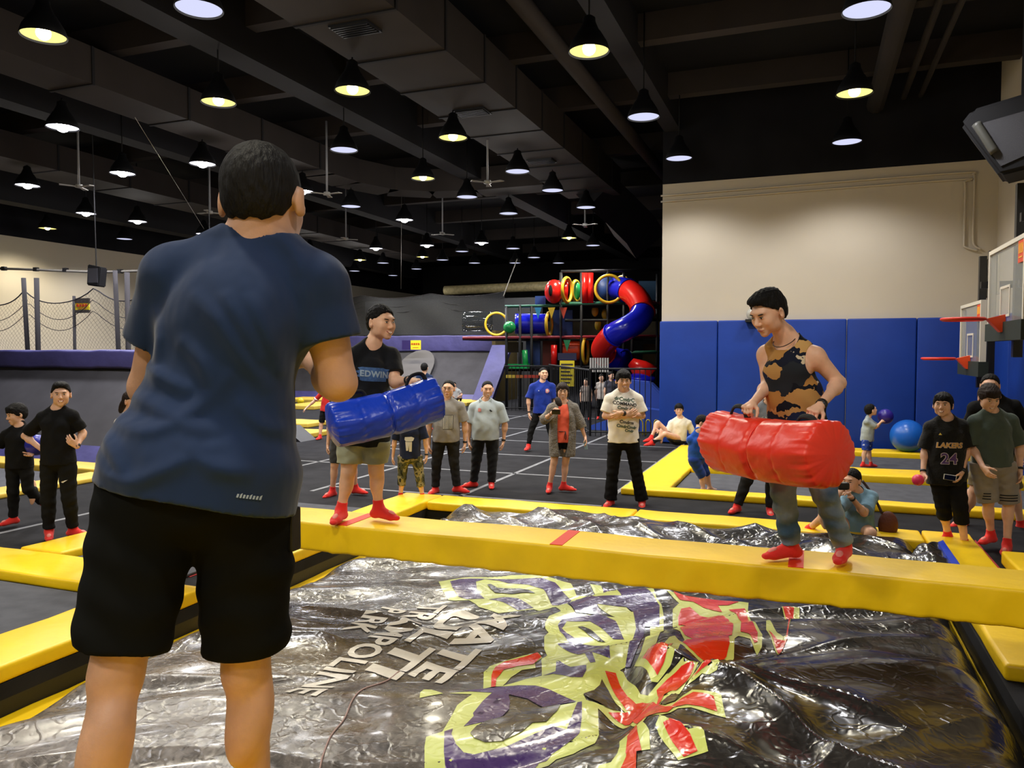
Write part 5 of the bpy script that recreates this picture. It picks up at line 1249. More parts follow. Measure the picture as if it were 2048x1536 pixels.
    if pants:
        f3 = Field(); lo_ = pants.get('loose', .014)*s; ln = pants.get('len', 2.0)
        f3.ell(T(.02), (.152*s*B+lo_, .108*s*B+lo_, .125*s+lo_*.3), Rp, .05*s)
        for key in 'ab':
            hp, kn, an = jt['p'+key], jt['k'+key], jt['a'+key]; fg = Field()
            fg.cone(hp+U*.01, kn, .084*LB*s+lo_, .056*s*(.5+.5*LB)+lo_*pants.get('flare', 1.0), .03*s)
            if ln > 1:
                fg.cone(kn, an, .052*s+lo_, .040*s+lo_*pants.get('cuff', 1.0), .02*s); fg.ell(kn + (an-kn)*.28 - Fh*.018*s, (.048*s+lo_*.8, .052*s+lo_*.8, .095*s), Rp, .03*s)
                e_ = kn + (an-kn)*(ln-1); fg.plane(e_, nrm(an-kn))
            else:
                e_ = hp + (kn-hp)*ln; fg.plane(e_, nrm(kn-hp))
            f3.add(lambda P, fg=fg: fg(P), (hp+an)/2, float(np.linalg.norm(hp-an))/2+.2, .018*s)
        f3.plane(T(pants.get('top', (shirt.get('hem', -.10)+.07) if shirt else .2)), U)
        f3.warp(folds(pants.get('fold', .004), 42, 14, U + Xs*.25, Xs))
        fobj(pants.get('name', 'trousers'), f3, vox, pants['m'], t)
    so = None; base_so = None
    for shirt_ in (shirt, coat):
        if not shirt_: continue
        f4 = Field(); lo_ = shirt_.get('loose', .016)*s; hem = shirt_.get('hem', -.10)
        torso(f4, lo_, .06)
        hw, hd_ = shirt_.get('hemw', .147)*s*B+lo_, (shirt_.get('hemd', .108)+belly*.6)*s*B+lo_
        for a_ in (.45, .30, .12, -.06, -.22, -.38, -.54):
            if a_ > hem-.12 and a_ <= shirt_.get('hemtop', .5): f4.ell(T(a_, .0), (hw, hd_, .11*s), R, .06*s)
        if shirt_.get('tank'):
            pass
        else:
            for key in 'ab':
                sh, el, wr = jt['s'+key], jt['e'+key], jt['w'+key]; ln = shirt_.get('sleeve', .62); fg = Field(); r0 = .051*B*s+lo_*.7
                if ln <= 1: e_ = sh+(el-sh)*ln; fg.cone(sh, el, r0, .050*s*B+lo_*1.35, .02*s); fg.plane(e_, nrm(el-sh))
                else: fg.cone(sh, el, r0, .044*s+lo_, .02*s); fg.cone(el, wr, .044*s+lo_, .034*s+lo_, .02*s); e_ = el+(wr-el)*(ln-1); fg.plane(e_, nrm(wr-el))
                fg.ell(sh, (.050*s*B+lo_*.6,)*3, R, .03*s)
                f4.add(lambda P, fg=fg: fg(P), (sh+wr)/2, float(np.linalg.norm(sh-el)+np.linalg.norm(el-wr))/2+.1, .025*s)
        f4.plane(T(hem), -U + shirt_.get('tilt', 0)*Xs)
        f4.warp(folds(shirt_.get('fold', .0045), shirt_.get('f1', 30), 12, Xs + U*.35, U))
        if shirt_.get('creases'):
            CR = [[((q-pel)@Xs, (q-pel)@U) for q in (atd(p_[0], p_[1], D) for p_ in bez(pl, 3))] for pl in shirt_['creases']]
            def crease(P, CR=CR):
                q = P-pel.astype(np.float32); X_ = q@Xs.astype(np.float32); Z_ = q@U.astype(np.float32); back = (q@Fr.astype(np.float32)) < .03; out = np.zeros(len(P), np.float32)
                for pl in CR:
                    n_ = len(pl)-1
                    for i_, (a, b) in enumerate(zip(pl, pl[1:])):
                        dx, dz = b[0]-a[0], b[1]-a[1]; L_ = dx*dx+dz*dz; h_ = np.clip(((X_-a[0])*dx+(Z_-a[1])*dz)/L_, 0, 1); sd = ((X_-a[0])*dz-(Z_-a[1])*dx)/math.sqrt(L_)
                        dd = np.hypot(X_-a[0]-dx*h_, Z_-a[1]-dz*h_); tt = (i_+h_)/n_; e_ = np.sin(np.pi*np.clip(tt, .02, .98))**.7
                        out = np.minimum(out, -np.exp(-(dd/.019)**2)*.012*e_)
                return (out*back).astype(np.float32)
            f4.warp(crease)
        nr = shirt_.get('neck', .068)*s; nd = shirt_.get('neckd', .0)*s
        f4.sub(nk + U*(shirt_.get('neckup', .028)*s) + Fr*shirt_.get('neckf', .018)*s - U*nd*.35, (nr, nr*1.0, shirt_.get('neckz', .05)*s+nd), R, .006)
        if shirt_.get('tank'):
            for key in 'ab':
                sh = jt['s'+key]; sg = -1 if key == 'a' else 1; out = Xs*sg
                f4.sub(sh + out*.045*s - U*.025*s, (.082*s, .16*s, .125*s), R, .006)
        if shirt_.get('open'):
            f4.sub(T(.35, .14), (shirt_['open']*s, .14*s, .62*s), R, .006)
        so = fobj(shirt_.get('name', 'shirt'), f4, min(vox, .0065), shirt_['m'], t)
        base_so = base_so or so
    t['_s'] = s; del t['_s']
    info = dict(t=t, jt=jt, s=s, R=R, T=T, U=U, Xs=Xs, Fr=Fr, C=C, hf=hf, pel=pel, nk=nk)
    if shirt: info['shirt'] = base_so
    return info
def pchild(name, bm, m, t, smooth=True, under=None):
    o = obj(name, bm, m, under or t, smooth); o.matrix_parent_inverse = Matrix.LocRotScale(t.location, t.rotation_euler, None).inverted(); return o
def band(p, key, m=None, name='wristband', r=.031, at_=.96, w=.012, face_=False):
    el, wr = p['jt']['e'+key], p['jt']['w'+key]; s = p['s']; a = el+(wr-el)*at_; d = nrm(wr-el)
    bm = bmesh.new(); lathe(bm, [(r*s, -w*s), (r*s+.003, -w*s), (r*s+.003, w*s), (r*s, w*s)], 18, a, d)
    o = pchild(name, bm, m or M_watch, p['t'])
    if face_: ellmesh('watch_face', a - FWD*(r*s+.003), (.014*s, .004, .016*s), np.eye(3), mat('watch_glass', '#1c1c22', .2, .7), p['t'], 12, 8)
    return o
def on_shirt(p, name, bm, m, u0, v0, off=.004, size=1.0, back=False, tilt=0, step=.02, target=None):
    """flat artwork (x right, y up as seen from in front) laid on a garment at chest position (u0 sideways, v0 share of trunk height)"""
    t = p['t']; me = (target or p['shirt']).data; V = np.empty(len(me.vertices)*3, np.float32); me.vertices.foreach_get('co', V)
    bvh = BVHTree.FromPolygons([tuple(v) for v in V.reshape(-1, 3)], [tuple(q.vertices) for q in me.polygons])
    grid_cut(bm, step); Fv = p['Fr']*(-1 if back else 1); Rv = p['Xs'].copy()
    if np.dot(np.cross(Fv, p['U']), Rv) > 0: Rv = -Rv          # seen from in front, x runs to the viewer's right
    c = p['T'](v0) + Rv*u0*p['s']; ca, sa = math.cos(tilt), math.sin(tilt); bad = []
    for v in bm.verts:
        x, y = v.co.x*size, v.co.y*size; x, y = x*ca-y*sa, x*sa+y*ca
        q = c + Rv*x + p['U']*y + Fv*.6; h_ = bvh.ray_cast(Vector([float(e) for e in q]), Vector([float(-e) for e in Fv]), 1.2)
        if h_[0] is None: bad.append(v); continue
        v.co = h_[0] + Vector([float(e) for e in Fv])*off
    if bad: bmesh.ops.delete(bm, geom=bad, context='VERTS')
    o = obj(name, bm, m, t, True, recalc=False); o.matrix_parent_inverse = Matrix.LocRotScale(t.location, t.rotation_euler, None).inverted(); return o
# ---------------------------------------------------------------- people
def camo(name, cols, scale, rough=.85, stretch=(1, 1, 1)):
    m = bpy.data.materials.new(name); m.use_nodes = True; nt = m.node_tree; b = nt.nodes['Principled BSDF']; N = nt.nodes.new; Lk = nt.links.new
    tc = N('ShaderNodeTexCoord'); mp = N('ShaderNodeMapping'); mp.inputs['Scale'].default_value = stretch; mp.inputs['Rotation'].default_value = (.3, .5, .2); Lk(tc.outputs['Object'], mp.inputs[0])
    n_ = N('ShaderNodeTexNoise'); n_.inputs['Scale'].default_value = scale; n_.inputs['Detail'].default_value = 2.5; n_.inputs['Distortion'].default_value = .6; Lk(mp.outputs[0], n_.inputs[0])
    r = N('ShaderNodeValToRGB'); r.color_ramp.interpolation = 'CONSTANT'; e = r.color_ramp.elements; k = len(cols)
    for i, c in enumerate(cols):
        x = .0 if i == 0 else .36 + .28*(i-1)/(k-2+1e-6) if k > 2 else .5
        if i < 2: e[i].position = x; e[i].color = lin(c)
        else: q = e.new(x); q.color = lin(c)
    Lk(n_.outputs[0], r.inputs[0]); Lk(r.outputs[0], b.inputs['Base Color']); b.inputs['Roughness'].default_value = rough; b.inputs['Specular IOR Level'].default_value = .25; MATS[name] = m; return m
C_black = cloth('black_cotton', '#0f0f10', sheen=0); C_blackp = cloth('black_jersey_cloth', '#111112', bump=.6, bscale=7, sheen=0); C_navy = cloth('navy_shirt_cloth', '#142747', bump=.7, bscale=3.2, bdist=.05, stretch=(1.8, 1.8, .9), detail=2.5)
SOLE = lambda D, z=0.: 703 + (CAMZ-z)*F/D
def wrap_parent(o, t): o.matrix_parent_inverse = Matrix.LocRotScale(t.location, t.rotation_euler, None).inverted()

# platform that the near man and the photographer stand on
t = thing('padded_platform', 'yellow padded platform below the picture, the near man stands on it', 'platform', (-.3, 0, 0))
part('vinyl_cover', box(-1.60, 1.10, -2.2, 1.72, .0, .80, bevel=.03), M_yel, t)

NEARC = [[(415, 598), (470, 660), (520, 735), (560, 790)], [(475, 600), (515, 665), (548, 750)], [(515, 600), (555, 680), (575, 765)], [(612, 560), (618, 630), (624, 700)], [(560, 470), (600, 520), (615, 575)],
         [(250, 826), (310, 850), (372, 856), (440, 815), (500, 745)], [(238, 896), (290, 935), (345, 946), (420, 915), (490, 880)], [(285, 790), (350, 812), (430, 850), (480, 860)], [(300, 720), (360, 760), (430, 790)],
         [(262, 868), (300, 905), (330, 960)], [(420, 880), (480, 925), (540, 935)], [(500, 800), (550, 850), (585, 860)], [(330, 620), (345, 690), (340, 750)], [(395, 690), (440, 735), (470, 800)]]
# the near man with his back to the camera
near = person('man seen from behind in a navy T-shirt and black shorts, large in the foreground', 400, 290, 1700, 1.87, name='person', front=180, face=(177, -6, 0), adj=False, legb=1.02, hsize=1.78, hk=1.10, build=1.16, skin='near',
    hair='crop', detail=0, vox=.006, smile=0,
    J=dict(hd=(526, 404, .03), nk=(512, 484), sa=(352, 556, -.02), sb=(634, 572, .02), ea=(296, 775, .06), wa=(380, 905, .26), ha=(430, 930, .34), eb=(676, 765, .04), wb=(622, 722, .27), hb=(585, 670, .35),
           pa=(302, 985, -.10), pb=(486, 990, -.04), ka=(232, 1352, -.20), kb=(492, 1342, -.02), aa=(160, 1868, -.32), ab=(516, 1676, .02), ta=(150, 1875, -.2), tb=(540, 1690, .2)),
    shirt=dict(m=C_navy, hem=-.015, loose=.020, hemw=.165, hemd=.135, hemtop=.13, sleeve=.56, fold=.0022, f1=15, neck=.090, neckf=.004, neckup=.062, neckz=.075, name='navy_shirt', creases=NEARC),
    pants=dict(m=cloth('black_shorts_cloth', '#090a09', bump=.5, bscale=5, sheen=0, spec=.1), len=.86, loose=.030, flare=1.25, fold=.005, name='black_shorts', top=.06), palms=dict(a=dict(curl=.9), b=dict(curl=1.2)))
T_ = near['t']
# walkie-talkie on his right hip, collar rib, fabric logo
p = atd(585, 1018, 1.84); bm = bmesh.new(); bx(bm, p[0]-.018, p[0]+.012, p[1]-.018, p[1]+.018, p[2]-.10, p[2]+.005, bevel=.006); 
wt = thing('walkie_talkie', 'black walkie-talkie with a stub antenna clipped at the near man\'s hip', 'radio', (p[0], p[1], p[2]-.1))
part('radio_body', bm, M_metalb, wt); part('antenna', tube(bmesh.new(), [p + np.array([.0, 0, 0]), p + np.array([.004, 0, .062])], [.006, .0045], 8), M_metalb, wt, True)
on_shirt(near, 'small_print', poly_bm([[(x, -.004), (x+.004, -.004), (x+.005, .004+.003*(k % 3 == 1)), (x+.001, .004)] for k, x in enumerate(np.arange(-.022, .022, .0062))]), mat('pale_print', '#8fa0b8', .6), .135, .055, .003, 1.0, True)

def zf(D): return SOLE(D)
# Edwin shirt man on the beam
P = {}
P['ed'] = person('man in a black T-shirt and beige shorts holding the blue roll on the beam', 735, 612, 1042, 6.02, front=25, face=(52, -4, 0), hsize=1.74, build=1.16, belly=.02, hair='short', vox=.0052, detail=2, smile=2, hk=1.12, jaw=1.15,
    J=dict(hd=(762, 646), nk=(744, 694), sa=(690, 712, -.10), sb=(786, 712, .06), ea=(666, 775, -.10), wa=(688, 808, -.32), ha=(705, 822, -.40), eb=(790, 765, -.05), wb=(818, 760, -.22), hb=(838, 762, -.28),
           pa=(704, 868), pb=(752, 868), ka=(697, 944, -.03), kb=(752, 942, 0), aa=(682, 1020, 0), ab=(757, 1016, .03), ta=(672, 1040, -.12), tb=(790, 1030, -.06)),
    shirt=dict(m=cloth('black_print_tee', '#0d1016'), hem=-.12, sleeve=.66, loose=.018, fold=.005), pants=dict(m=cloth('beige_shorts_cloth', '#9a9c84'), len=.78, loose=.022, flare=1.3, name='beige_shorts'),
    palms=dict(a=dict(curl=1.2, pn=(0, 1, -.6)), b=dict(curl=1.3, pn=(0, .3, -1))))
pt = poly_bm([[(x*.118+.004*math.sin(i*2.7), y) for i, (x, y) in enumerate([(-1.05, .042), (-.8, .050), (.6, .052), (.75, .045), (1.0, .046), (.9, .030), (1.12, .012), (.98, -.004), (1.1, -.02), (.85, -.028), (.8, -.050), (-.7, -.056), (-.92, -.05), (-.9, -.03), (-1.1, -.022), (-.98, -.004), (-1.15, .014), (-.96, .026)])]])
on_shirt(P['ed'], 'blue_brush_patch', pt, mat('brush_blue', '#3f6396', .8, color2='#2f4f80', vscale=60), .0, .70, .003)
on_shirt(P['ed'], 'print_letters', text_mesh('EDWIN', .060, .0024, 0, 1.1), mat('print_pale', '#93a7b8', .8), .0, .70, .006, 1.05)
band(P['ed'], 'b', None, 'watch', .030, .95, .012, True)
# man in the tank top
def patchwork(name, cols, scale, stretch, rot):
    m = bpy.data.materials.new(name); m.use_nodes = True; nt = m.node_tree; b = nt.nodes['Principled BSDF']; N = nt.nodes.new; Lk = nt.links.new
    tc = N('ShaderNodeTexCoord'); nz = N('ShaderNodeTexNoise'); nz.inputs['Scale'].default_value = 12; nz.inputs['Detail'].default_value = 3; Lk(tc.outputs['Object'], nz.inputs[0])
    vs = N('ShaderNodeVectorMath'); vs.operation = 'MULTIPLY_ADD'; vs.inputs[1].default_value = (.12,)*3; Lk(nz.outputs[1], vs.inputs[0]); Lk(tc.outputs['Object'], vs.inputs[2])
    mp = N('ShaderNodeMapping'); mp.inputs['Scale'].default_value = stretch; mp.inputs['Rotation'].default_value = rot; Lk(vs.outputs[0], mp.inputs[0])
    v = N('ShaderNodeTexVoronoi'); v.inputs['Scale'].default_value = scale; Lk(mp.outputs[0], v.inputs[0]); sc = N('ShaderNodeSeparateColor'); Lk(v.outputs['Color'], sc.inputs[0])
    r = N('ShaderNodeValToRGB'); r.color_ramp.interpolation = 'CONSTANT'; e = r.color_ramp.elements
    for i, c in enumerate(cols):
        x = i/len(cols)
        if i < 2: e[i].position = x; e[i].color = lin(c)
        else: q = e.new(x); q.color = lin(c)
    Lk(sc.outputs[0], r.inputs[0]); Lk(r.outputs[0], b.inputs['Base Color']); b.inputs['Roughness'].default_value = .85; b.inputs['Specular IOR Level'].default_value = .2; MATS[name] = m; return m
C_tank = patchwork('patchwork_print', ['#10131c', '#b58a50', '#18203c', '#22262c', '#c49b60', '#141828', '#cdbb9e', '#a87a40'], 5.5, (1, 1, 2.3), (.5, .25, .1))
C_jean = mat('ripped_jeans', '#45617e', .9, .2, color2='#a3aeb4', vscale=3.0, bump=.5, bscale=10, bdist=.03)
P['tk'] = person('man in patterned tank top and ripped jeans on the beam with the red roll', 1600, 573, 1125, 4.9, front=-38, face=(-62, -24, 0), hsize=1.74, build=1.10, hair='quiff', vox=.0048, detail=2, smile=0, hk=1.13, skin='light',
    J=dict(hd=(1537, 627, -.04), nk=(1573, 677), sa=(1530, 704, .15), sb=(1634, 708, -.10), ea=(1536, 772, .10), wa=(1506, 806, -.12), ha=(1484, 820, -.22), eb=(1678, 766, -.10), wb=(1640, 812, -.36), hb=(1612, 830, -.45),
           pa=(1570, 872, .06), pb=(1628, 872, -.04), ka=(1566, 985, -.10), kb=(1648, 985, -.16), aa=(1582, 1090, .0), ab=(1688, 1092, -.06), ta=(1525, 1100, -.06), tb=(1668, 1150, -.30)),
    shirt=dict(m=C_tank, tank=True, hem=-.22, loose=.012, fold=.005, neck=.085, neckd=.05, name='tank_top'), pants=dict(m=C_jean, len=1.93, loose=.018, cuff=1.3, fold=.006, name='jeans'),
    palms=dict(a=dict(curl=1.45, pn=(.3, .3, -1)), b=dict(curl=1.45, pn=(0, .3, -1))), sockh=.085)
band(P['tk'], 'b', None, 'watch', .030, .93, .014, True)
tk = P['tk']; bm = bmesh.new(); pts = []
for a in np.linspace(-2.2, 2.2, 15):
    pts.append(tk['nk'] + tk['U']*(.012 - .055*(math.cos(a)*.5+.5)**1.5) + tk['Xs']*.070*math.sin(a) + tk['Fr']*(.03+.070*math.cos(a)))
tube(bm, pts, .0028, 6); pchild('necklace', bm, mat('dark_cord', '#2a1712', .6), tk['t'])
# ---- the left group
P['boy'] = person('boy in black running at the left picture edge with a blue ball', 35, 803, 1056, 9.0, front=-20, face=(-35, -12, 0), hsize=1.50, hk=1.15, hair='fringe', smile=0, build=.92,
    J=dict(hd=(33, 829), nk=(40, 853), sa=(12, 868), sb=(64, 866), ea=(-8, 900), wa=(-14, 930), eb=(84, 890, .05), wb=(66, 906, -.15), hb=(58, 912, -.22), pa=(26, 932), pb=(52, 932), ka=(26, 985, -.05), kb=(56, 978, -.02), aa=(27, 1036), ab=(84, 1004, .25), ta=(8, 1052, -.1), tb=(92, 1026, .28, 1)),
    shirt=dict(m=C_black, hem=-.05, loose=.022, sleeve=.75), pants=dict(m=C_blackp, len=1.94, loose=.016, name='black_trousers'), palms=dict(b=dict(curl=.5, pn=(.2, 0, 1))))
P['bt'] = person('smiling man in black T-shirt and black joggers, hands on hips, at the left', 112, 763, 1080, 8.35, front=10, face=(28, 0, 0), hsize=1.74, hair='quiff', detail=2, smile=2, build=.95,
    J=dict(hd=(122, 790), nk=(116, 818), sa=(86, 832), sb=(146, 830), ea=(50, 872, .08), wa=(90, 904, -.06), ha=(118, 893, -.10), eb=(166, 866, .08), wb=(154, 893, -.06), hb=(143, 885, -.09), pa=(100, 922), pb=(134, 922), ka=(96, 1000), kb=(138, 998), aa=(98, 1062, .02), ab=(146, 1058, .1), ta=(98, 1085, -.2), tb=(185, 1070, .05)),
    shirt=dict(m=C_black, hem=-.06, loose=.020, sleeve=.78), pants=dict(m=C_blackp, len=1.90, loose=.018, cuff=.9, name='black_joggers'), palms=dict(a=dict(curl=.5, pn=(0, 1, 0), spread=.14), b=dict(curl=.5, pn=(0, 1, 0), spread=.14)))
band(P['bt'], 'a', None, 'wristband', .027, .95, .008); band(P['bt'], 'b', None, 'watch', .027, .93, .014, True)
on_shirt(P['bt'], 'white_logo_mark', poly_bm([[(-.03, -.012), (-.01, -.018), (.035, .014), (-.005, -.004), (-.022, -.002)]]), M_teeth, .11, -.36, .01, 1.0, False, 0, .02, [o for o in P['bt']['t'].children if o.name.startswith('black_joggers') or o.name.startswith('trousers')][0])
def ponytail(p, m, base, tip, r=.03, name='ponytail'):
    bm = bmesh.new(); a, b = atd(*base), atd(*tip); s = p['s']; c = (a+b)/2 + np.array([0, 0, -.01]); tube(bm, bez([a, c, b], 4), [r*.5*s, r*.8*s, r*s, r*1.1*s, r*1.1*s, r*s, r*.9*s, r*.6*s, r*.2*s], 12); return pchild(name, bm, m, p['t'])
P['wp'] = person('woman with a ponytail in a white T-shirt half hidden by the near man', 260, 774, SOLE(8.7), 8.7, front=50, face=(70, 0, 0), hair='short', hairm=M_hairb, female=True, hsize=1.62,
    J=dict(hd=(265, 803), nk=(258, 830), sa=(240, 845, -.05), sb=(275, 843, .08), ea=(238, 880), wa=(240, 912)), shirt=dict(m=cloth('offwhite_cotton', '#e6dcc8'), hem=-.08, sleeve=.8, loose=.02), pants=dict(m=C_black, len=1.95))
ponytail(P['wp'], M_hairb, (249, 798, 8.72), (240, 826, 8.78), .035)
# ---- centre group
P['rc'] = person('child in a red shirt reaching down far away behind the blue roll', 650, 752, SOLE(18), 18, front=-30, face=(-60, -20, 0), skin='light', hsize=1.45, vox=.009,
    J=dict(hd=(667, 769), nk=(660, 778), sa=(641, 787), sb=(670, 786), ea=(628, 803), wa=(613, 816), pa=(648, 822), pb=(658, 822), ka=(642, 850), kb=(660, 850), aa=(640, 873), ab=(664, 874)),
    shirt=dict(m=cloth('red_sport_shirt', '#b8201c'), hem=-.02, sleeve=.8), pants=dict(m=C_black, len=.8, name='shorts', loose=.02))
el, sh = P['rc']['jt']['ea'], P['rc']['jt']['sa']; bm = bmesh.new(); a = sh+(el-sh)*.62; b = sh+(el-sh)*.8; tube(bm, [a, b], .068*P['rc']['s'], 14); pchild('white_sleeve_band', bm, mat('white_band', '#d8d4cc', .8), P['rc']['t'])
P['gs'] = person('person in dark shorts mostly hidden behind the beige shorts man', 692, 748, SOLE(10.9), 10.9, front=0, face=(10, 0, 0), hsize=1.72,
    J=dict(hd=(690, 768), nk=(690, 790), sa=(668, 800), sb=(712, 800), ea=(660, 850), wa=(656, 888), pa=(677, 875), pb=(704, 875), ka=(669, 930), kb=(706, 930), aa=(665, 982, .05), ab=(711, 976, .12), ta=(650, 1000, -.1), tb=(734, 985, .05)),
    shirt=dict(m=cloth('charcoal_shirt', '#26272b'), hem=-.08), pants=dict(m=cloth('dark_grey_shorts', '#3a3b3c'), len=.92, loose=.022, name='dark_shorts'))
P['cm'] = person('child in navy T-shirt and rolled camouflage trousers, face hidden by the blue roll', 819, 806, SOLE(10.5), 10.5, front=0, hsize=1.36, hk=1.2, face=(-10, 0, 0),
    J=dict(hd=(822, 824), nk=(820, 842), sa=(796, 850), sb=(844, 850), ea=(789, 884), wa=(786, 912), eb=(851, 882), wb=(853, 910), pa=(807, 915), pb=(834, 915), ka=(804, 955), kb=(840, 958), aa=(801, 993), ab=(845, 994), ta=(778, 1003, -.1), tb=(866, 1003, -.08)),
    shirt=dict(m=cloth('navy_print_tee', '#141d38'), hem=-.02, sleeve=.85, loose=.024), pants=dict(m=camo('camouflage_cloth', ['#20241a', '#4e4f36', '#8a8260', '#2c3022'], 11), len=1.42, loose=.020, cuff=1.5, name='camouflage_trousers'))
band(P['cm'], 'b', None, 'watch', .030, .95, .012)
fig = [[(-.05, .07), (.03, .075), (.06, .06), (.05, .03), (.03, .02), (-.04, .02), (-.055, .04)], [(-.045, .015), (.035, .015), (.03, -.10), (.0, -.10), (-.005, -.02), (-.012, -.09), (-.035, -.09)]]
on_shirt(P['cm'], 'white_figure_print', poly_bm(fig), mat('print_white', '#cfccc0', .8), .0, .42, .005, 1.15)
C_greyt = cloth('grey_heather_tee', '#8f8b86'); C_dj = mat('dark_jeans', '#242424', .9, .2, var=.3, vscale=4, bump=.4, bscale=10)
P['gf'] = person('man in a grey T-shirt with a striped flag print, right of the blue roll', 894, 750, SOLE(11.1), 11.1, front=-5, face=(-8, 0, 0), glasses=True, hair='thin', hsize=1.70, build=1.08, belly=.015, smile=0,
    J=dict(hd=(897, 778), nk=(893, 800), sa=(865, 813), sb=(922, 812), ea=(858, 852), wa=(858, 888), eb=(930, 850), wb=(930, 886), pa=(880, 874), pb=(905, 874), ka=(873, 925), kb=(908, 924), aa=(871, 976, .05), ab=(914, 974, .05), ta=(860, 992, -.1), tb=(938, 985, -.02)),
    shirt=dict(m=C_greyt, hem=-.12, loose=.024, sleeve=.8), pants=dict(m=C_dj, len=1.92, loose=.016, cuff=1.3, name='dark_jeans'), hairm=M_hair)
band(P['gf'], 'b', None, 'wristband', .03, .93, .012)
bm = bmesh.new()
for k in range(7):
    for a_, b_, c_, d_ in ((-.066+k*.02, -.09, -.056+k*.02, .10),): bm.faces.new([bm.verts.new((x, y, 0)) for x, y in ((a_, b_), (c_, b_), (c_, d_), (a_, d_))])
on_shirt(P['gf'], 'flag_backing', poly_bm([[(-.072, -.095), (.072, -.095), (.072, .105), (-.072, .105)]]), mat('print_black', '#18181a', .8), .035, .42, .004); on_shirt(P['gf'], 'flag_stripes', bm, mat('print_white', '#cfccc0'), .035, .42, .007)
P['po'] = person('smiling man in a pale grey polo shirt and dark cargo trousers', 970, 752, SOLE(11.6), 11.6, front=5, face=(8, -4, 0), hair='thin', hsize=1.68, build=1.12, belly=.04, detail=2, smile=2,
    J=dict(hd=(975, 779), nk=(971, 802), sa=(945, 814), sb=(1001, 813), ea=(938, 850), wa=(938, 882), eb=(1010, 850), wb=(1007, 882), pa=(958, 866), pb=(984, 866), ka=(953, 918), kb=(985, 918), aa=(947, 964, .05), ab=(983, 965, 0), ta=(925, 975, -.02), tb=(983, 985, -.2)),
    shirt=dict(m=cloth('pale_grey_polo', '#a9b4ba', bump=.3), hem=-.20, loose=.026, sleeve=.85, hemw=.155), pants=dict(m=cloth('dark_cargo', '#15171a'), len=1.95, loose=.024, name='cargo_trousers'))
po = P['po']; band(po, 'b', None, 'watch', .03, .93, .012, True)
for q in (-1, 1):
    a = po['nk'] + po['Xs']*q*.062*po['s'] + po['Fr']*.055*po['s'] + po['U']*.012; bm = bmesh.new()
    prism(bm, [(0, 0), (-.035*q, -.055), (.03*q, -.035), (.035*q, .02)], 0, .006, lambda x, y, z: tuple(a + po['Xs']*x + po['U']*y + po['Fr']*(z+.012-.3*y*.4))); pchild('collar_flap', bm, cloth('pale_grey_polo', '#a9b4ba'), po['t'], False)
on_shirt(po, 'red_chest_badge', poly_bm([[(-.022, -.025), (.022, -.025), (.025, .02), (0, .03), (-.025, .02)]]), mat('badge_red', '#c07a74', .8), -.085, .74, .005); on_shirt(po, 'dark_chest_logo', poly_bm([[(-.022, .012), (.0, .016), (.01, 0), (.026, -.008), (.01, -.018), (-.008, -.006)]]), mat('print_black', '#18181a'), .085, .72, .005)
P['bl'] = person('man in a royal blue T-shirt and black shorts over leggings, back by the railing', 1083, 730, SOLE(15.9), 15.9, front=10, face=(15, 4, 0), hair='crop', hsize=1.76, build=1.06, smile=0, vox=.0075,
    J=dict(hd=(1087, 748), nk=(1085, 764), sa=(1064, 773), sb=(1105, 772), ea=(1057, 800), wa=(1058, 826), eb=(1111, 800), wb=(1108, 824), pa=(1076, 825), pb=(1094, 825), ka=(1062, 862), kb=(1100, 860), aa=(1057, 892), ab=(1108, 890), ta=(1050, 905, -.2), tb=(1118, 902, -.1)),
    shirt=dict(m=cloth('royal_blue_tee', '#16308c'), hem=-.02, sleeve=.85, loose=.022), pants=dict(m=C_blackp, len=1.85, loose=.006, name='black_leggings'))
band(P['bl'], 'a', None, 'wristband', .03, .9, .012)
on_shirt(P['bl'], 'chest_crest', poly_bm([[(.04*math.cos(a)*(1+.15*math.cos(3*a)), .045*math.sin(a)) for a in np.linspace(0, 6.283, 19)[:-1]]]), mat('crest_pink', '#c9868a', .8), .09, .72, .006)
on_shirt(P['bl'], 'crest_inner', poly_bm([[(.018*math.cos(a), .02*math.sin(a)) for a in np.linspace(0, 6.283, 11)[:-1]]]), mat('print_white', '#cfccc0'), .09, .725, .009); on_shirt(P['bl'], 'small_logo', poly_bm([[(-.012, -.008), (.012, -.008), (0, .014)]]), mat('print_white', '#cfccc0'), -.08, .73, .006)
C_card = cloth('grey_knit_cardigan', '#77726c', bump=.8, bscale=40, var=.15); C_coral = cloth('coral_top_cloth', '#e0604a')
P['co'] = person('woman in glasses, coral top, long grey cardigan and black shorts, holding a phone', 1125, 755, SOLE(11.2), 11.2, front=-5, face=(0, -2, 0), hair='long', hairm=M_hairb, glasses=True, female=True, hsize=1.62, detail=2, smile=1, build=1.02,
    J=dict(hd=(1125, 783), nk=(1126, 804), sa=(1103, 816), sb=(1149, 815), ea=(1090, 838, -.05), wa=(1104, 826, -.24), ha=(1112, 819, -.28), eb=(1160, 846), wb=(1170, 874), hb=(1173, 886, -.04), pa=(1113, 872), pb=(1137, 872), ka=(1108, 925), kb=(1131, 925), aa=(1099, 973, .02), ab=(1127, 971, .04), ta=(1096, 990, -.16), tb=(1158, 979, -.02)),
    shirt=dict(m=C_coral, hem=-.17, tank=True, loose=.018, neck=.072, neckd=.05, name='coral_top'), pants=dict(m=C_black, len=.50, loose=.018, name='black_shorts'),
    coat=dict(m=C_card, hem=-.60, sleeve=1.35, loose=.036, neck=.08, open=.088, name='grey_cardigan', hemw=.160), palms=dict(a=dict(curl=1.0, pn=(.5, 0, .3))))
co = P['co']; band(co, 'a', None, 'wristband', .026, .9, .006); ponytail(co, M_hairb, (1113, 795, 11.05), (1122, 812, 10.98), .045)
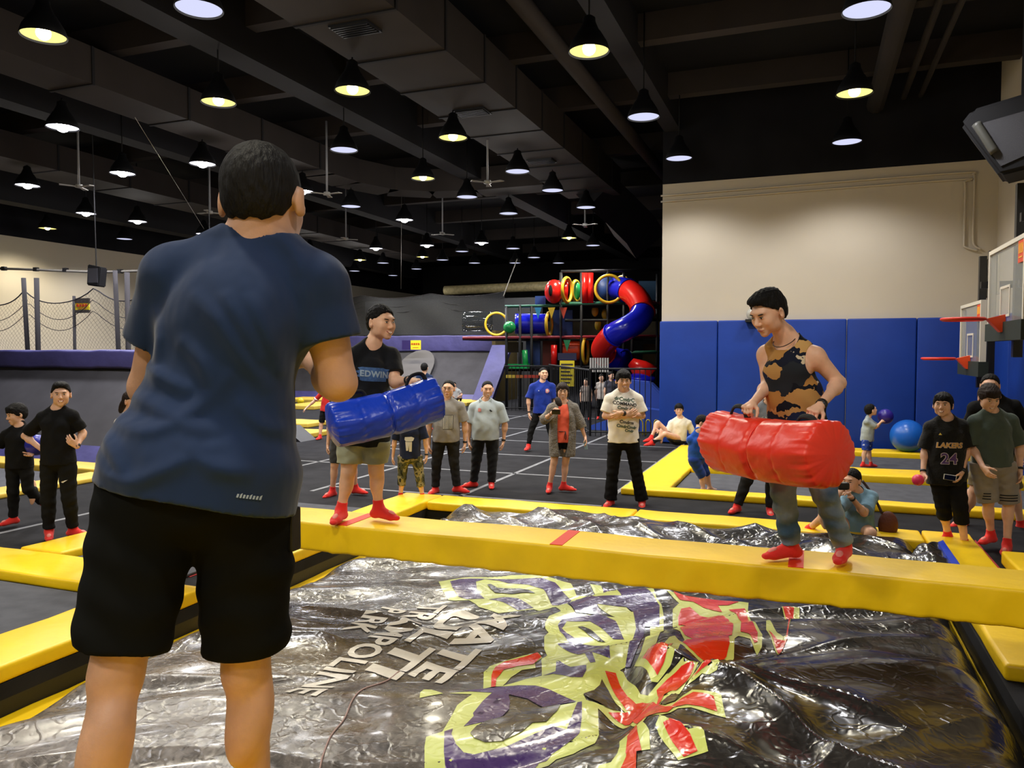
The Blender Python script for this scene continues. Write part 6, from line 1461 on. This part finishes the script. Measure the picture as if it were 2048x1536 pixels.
bm = bmesh.new(); pts = [co['T'](.16, .145, x) for x in (-.07, -.03, .01, .04)]; tube(bm, pts, .006, 6); tube(bm, [co['T'](.16, .150, .035), co['T'](.02, .15, .045), co['T'](-.08, .14, .04)], .005, 6); tube(bm, [co['T'](.16, .150, .035), co['T'](.05, .16, .02), co['T'](-.04, .15, .022)], .005, 6); pchild('waist_cord', bm, mat('dark_cord', '#2a1712'), co['t'])
def held(name, label, cat, c, sz, m, rz=0, screen=None, tilt=0):
    t = thing(name, label, cat, c, rz); o = obj('case', box(-sz[0]/2, sz[0]/2, -sz[1]/2, sz[1]/2, -sz[2]/2, sz[2]/2, bevel=min(sz)*.35), m, t); o.rotation_euler = (0, tilt, 0)
    if screen: q = obj('screen', box(-sz[0]*.44, sz[0]*.44, -sz[1]/2-.001, -sz[1]/2+.001, -sz[2]*.44, sz[2]*.44), screen, t); q.rotation_euler = (0, tilt, 0)
    return t
held('smartphone', 'dark red smartphone held up by the woman in the coral top', 'phone', atd(1112, 824, 10.88), (.13, .010, .07), mat('dark_red_case', '#4a1014', .3), 0, mat('phone_screen', '#0c0c10', .1, .6))
held('smartphone', 'pale blue smartphone hanging from the lowered hand of the woman in the coral top', 'phone', atd(1171, 890, 11.15), (.045, .010, .13), mat('pale_blue_case', '#8fb2c8', .4), 0, None, -.2)
P['wt'] = person('tall smiling man with folded arms in a white printed T-shirt and black trousers', 1247, 733, SOLE(10.3), 10.3, front=0, face=(0, -3, 0), hair='fringe', hsize=1.84, detail=2, smile=2, build=.96,
    J=dict(hd=(1247, 762), nk=(1247, 784), sa=(1219, 797), sb=(1276, 797), ea=(1210, 832, -.03), wa=(1252, 833, -.22), ha=(1270, 822, -.24), eb=(1285, 832, -.03), wb=(1243, 826, -.26), hb=(1226, 836, -.2), pa=(1231, 882), pb=(1263, 882), ka=(1225, 944), kb=(1273, 944), aa=(1221, 1000, .03), ab=(1284, 1002, .02), ta=(1210, 1012, -.14), tb=(1284, 1018, -.2)),
    shirt=dict(m=cloth('white_print_tee', '#efe9dd', bump=.35), hem=-.02, sleeve=.80, loose=.032, hemw=.160), pants=dict(m=C_black, len=1.96, loose=.018, cuff=2.4, name='black_trousers'), palms=dict(a=dict(curl=.25, pn=(0, 1, 0)), b=dict(curl=.3, pn=(0, 1, 0))))
wt_ = P['wt']; band(wt_, 'b', None, 'watch', .03, .9, .014, True)
M_pg1, M_pg2 = mat('print_dark_green', '#20483c', .8), mat('print_black', '#18181a')
for (s_, u_, v_, m_, sz) in (('drCmdrC', -.0, .86, M_pg1, .066), ('COMMAND', .0, .77, M_pg2, .060), ('Cmdr C', .0, .68, M_pg1, .06), ('Cmdrm', .02, .40, M_pg2, .060), ('CmdrCmdr', .02, .31, M_pg1, .056), ('Cmdr', .05, .23, M_pg1, .05)):
    on_shirt(wt_, 'print_letters', text_mesh(s_, sz, .0018), m_, u_, v_, .006, 1.0, False, -.14)
# ---- seated man, kid, grey tee, photographer, toddler
P['se'] = person('man in a white shirt sitting against the blue wall pads', 1350, 805, 893, 16.4, front=-25, face=(-12, 0, 0), hair='fringe', hsize=1.70, glasses=True, smile=1, vox=.008,
    J=dict(hd=(1358, 820), nk=(1360, 837), sa=(1342, 846), sb=(1378, 845), ea=(1334, 865, -.05), wa=(1318, 862, -.15), eb=(1385, 866, .05), wb=(1383, 884, .08), pa=(1347, 880), pb=(1364, 880, .05), ka=(1316, 846, -.1), aa=(1302, 876, -.15), kb=(1330, 868, -.40), ab=(1304, 884, -.35), ta=(1286, 886, -.25), tb=(1286, 889, -.45)),
    shirt=dict(m=cloth('cream_shirt', '#ddd6c2'), hem=.0, sleeve=.9, loose=.022), pants=dict(m=cloth('charcoal_trousers', '#1b1c20'), len=1.9, loose=.018))
P['kd'] = person('child in blue bending with a ball behind the red roll', 1398, 838, SOLE(11.2), 11.2, front=60, face=(70, -30, 0), hsize=1.38, hk=1.15, socks=False,
    J=dict(hd=(1404, 846, .1), nk=(1396, 864), sa=(1380, 878, -.02), sb=(1406, 876, .12), ea=(1398, 905, 0), wa=(1418, 920, .05), eb=(1414, 900, .15), wb=(1428, 918, .1), pa=(1388, 922, -.02), pb=(1398, 920, .1), ka=(1406, 955, 0), kb=(1414, 952, .12), aa=(1406, 979, 0), ab=(1420, 976, .12), ta=(1420, 990, 0), tb=(1434, 986, .12)),
    shirt=dict(m=cloth('mid_blue_shirt', '#2050b0'), hem=.1, loose=.018), pants=dict(m=cloth('navy_blue_shorts', '#1c3a8c'), len=.95, loose=.024, name='blue_shorts'))
ball(1436, 928, 11.1, .11, mat('yellow_ball', '#e0c414'), 'yellow ball in the hands of the bending child behind the red roll')
P['gm'] = person('man in a grey T-shirt with pixel print standing behind the tank top man', 1525, 758, SOLE(9.8), 9.8, front=-5, face=(-5, 0, 0), hsize=1.72,
    J=dict(hd=(1540, 785), nk=(1536, 808), sa=(1512, 818), sb=(1566, 816), ea=(1506, 862), wa=(1510, 900), pa=(1515, 898), pb=(1548, 898), ka=(1494, 960), kb=(1543, 962), aa=(1474, 1012), ab=(1540, 1018), ta=(1458, 1030, -.15), tb=(1542, 1036, -.2)),
    shirt=dict(m=cloth('grey_pixel_tee', '#6f7378'), hem=-.1, loose=.026, sleeve=.9), pants=dict(m=C_dj, len=1.93, loose=.018))
R_ = random.Random(3); bm = bmesh.new()
for i in range(22):
    for j in range(8):
        if R_.random() < .55:
            x, y = -.11+i*.01, -.03+j*.009; bm.faces.new([bm.verts.new(q) for q in ((x, y, 0), (x+.008, y, 0), (x+.008, y+.007, 0), (x, y+.007, 0))])
on_shirt(P['gm'], 'pixel_print', bm, mat('print_white', '#cfccc0'), .0, .66, .005, 1.0, False, 0, .5)
P['ph'] = person('crouching photographer in light blue shirt and olive shorts at the pit rim', 1715, 935, 1120, 8.35, front=-35, face=(-50, -5, 0), hsize=1.70, hair='short', build=1.05, vox=.006,
    J=dict(hd=(1703, 962, -.1), nk=(1712, 984), sa=(1690, 998, -.08), sb=(1744, 992, .02), ea=(1672, 1020, -.22), wa=(1676, 990, -.40), ha=(1684, 978, -.42), eb=(1728, 1026, -.22), wb=(1702, 994, -.40), hb=(1692, 980, -.45),
           pa=(1698, 1062, .05), pb=(1732, 1064, .05), ka=(1660, 1022, -.20), aa=(1618, 1058, .12), kb=(1742, 1066, -.42), ab=(1730, 1128, -.35), ta=(1590, 1066, .05), tb=(1716, 1146, -.45)),
    shirt=dict(m=cloth('light_blue_shirt', '#6f93a8'), hem=-.02, loose=.024, sleeve=.85), pants=dict(m=cloth('olive_shorts_cloth', '#4c4a34'), len=.85, loose=.022, name='olive_shorts'), palms=dict(a=dict(curl=.8), b=dict(curl=.8)))
band(P['ph'], 'b', None, 'watch', .03, .92, .012)
c = atd(1686, 972, 7.86); held('camera', 'small black camera in front of the crouching photographer\'s face', 'camera', c, (.12, .07, .08), M_metalb, .4)
c = atd(1776, 1050, 8.3); t = thing('shoulder_bag', 'orange brown shoulder bag at the side of the crouching photographer', 'bag', c)
bm = bmesh.new(); sphere(bm, (0, 0, 0), 1, 20, 14, (.10, .07, .15)); obj('bag_body', bm, mat('orange_brown_leather', '#5a2a18', .7, bump=.3), t, True)
bm = bmesh.new(); tube(bm, bez([(-.06, 0, .12), (-.12, .02, .25), (-.2, .03, .38), (-.26, .03, .46)], 4), .012, 8, rx=2); obj('strap', bm, mat('brown_strap', '#3a2418', .7), t, True)
P['td'] = person('toddler in grey T-shirt and patterned blue shorts with a dark ball', 1738, 806, SOLE(13.4), 13.4, front=75, face=(95, 15, 0), hsize=1.13, hk=1.42, hair='short', build=1.1, smile=0, vox=.0065,
    J=dict(hd=(1742, 821), nk=(1737, 836), sa=(1733, 843, -.08), sb=(1741, 843, .08), ea=(1751, 855, -.08), wa=(1762, 844, -.08), eb=(1754, 853, .08), wb=(1764, 843, .08), pa=(1732, 878, -.05), pb=(1736, 878, .05), ka=(1730, 904, -.06), kb=(1738, 904, .06), aa=(1726, 928, -.06), ab=(1742, 928, .06), ta=(1738, 934, -.05), tb=(1756, 934, .1)),
    shirt=dict(m=cloth('light_grey_tee', '#9ba5a8'), hem=-.10, loose=.028, sleeve=.9), pants=dict(m=camo('blue_white_pattern', ['#2c48a8', '#2c48a8', '#c9d0e0'], 30), len=.85, loose=.022, name='patterned_shorts'))
ball(1771, 833, 13.4, .13, M_pball, 'dark purple ball in the hands of the toddler')
ball(73, 890, 8.9, .12, mat('blue_violet_ball', '#262a9c', .35), 'blue violet ball held behind the man with hands on hips')
# ---- right group
C_jer = cloth('black_mesh_jersey', '#151514', bump=.3, bscale=30)
P['lk'] = person('smiling man in a black number 24 basketball jersey holding a pink ball', 1890, 780, SOLE(8.0), 8.0, front=-20, face=(-38, 2, 0), hair='side', hsize=1.68, detail=2, smile=2, build=1.0,
    J=dict(hd=(1886, 811), nk=(1893, 838), sa=(1861, 853, .03), sb=(1925, 851, -.05), ea=(1850, 902, .05), wa=(1846, 945, -.05), ha=(1846, 960, -.08), eb=(1934, 900, -.08), wb=(1924, 944, -.16), hb=(1918, 962, -.2), pa=(1877, 945), pb=(1909, 945, -.05), ka=(1886, 1010, .02), kb=(1920, 1014, -.12), aa=(1896, 1072, .10), ab=(1930, 1090, -.06), ta=(1874, 1084, .06), tb=(1928, 1114, -.22)),
    shirt=dict(m=C_jer, hem=-.22, loose=.030, sleeve=.9, neckd=.04, hemw=.158), pants=dict(m=C_black, len=1.42, loose=.022, name='black_cropped_trousers'), palms=dict(a=dict(curl=.9, pn=(-.5, -.3, .0))))
lk = P['lk']; band(lk, 'a', None, 'wristband', .028, .93, .012); band(lk, 'b', None, 'watch', .030, .92, .018, True)
Mp1, Mp2, Mp3 = mat('print_gold', '#d8a040', .7), mat('print_purple', '#50306c', .7), mat('print_pale_edge', '#c8b8b4', .7)
on_shirt(lk, 'jersey_letters_edge', text_mesh('LAKERS', .068, .0045, .15), Mp3, -.005, .52, .004, 1.05); on_shirt(lk, 'jersey_letters', text_mesh('LAKERS', .068, .0015, .15), Mp1, -.005, .52, .007, 1.05)
on_shirt(lk, 'jersey_number_edge', text_mesh('24', .150, .008), Mp3, -.01, .27, .004); on_shirt(lk, 'jersey_number', text_mesh('24', .150, .002), Mp2, -.01, .27, .008)
on_shirt(lk, 'small_chest_logo', poly_bm([[(-.014, -.010), (.014, -.010), (.002, .014)]]), mat('print_yellow', '#c8a83c', .7), -.09, .73, .006)
ball(1836, 960, 7.9, .058, mat('pink_ball', '#e0305e', .4), 'small pink ball in the hand of the black jersey man')
held('smartphone', 'white and black smartphone under the black jersey man\'s watch hand', 'phone', atd(1900, 955, 7.74), (.115, .012, .055), mat('white_case', '#d8d4cc', .4), 0, mat('phone_screen', '#0c0c10'), .12)
C_sg = cloth('grey_green_tee', '#46524a')
P['gg'] = person('man in a grey-green T-shirt and striped grey shorts looking down, right picture edge', 1985, 762, SOLE(7.9), 7.9, front=-8, face=(-8, -22, 0), hair='fringe', hsize=1.74, detail=2, smile=1, build=1.06, hairm=M_hairb,
    J=dict(hd=(1978, 796, -.05), nk=(1982, 824), sa=(1948, 842), sb=(2024, 840), ea=(1946, 896, .02), wa=(1966, 934, -.18), ha=(1976, 948, -.24), eb=(2040, 896), wb=(2040, 940, -.06), pa=(1966, 932), pb=(2006, 932), ka=(1976, 1004), kb=(2018, 1006), aa=(1982, 1070, .10), ab=(2014, 1090, -.05), ta=(1958, 1084, .0), tb=(2006, 1112, -.2)),
    shirt=dict(m=C_sg, hem=.01, loose=.022, sleeve=.85), pants=dict(m=cloth('grey_sport_shorts', '#8d867e'), len=1.10 if False else .99, loose=.032, flare=1.3, name='striped_shorts'))
gg = P['gg']; band(gg, 'b', None, 'wristband', .03, .92, .012)
so_ = [o for o in gg['t'].children if o.name.startswith('striped_shorts')][0]
for k in range(3):
    for u0 in (-.125, .105):
        on_shirt(gg, 'black_stripe', poly_bm([[(-.03 if u0 < 0 else -.07, -.006), (.03 if u0 < 0 else .07, -.006), (.03 if u0 < 0 else .07, .006), (-.03 if u0 < 0 else -.07, .006)]]), mat('print_black', '#18181a'), u0, -.47-k*.05 - (.06 if u0 > 0 else 0), .005, 1.0, False, 0, .02, so_)
P['bb'] = person('man with glasses in a black T-shirt standing behind the grey-green T-shirt man', 1985, 738, SOLE(9.0), 9.0, front=-15, face=(-35, 0, 0), hair='short', glasses=True, hsize=1.80, build=1.15, smile=0,
    J=dict(hd=(1980, 772), nk=(1988, 797), sa=(1948, 815), sb=(2030, 812), ea=(1938, 868, .1), wa=(1945, 912, .1), eb=(2055, 860), wb=(2056, 905), pa=(1968, 905), pb=(2010, 905), ka=(1950, 980), kb=(2030, 985), aa=(1925, 1040, .1), ab=(2042, 1052, 0), ta=(1910, 1056, .05), tb=(2060, 1066, -.1)),
    shirt=dict(m=C_black, hem=-.1, loose=.028, sleeve=.85), pants=dict(m=cloth('khaki_shorts_cloth', '#6a5c40'), len=.9, loose=.024, name='khaki_shorts'))
# ---- far people
P['fs'] = person('child in a white shirt sitting far away at the foot of the grey trampoline wall', 912, 763, 806, 27.6, front=0, vox=.012, hsize=1.3, hk=1.15, detail=0, smile=0,
    J=dict(hd=(908, 770), nk=(911, 777), sa=(903, 781), sb=(919, 781), ea=(899, 789), wa=(903, 795, -.2), eb=(924, 789), wb=(920, 795, -.2), pa=(908, 797), pb=(916, 797), ka=(900, 791, -.35), kb=(922, 791, -.35), aa=(901, 803, -.3), ab=(921, 803, -.3)),
    shirt=dict(m=cloth('far_white_shirt', '#b9bfc0'), hem=.0), pants=dict(m=C_black, len=1.9), socks=False)
P['fb'] = person('dark haired man in navy seen from behind beyond the raised end of the blue roll', 849, 727, SOLE(20), 20, front=180, face=(170, 0, 0), detail=0, smile=0, vox=.010, shirt=dict(m=C_navy, hem=-.1), pants=dict(m=C_black, len=1.9))
for i, (x_, yt_, D_, c_, lb) in enumerate(((1172, 758, 23.0, '#8a8078', 'small child in grey behind the railing, left of the white slatted board'), (1203, 750, 23.4, '#b8b0a8', 'child in a pale top behind the railing, below the white slatted board'), (1222, 745, 22.6, '#3a3a44', 'adult in dark clothes behind the railing beside the white T-shirt man'))):
    person(lb, x_, yt_, SOLE(D_), D_, front=30*(i-1), face=(40*(i-1), 0, 0), detail=0, smile=0, vox=.011, hk=1.2, hsize=(SOLE(D_)-yt_)*D_/F, shirt=dict(m=cloth('far_cloth_%d' % i, c_), hem=-.1), pants=dict(m=C_black, len=1.9), group='people by the playground')
# ---------------------------------------------------------------- the two inflated rolls
def roll(name, label, A, B, r, m, seed, pinch, sag=.03):
    A, B = np.array(A), np.array(B); L = np.linalg.norm(B-A); d = (B-A)/L; x = nrm(np.cross(UPV, d)); y = np.cross(d, x)
    t = thing(name, label, 'inflated roll', (A+B)/2 - UPV*r); nu, nv = 150, 120; rnd = random.Random(seed); ph = [rnd.uniform(0, 6) for _ in range(12)]
    u = np.linspace(-.5, .5, nu)[:, None]; th = np.linspace(0, 2*np.pi, nv, endpoint=False)[None]
    e = np.clip((.5-np.abs(u))*L/.055, 0, 1); prof = np.sqrt(np.clip(1-(1-e)**2, 0, 1))*.09 + .91
    R = r*prof*np.ones_like(th)
    for (u0, w, a) in pinch:
        g = np.exp(-((u-u0)*L/w)**2); k = np.exp(-((u-u0)*L/(w*4))**2)
        R = R*(1 - a*g) * (1 - .010*k*np.sin(th*17+ph[0]+u*40) - .008*k*np.sin(th*9+ph[1]-u*25))
    ke = np.exp(-((.5-np.abs(u))*L/.10)**2); R = R*(1 + .022*ke*np.sin(th*13+ph[2]) + .014*ke*np.sin(th*29+ph[3]))
    R = R*(1 + .012*np.sin(th*3+ph[4]+u*6) + .008*np.sin(th*5+u*17+ph[5])) * (1+.026*np.cos(th*6+.4)+.006*np.cos(th*12+.8))
    cz = -sag*np.cos(u*np.pi) * np.ones_like(th)
    P = A + d*((u+.5)*L)[..., None] + x*(R*np.cos(th))[..., None] + y*(R*np.sin(th))[..., None] + UPV*cz[..., None]
    V = P.reshape(-1, 3); I = np.arange(nu*nv).reshape(nu, nv); J = np.roll(I, -1, 1); Q = np.stack([I[:-1], J[:-1], J[1:], I[1:]], -1).reshape(-1, 4)
    # puffed end caps
    extra = []; base = len(V)
    for end, sgn in ((0, -1), (nu-1, 1)):
        prev = I[end]; ring0 = V[prev]; c = ring0.mean(0)
        for k in range(1, 9):
            f = 1 - k/9.; wr = 1 + .012*np.sin(np.arange(nv)/nv*2*np.pi*15+ph[6])*(k < 4)
            rg = c + (ring0-c)*f*wr[:, None] + d*sgn*(.030*(1-f*f)); V = np.vstack([V, rg]); cur = np.arange(base, base+nv); base += nv
            q = np.stack([prev, np.roll(prev, -1), np.roll(cur, -1), cur], 1); extra.append(q if sgn > 0 else q[:, ::-1]); prev = cur
        V = np.vstack([V, c + d*sgn*.031]); base += 1; q = np.stack([prev, np.roll(prev, -1), np.full(nv, base-1), np.full(nv, base-1)], 1)
        tri = [tuple(w) for w in q[:, :3]]; extra.append(q[:, [0, 1, 2, 2]] if False else np.empty((0, 4), int)); fan = (sgn, prev.copy(), base-1)
        V_f = V; extra.append(np.array([[fan[1][i], fan[1][(i+1) % nv], fan[2], fan[1][(i-1) % nv]] for i in range(0, nv, 2)]))
    Q = np.vstack([Q] + [e for e in extra if len(e)])
    bm = bmesh.new(); vs = [bm.verts.new(tuple(map(float, v))) for v in V]
    for q in Q:
        try: bm.faces.new([vs[int(i)] for i in q])
        except ValueError: pass
    o = obj('vinyl_body', bm, m, t, True); o.matrix_parent_inverse = Matrix.Translation(-t.location)
    for (u0, w, a) in pinch[:1]:
        pts = []
        for k in range(40):
            a_ = 2*math.pi*k/39; rr = r*(1-a)*(1+.004*math.sin(a_*40)) + .001; pts.append(A + d*(u0+.5)*L + x*rr*math.cos(a_) + y*rr*math.sin(a_) + UPV*(-sag*math.cos(u0*math.pi)))
        bm = bmesh.new(); tube(bm, pts, .004, 6); o = obj('seam_cord', bm, m, t, True); o.matrix_parent_inverse = Matrix.Translation(-t.location)
    return t, (A, B, d, x, y, L)
M_rollr = mat('red_roll_vinyl', '#ee3a26', .36, .5, var=.05, vscale=3, bump=.35, bscale=4, stretch=(1, 1, 1), bdist=.05, detail=4)
M_rollb = mat('blue_roll_vinyl', '#1a3fc4', .28, .5, var=.08, vscale=3, bump=.35, bscale=4, bdist=.05, detail=4)
def strap(t, c, dv, h, m):
    bm = bmesh.new(); dv = nrm(dv); up = UPV; P_ = [c - dv*.075 - up*.03, c - dv*.07 + up*.0, c - dv*.045 + up*h*.8, c + up*h, c + dv*.045 + up*h*.8, c + dv*.07 + up*.0, c + dv*.075 - up*.03]
    tube(bm, bez(P_, 3), .009, 8, rx=2.2); o = obj('carry_strap', bm, m, t, True); o.matrix_parent_inverse = Matrix.Translation(-t.location)
M_strap = mat('black_webbing', '#141416', .8, bump=.3, bscale=150)
A, B = atd(1440, 878, 5.02), atd(1662, 908, 4.20)
t, (a_, b_, d_, x_, y_, L_) = roll('inflated_roll', 'glossy red inflated roll held by the man in the tank top', A, B, .192, M_rollr, 5, [(-.02, .02, .10), (.22, .010, .02), (-.27, .010, .018)])
for px, py, dd in ((1478, 828, 4.80), (1612, 850, 4.36)): strap(t, atd(px, py, dd) + UPV*.0, d_, .05, M_strap)
A, B = atd(664, 851, 5.40), atd(874, 796, 5.74)
t, (a_, b_, d_, x_, y_, L_) = roll('inflated_roll', 'glossy blue inflated roll held up by the man in the black T-shirt', A, B, .164, M_rollb, 9, [(.02, .02, .09), (.26, .012, .012), (-.25, .012, .012)], .02)
strap(t, atd(832, 762, 5.66), d_, .05, M_strap); strap(t, atd(712, 798, 5.50), d_, .05, M_strap)
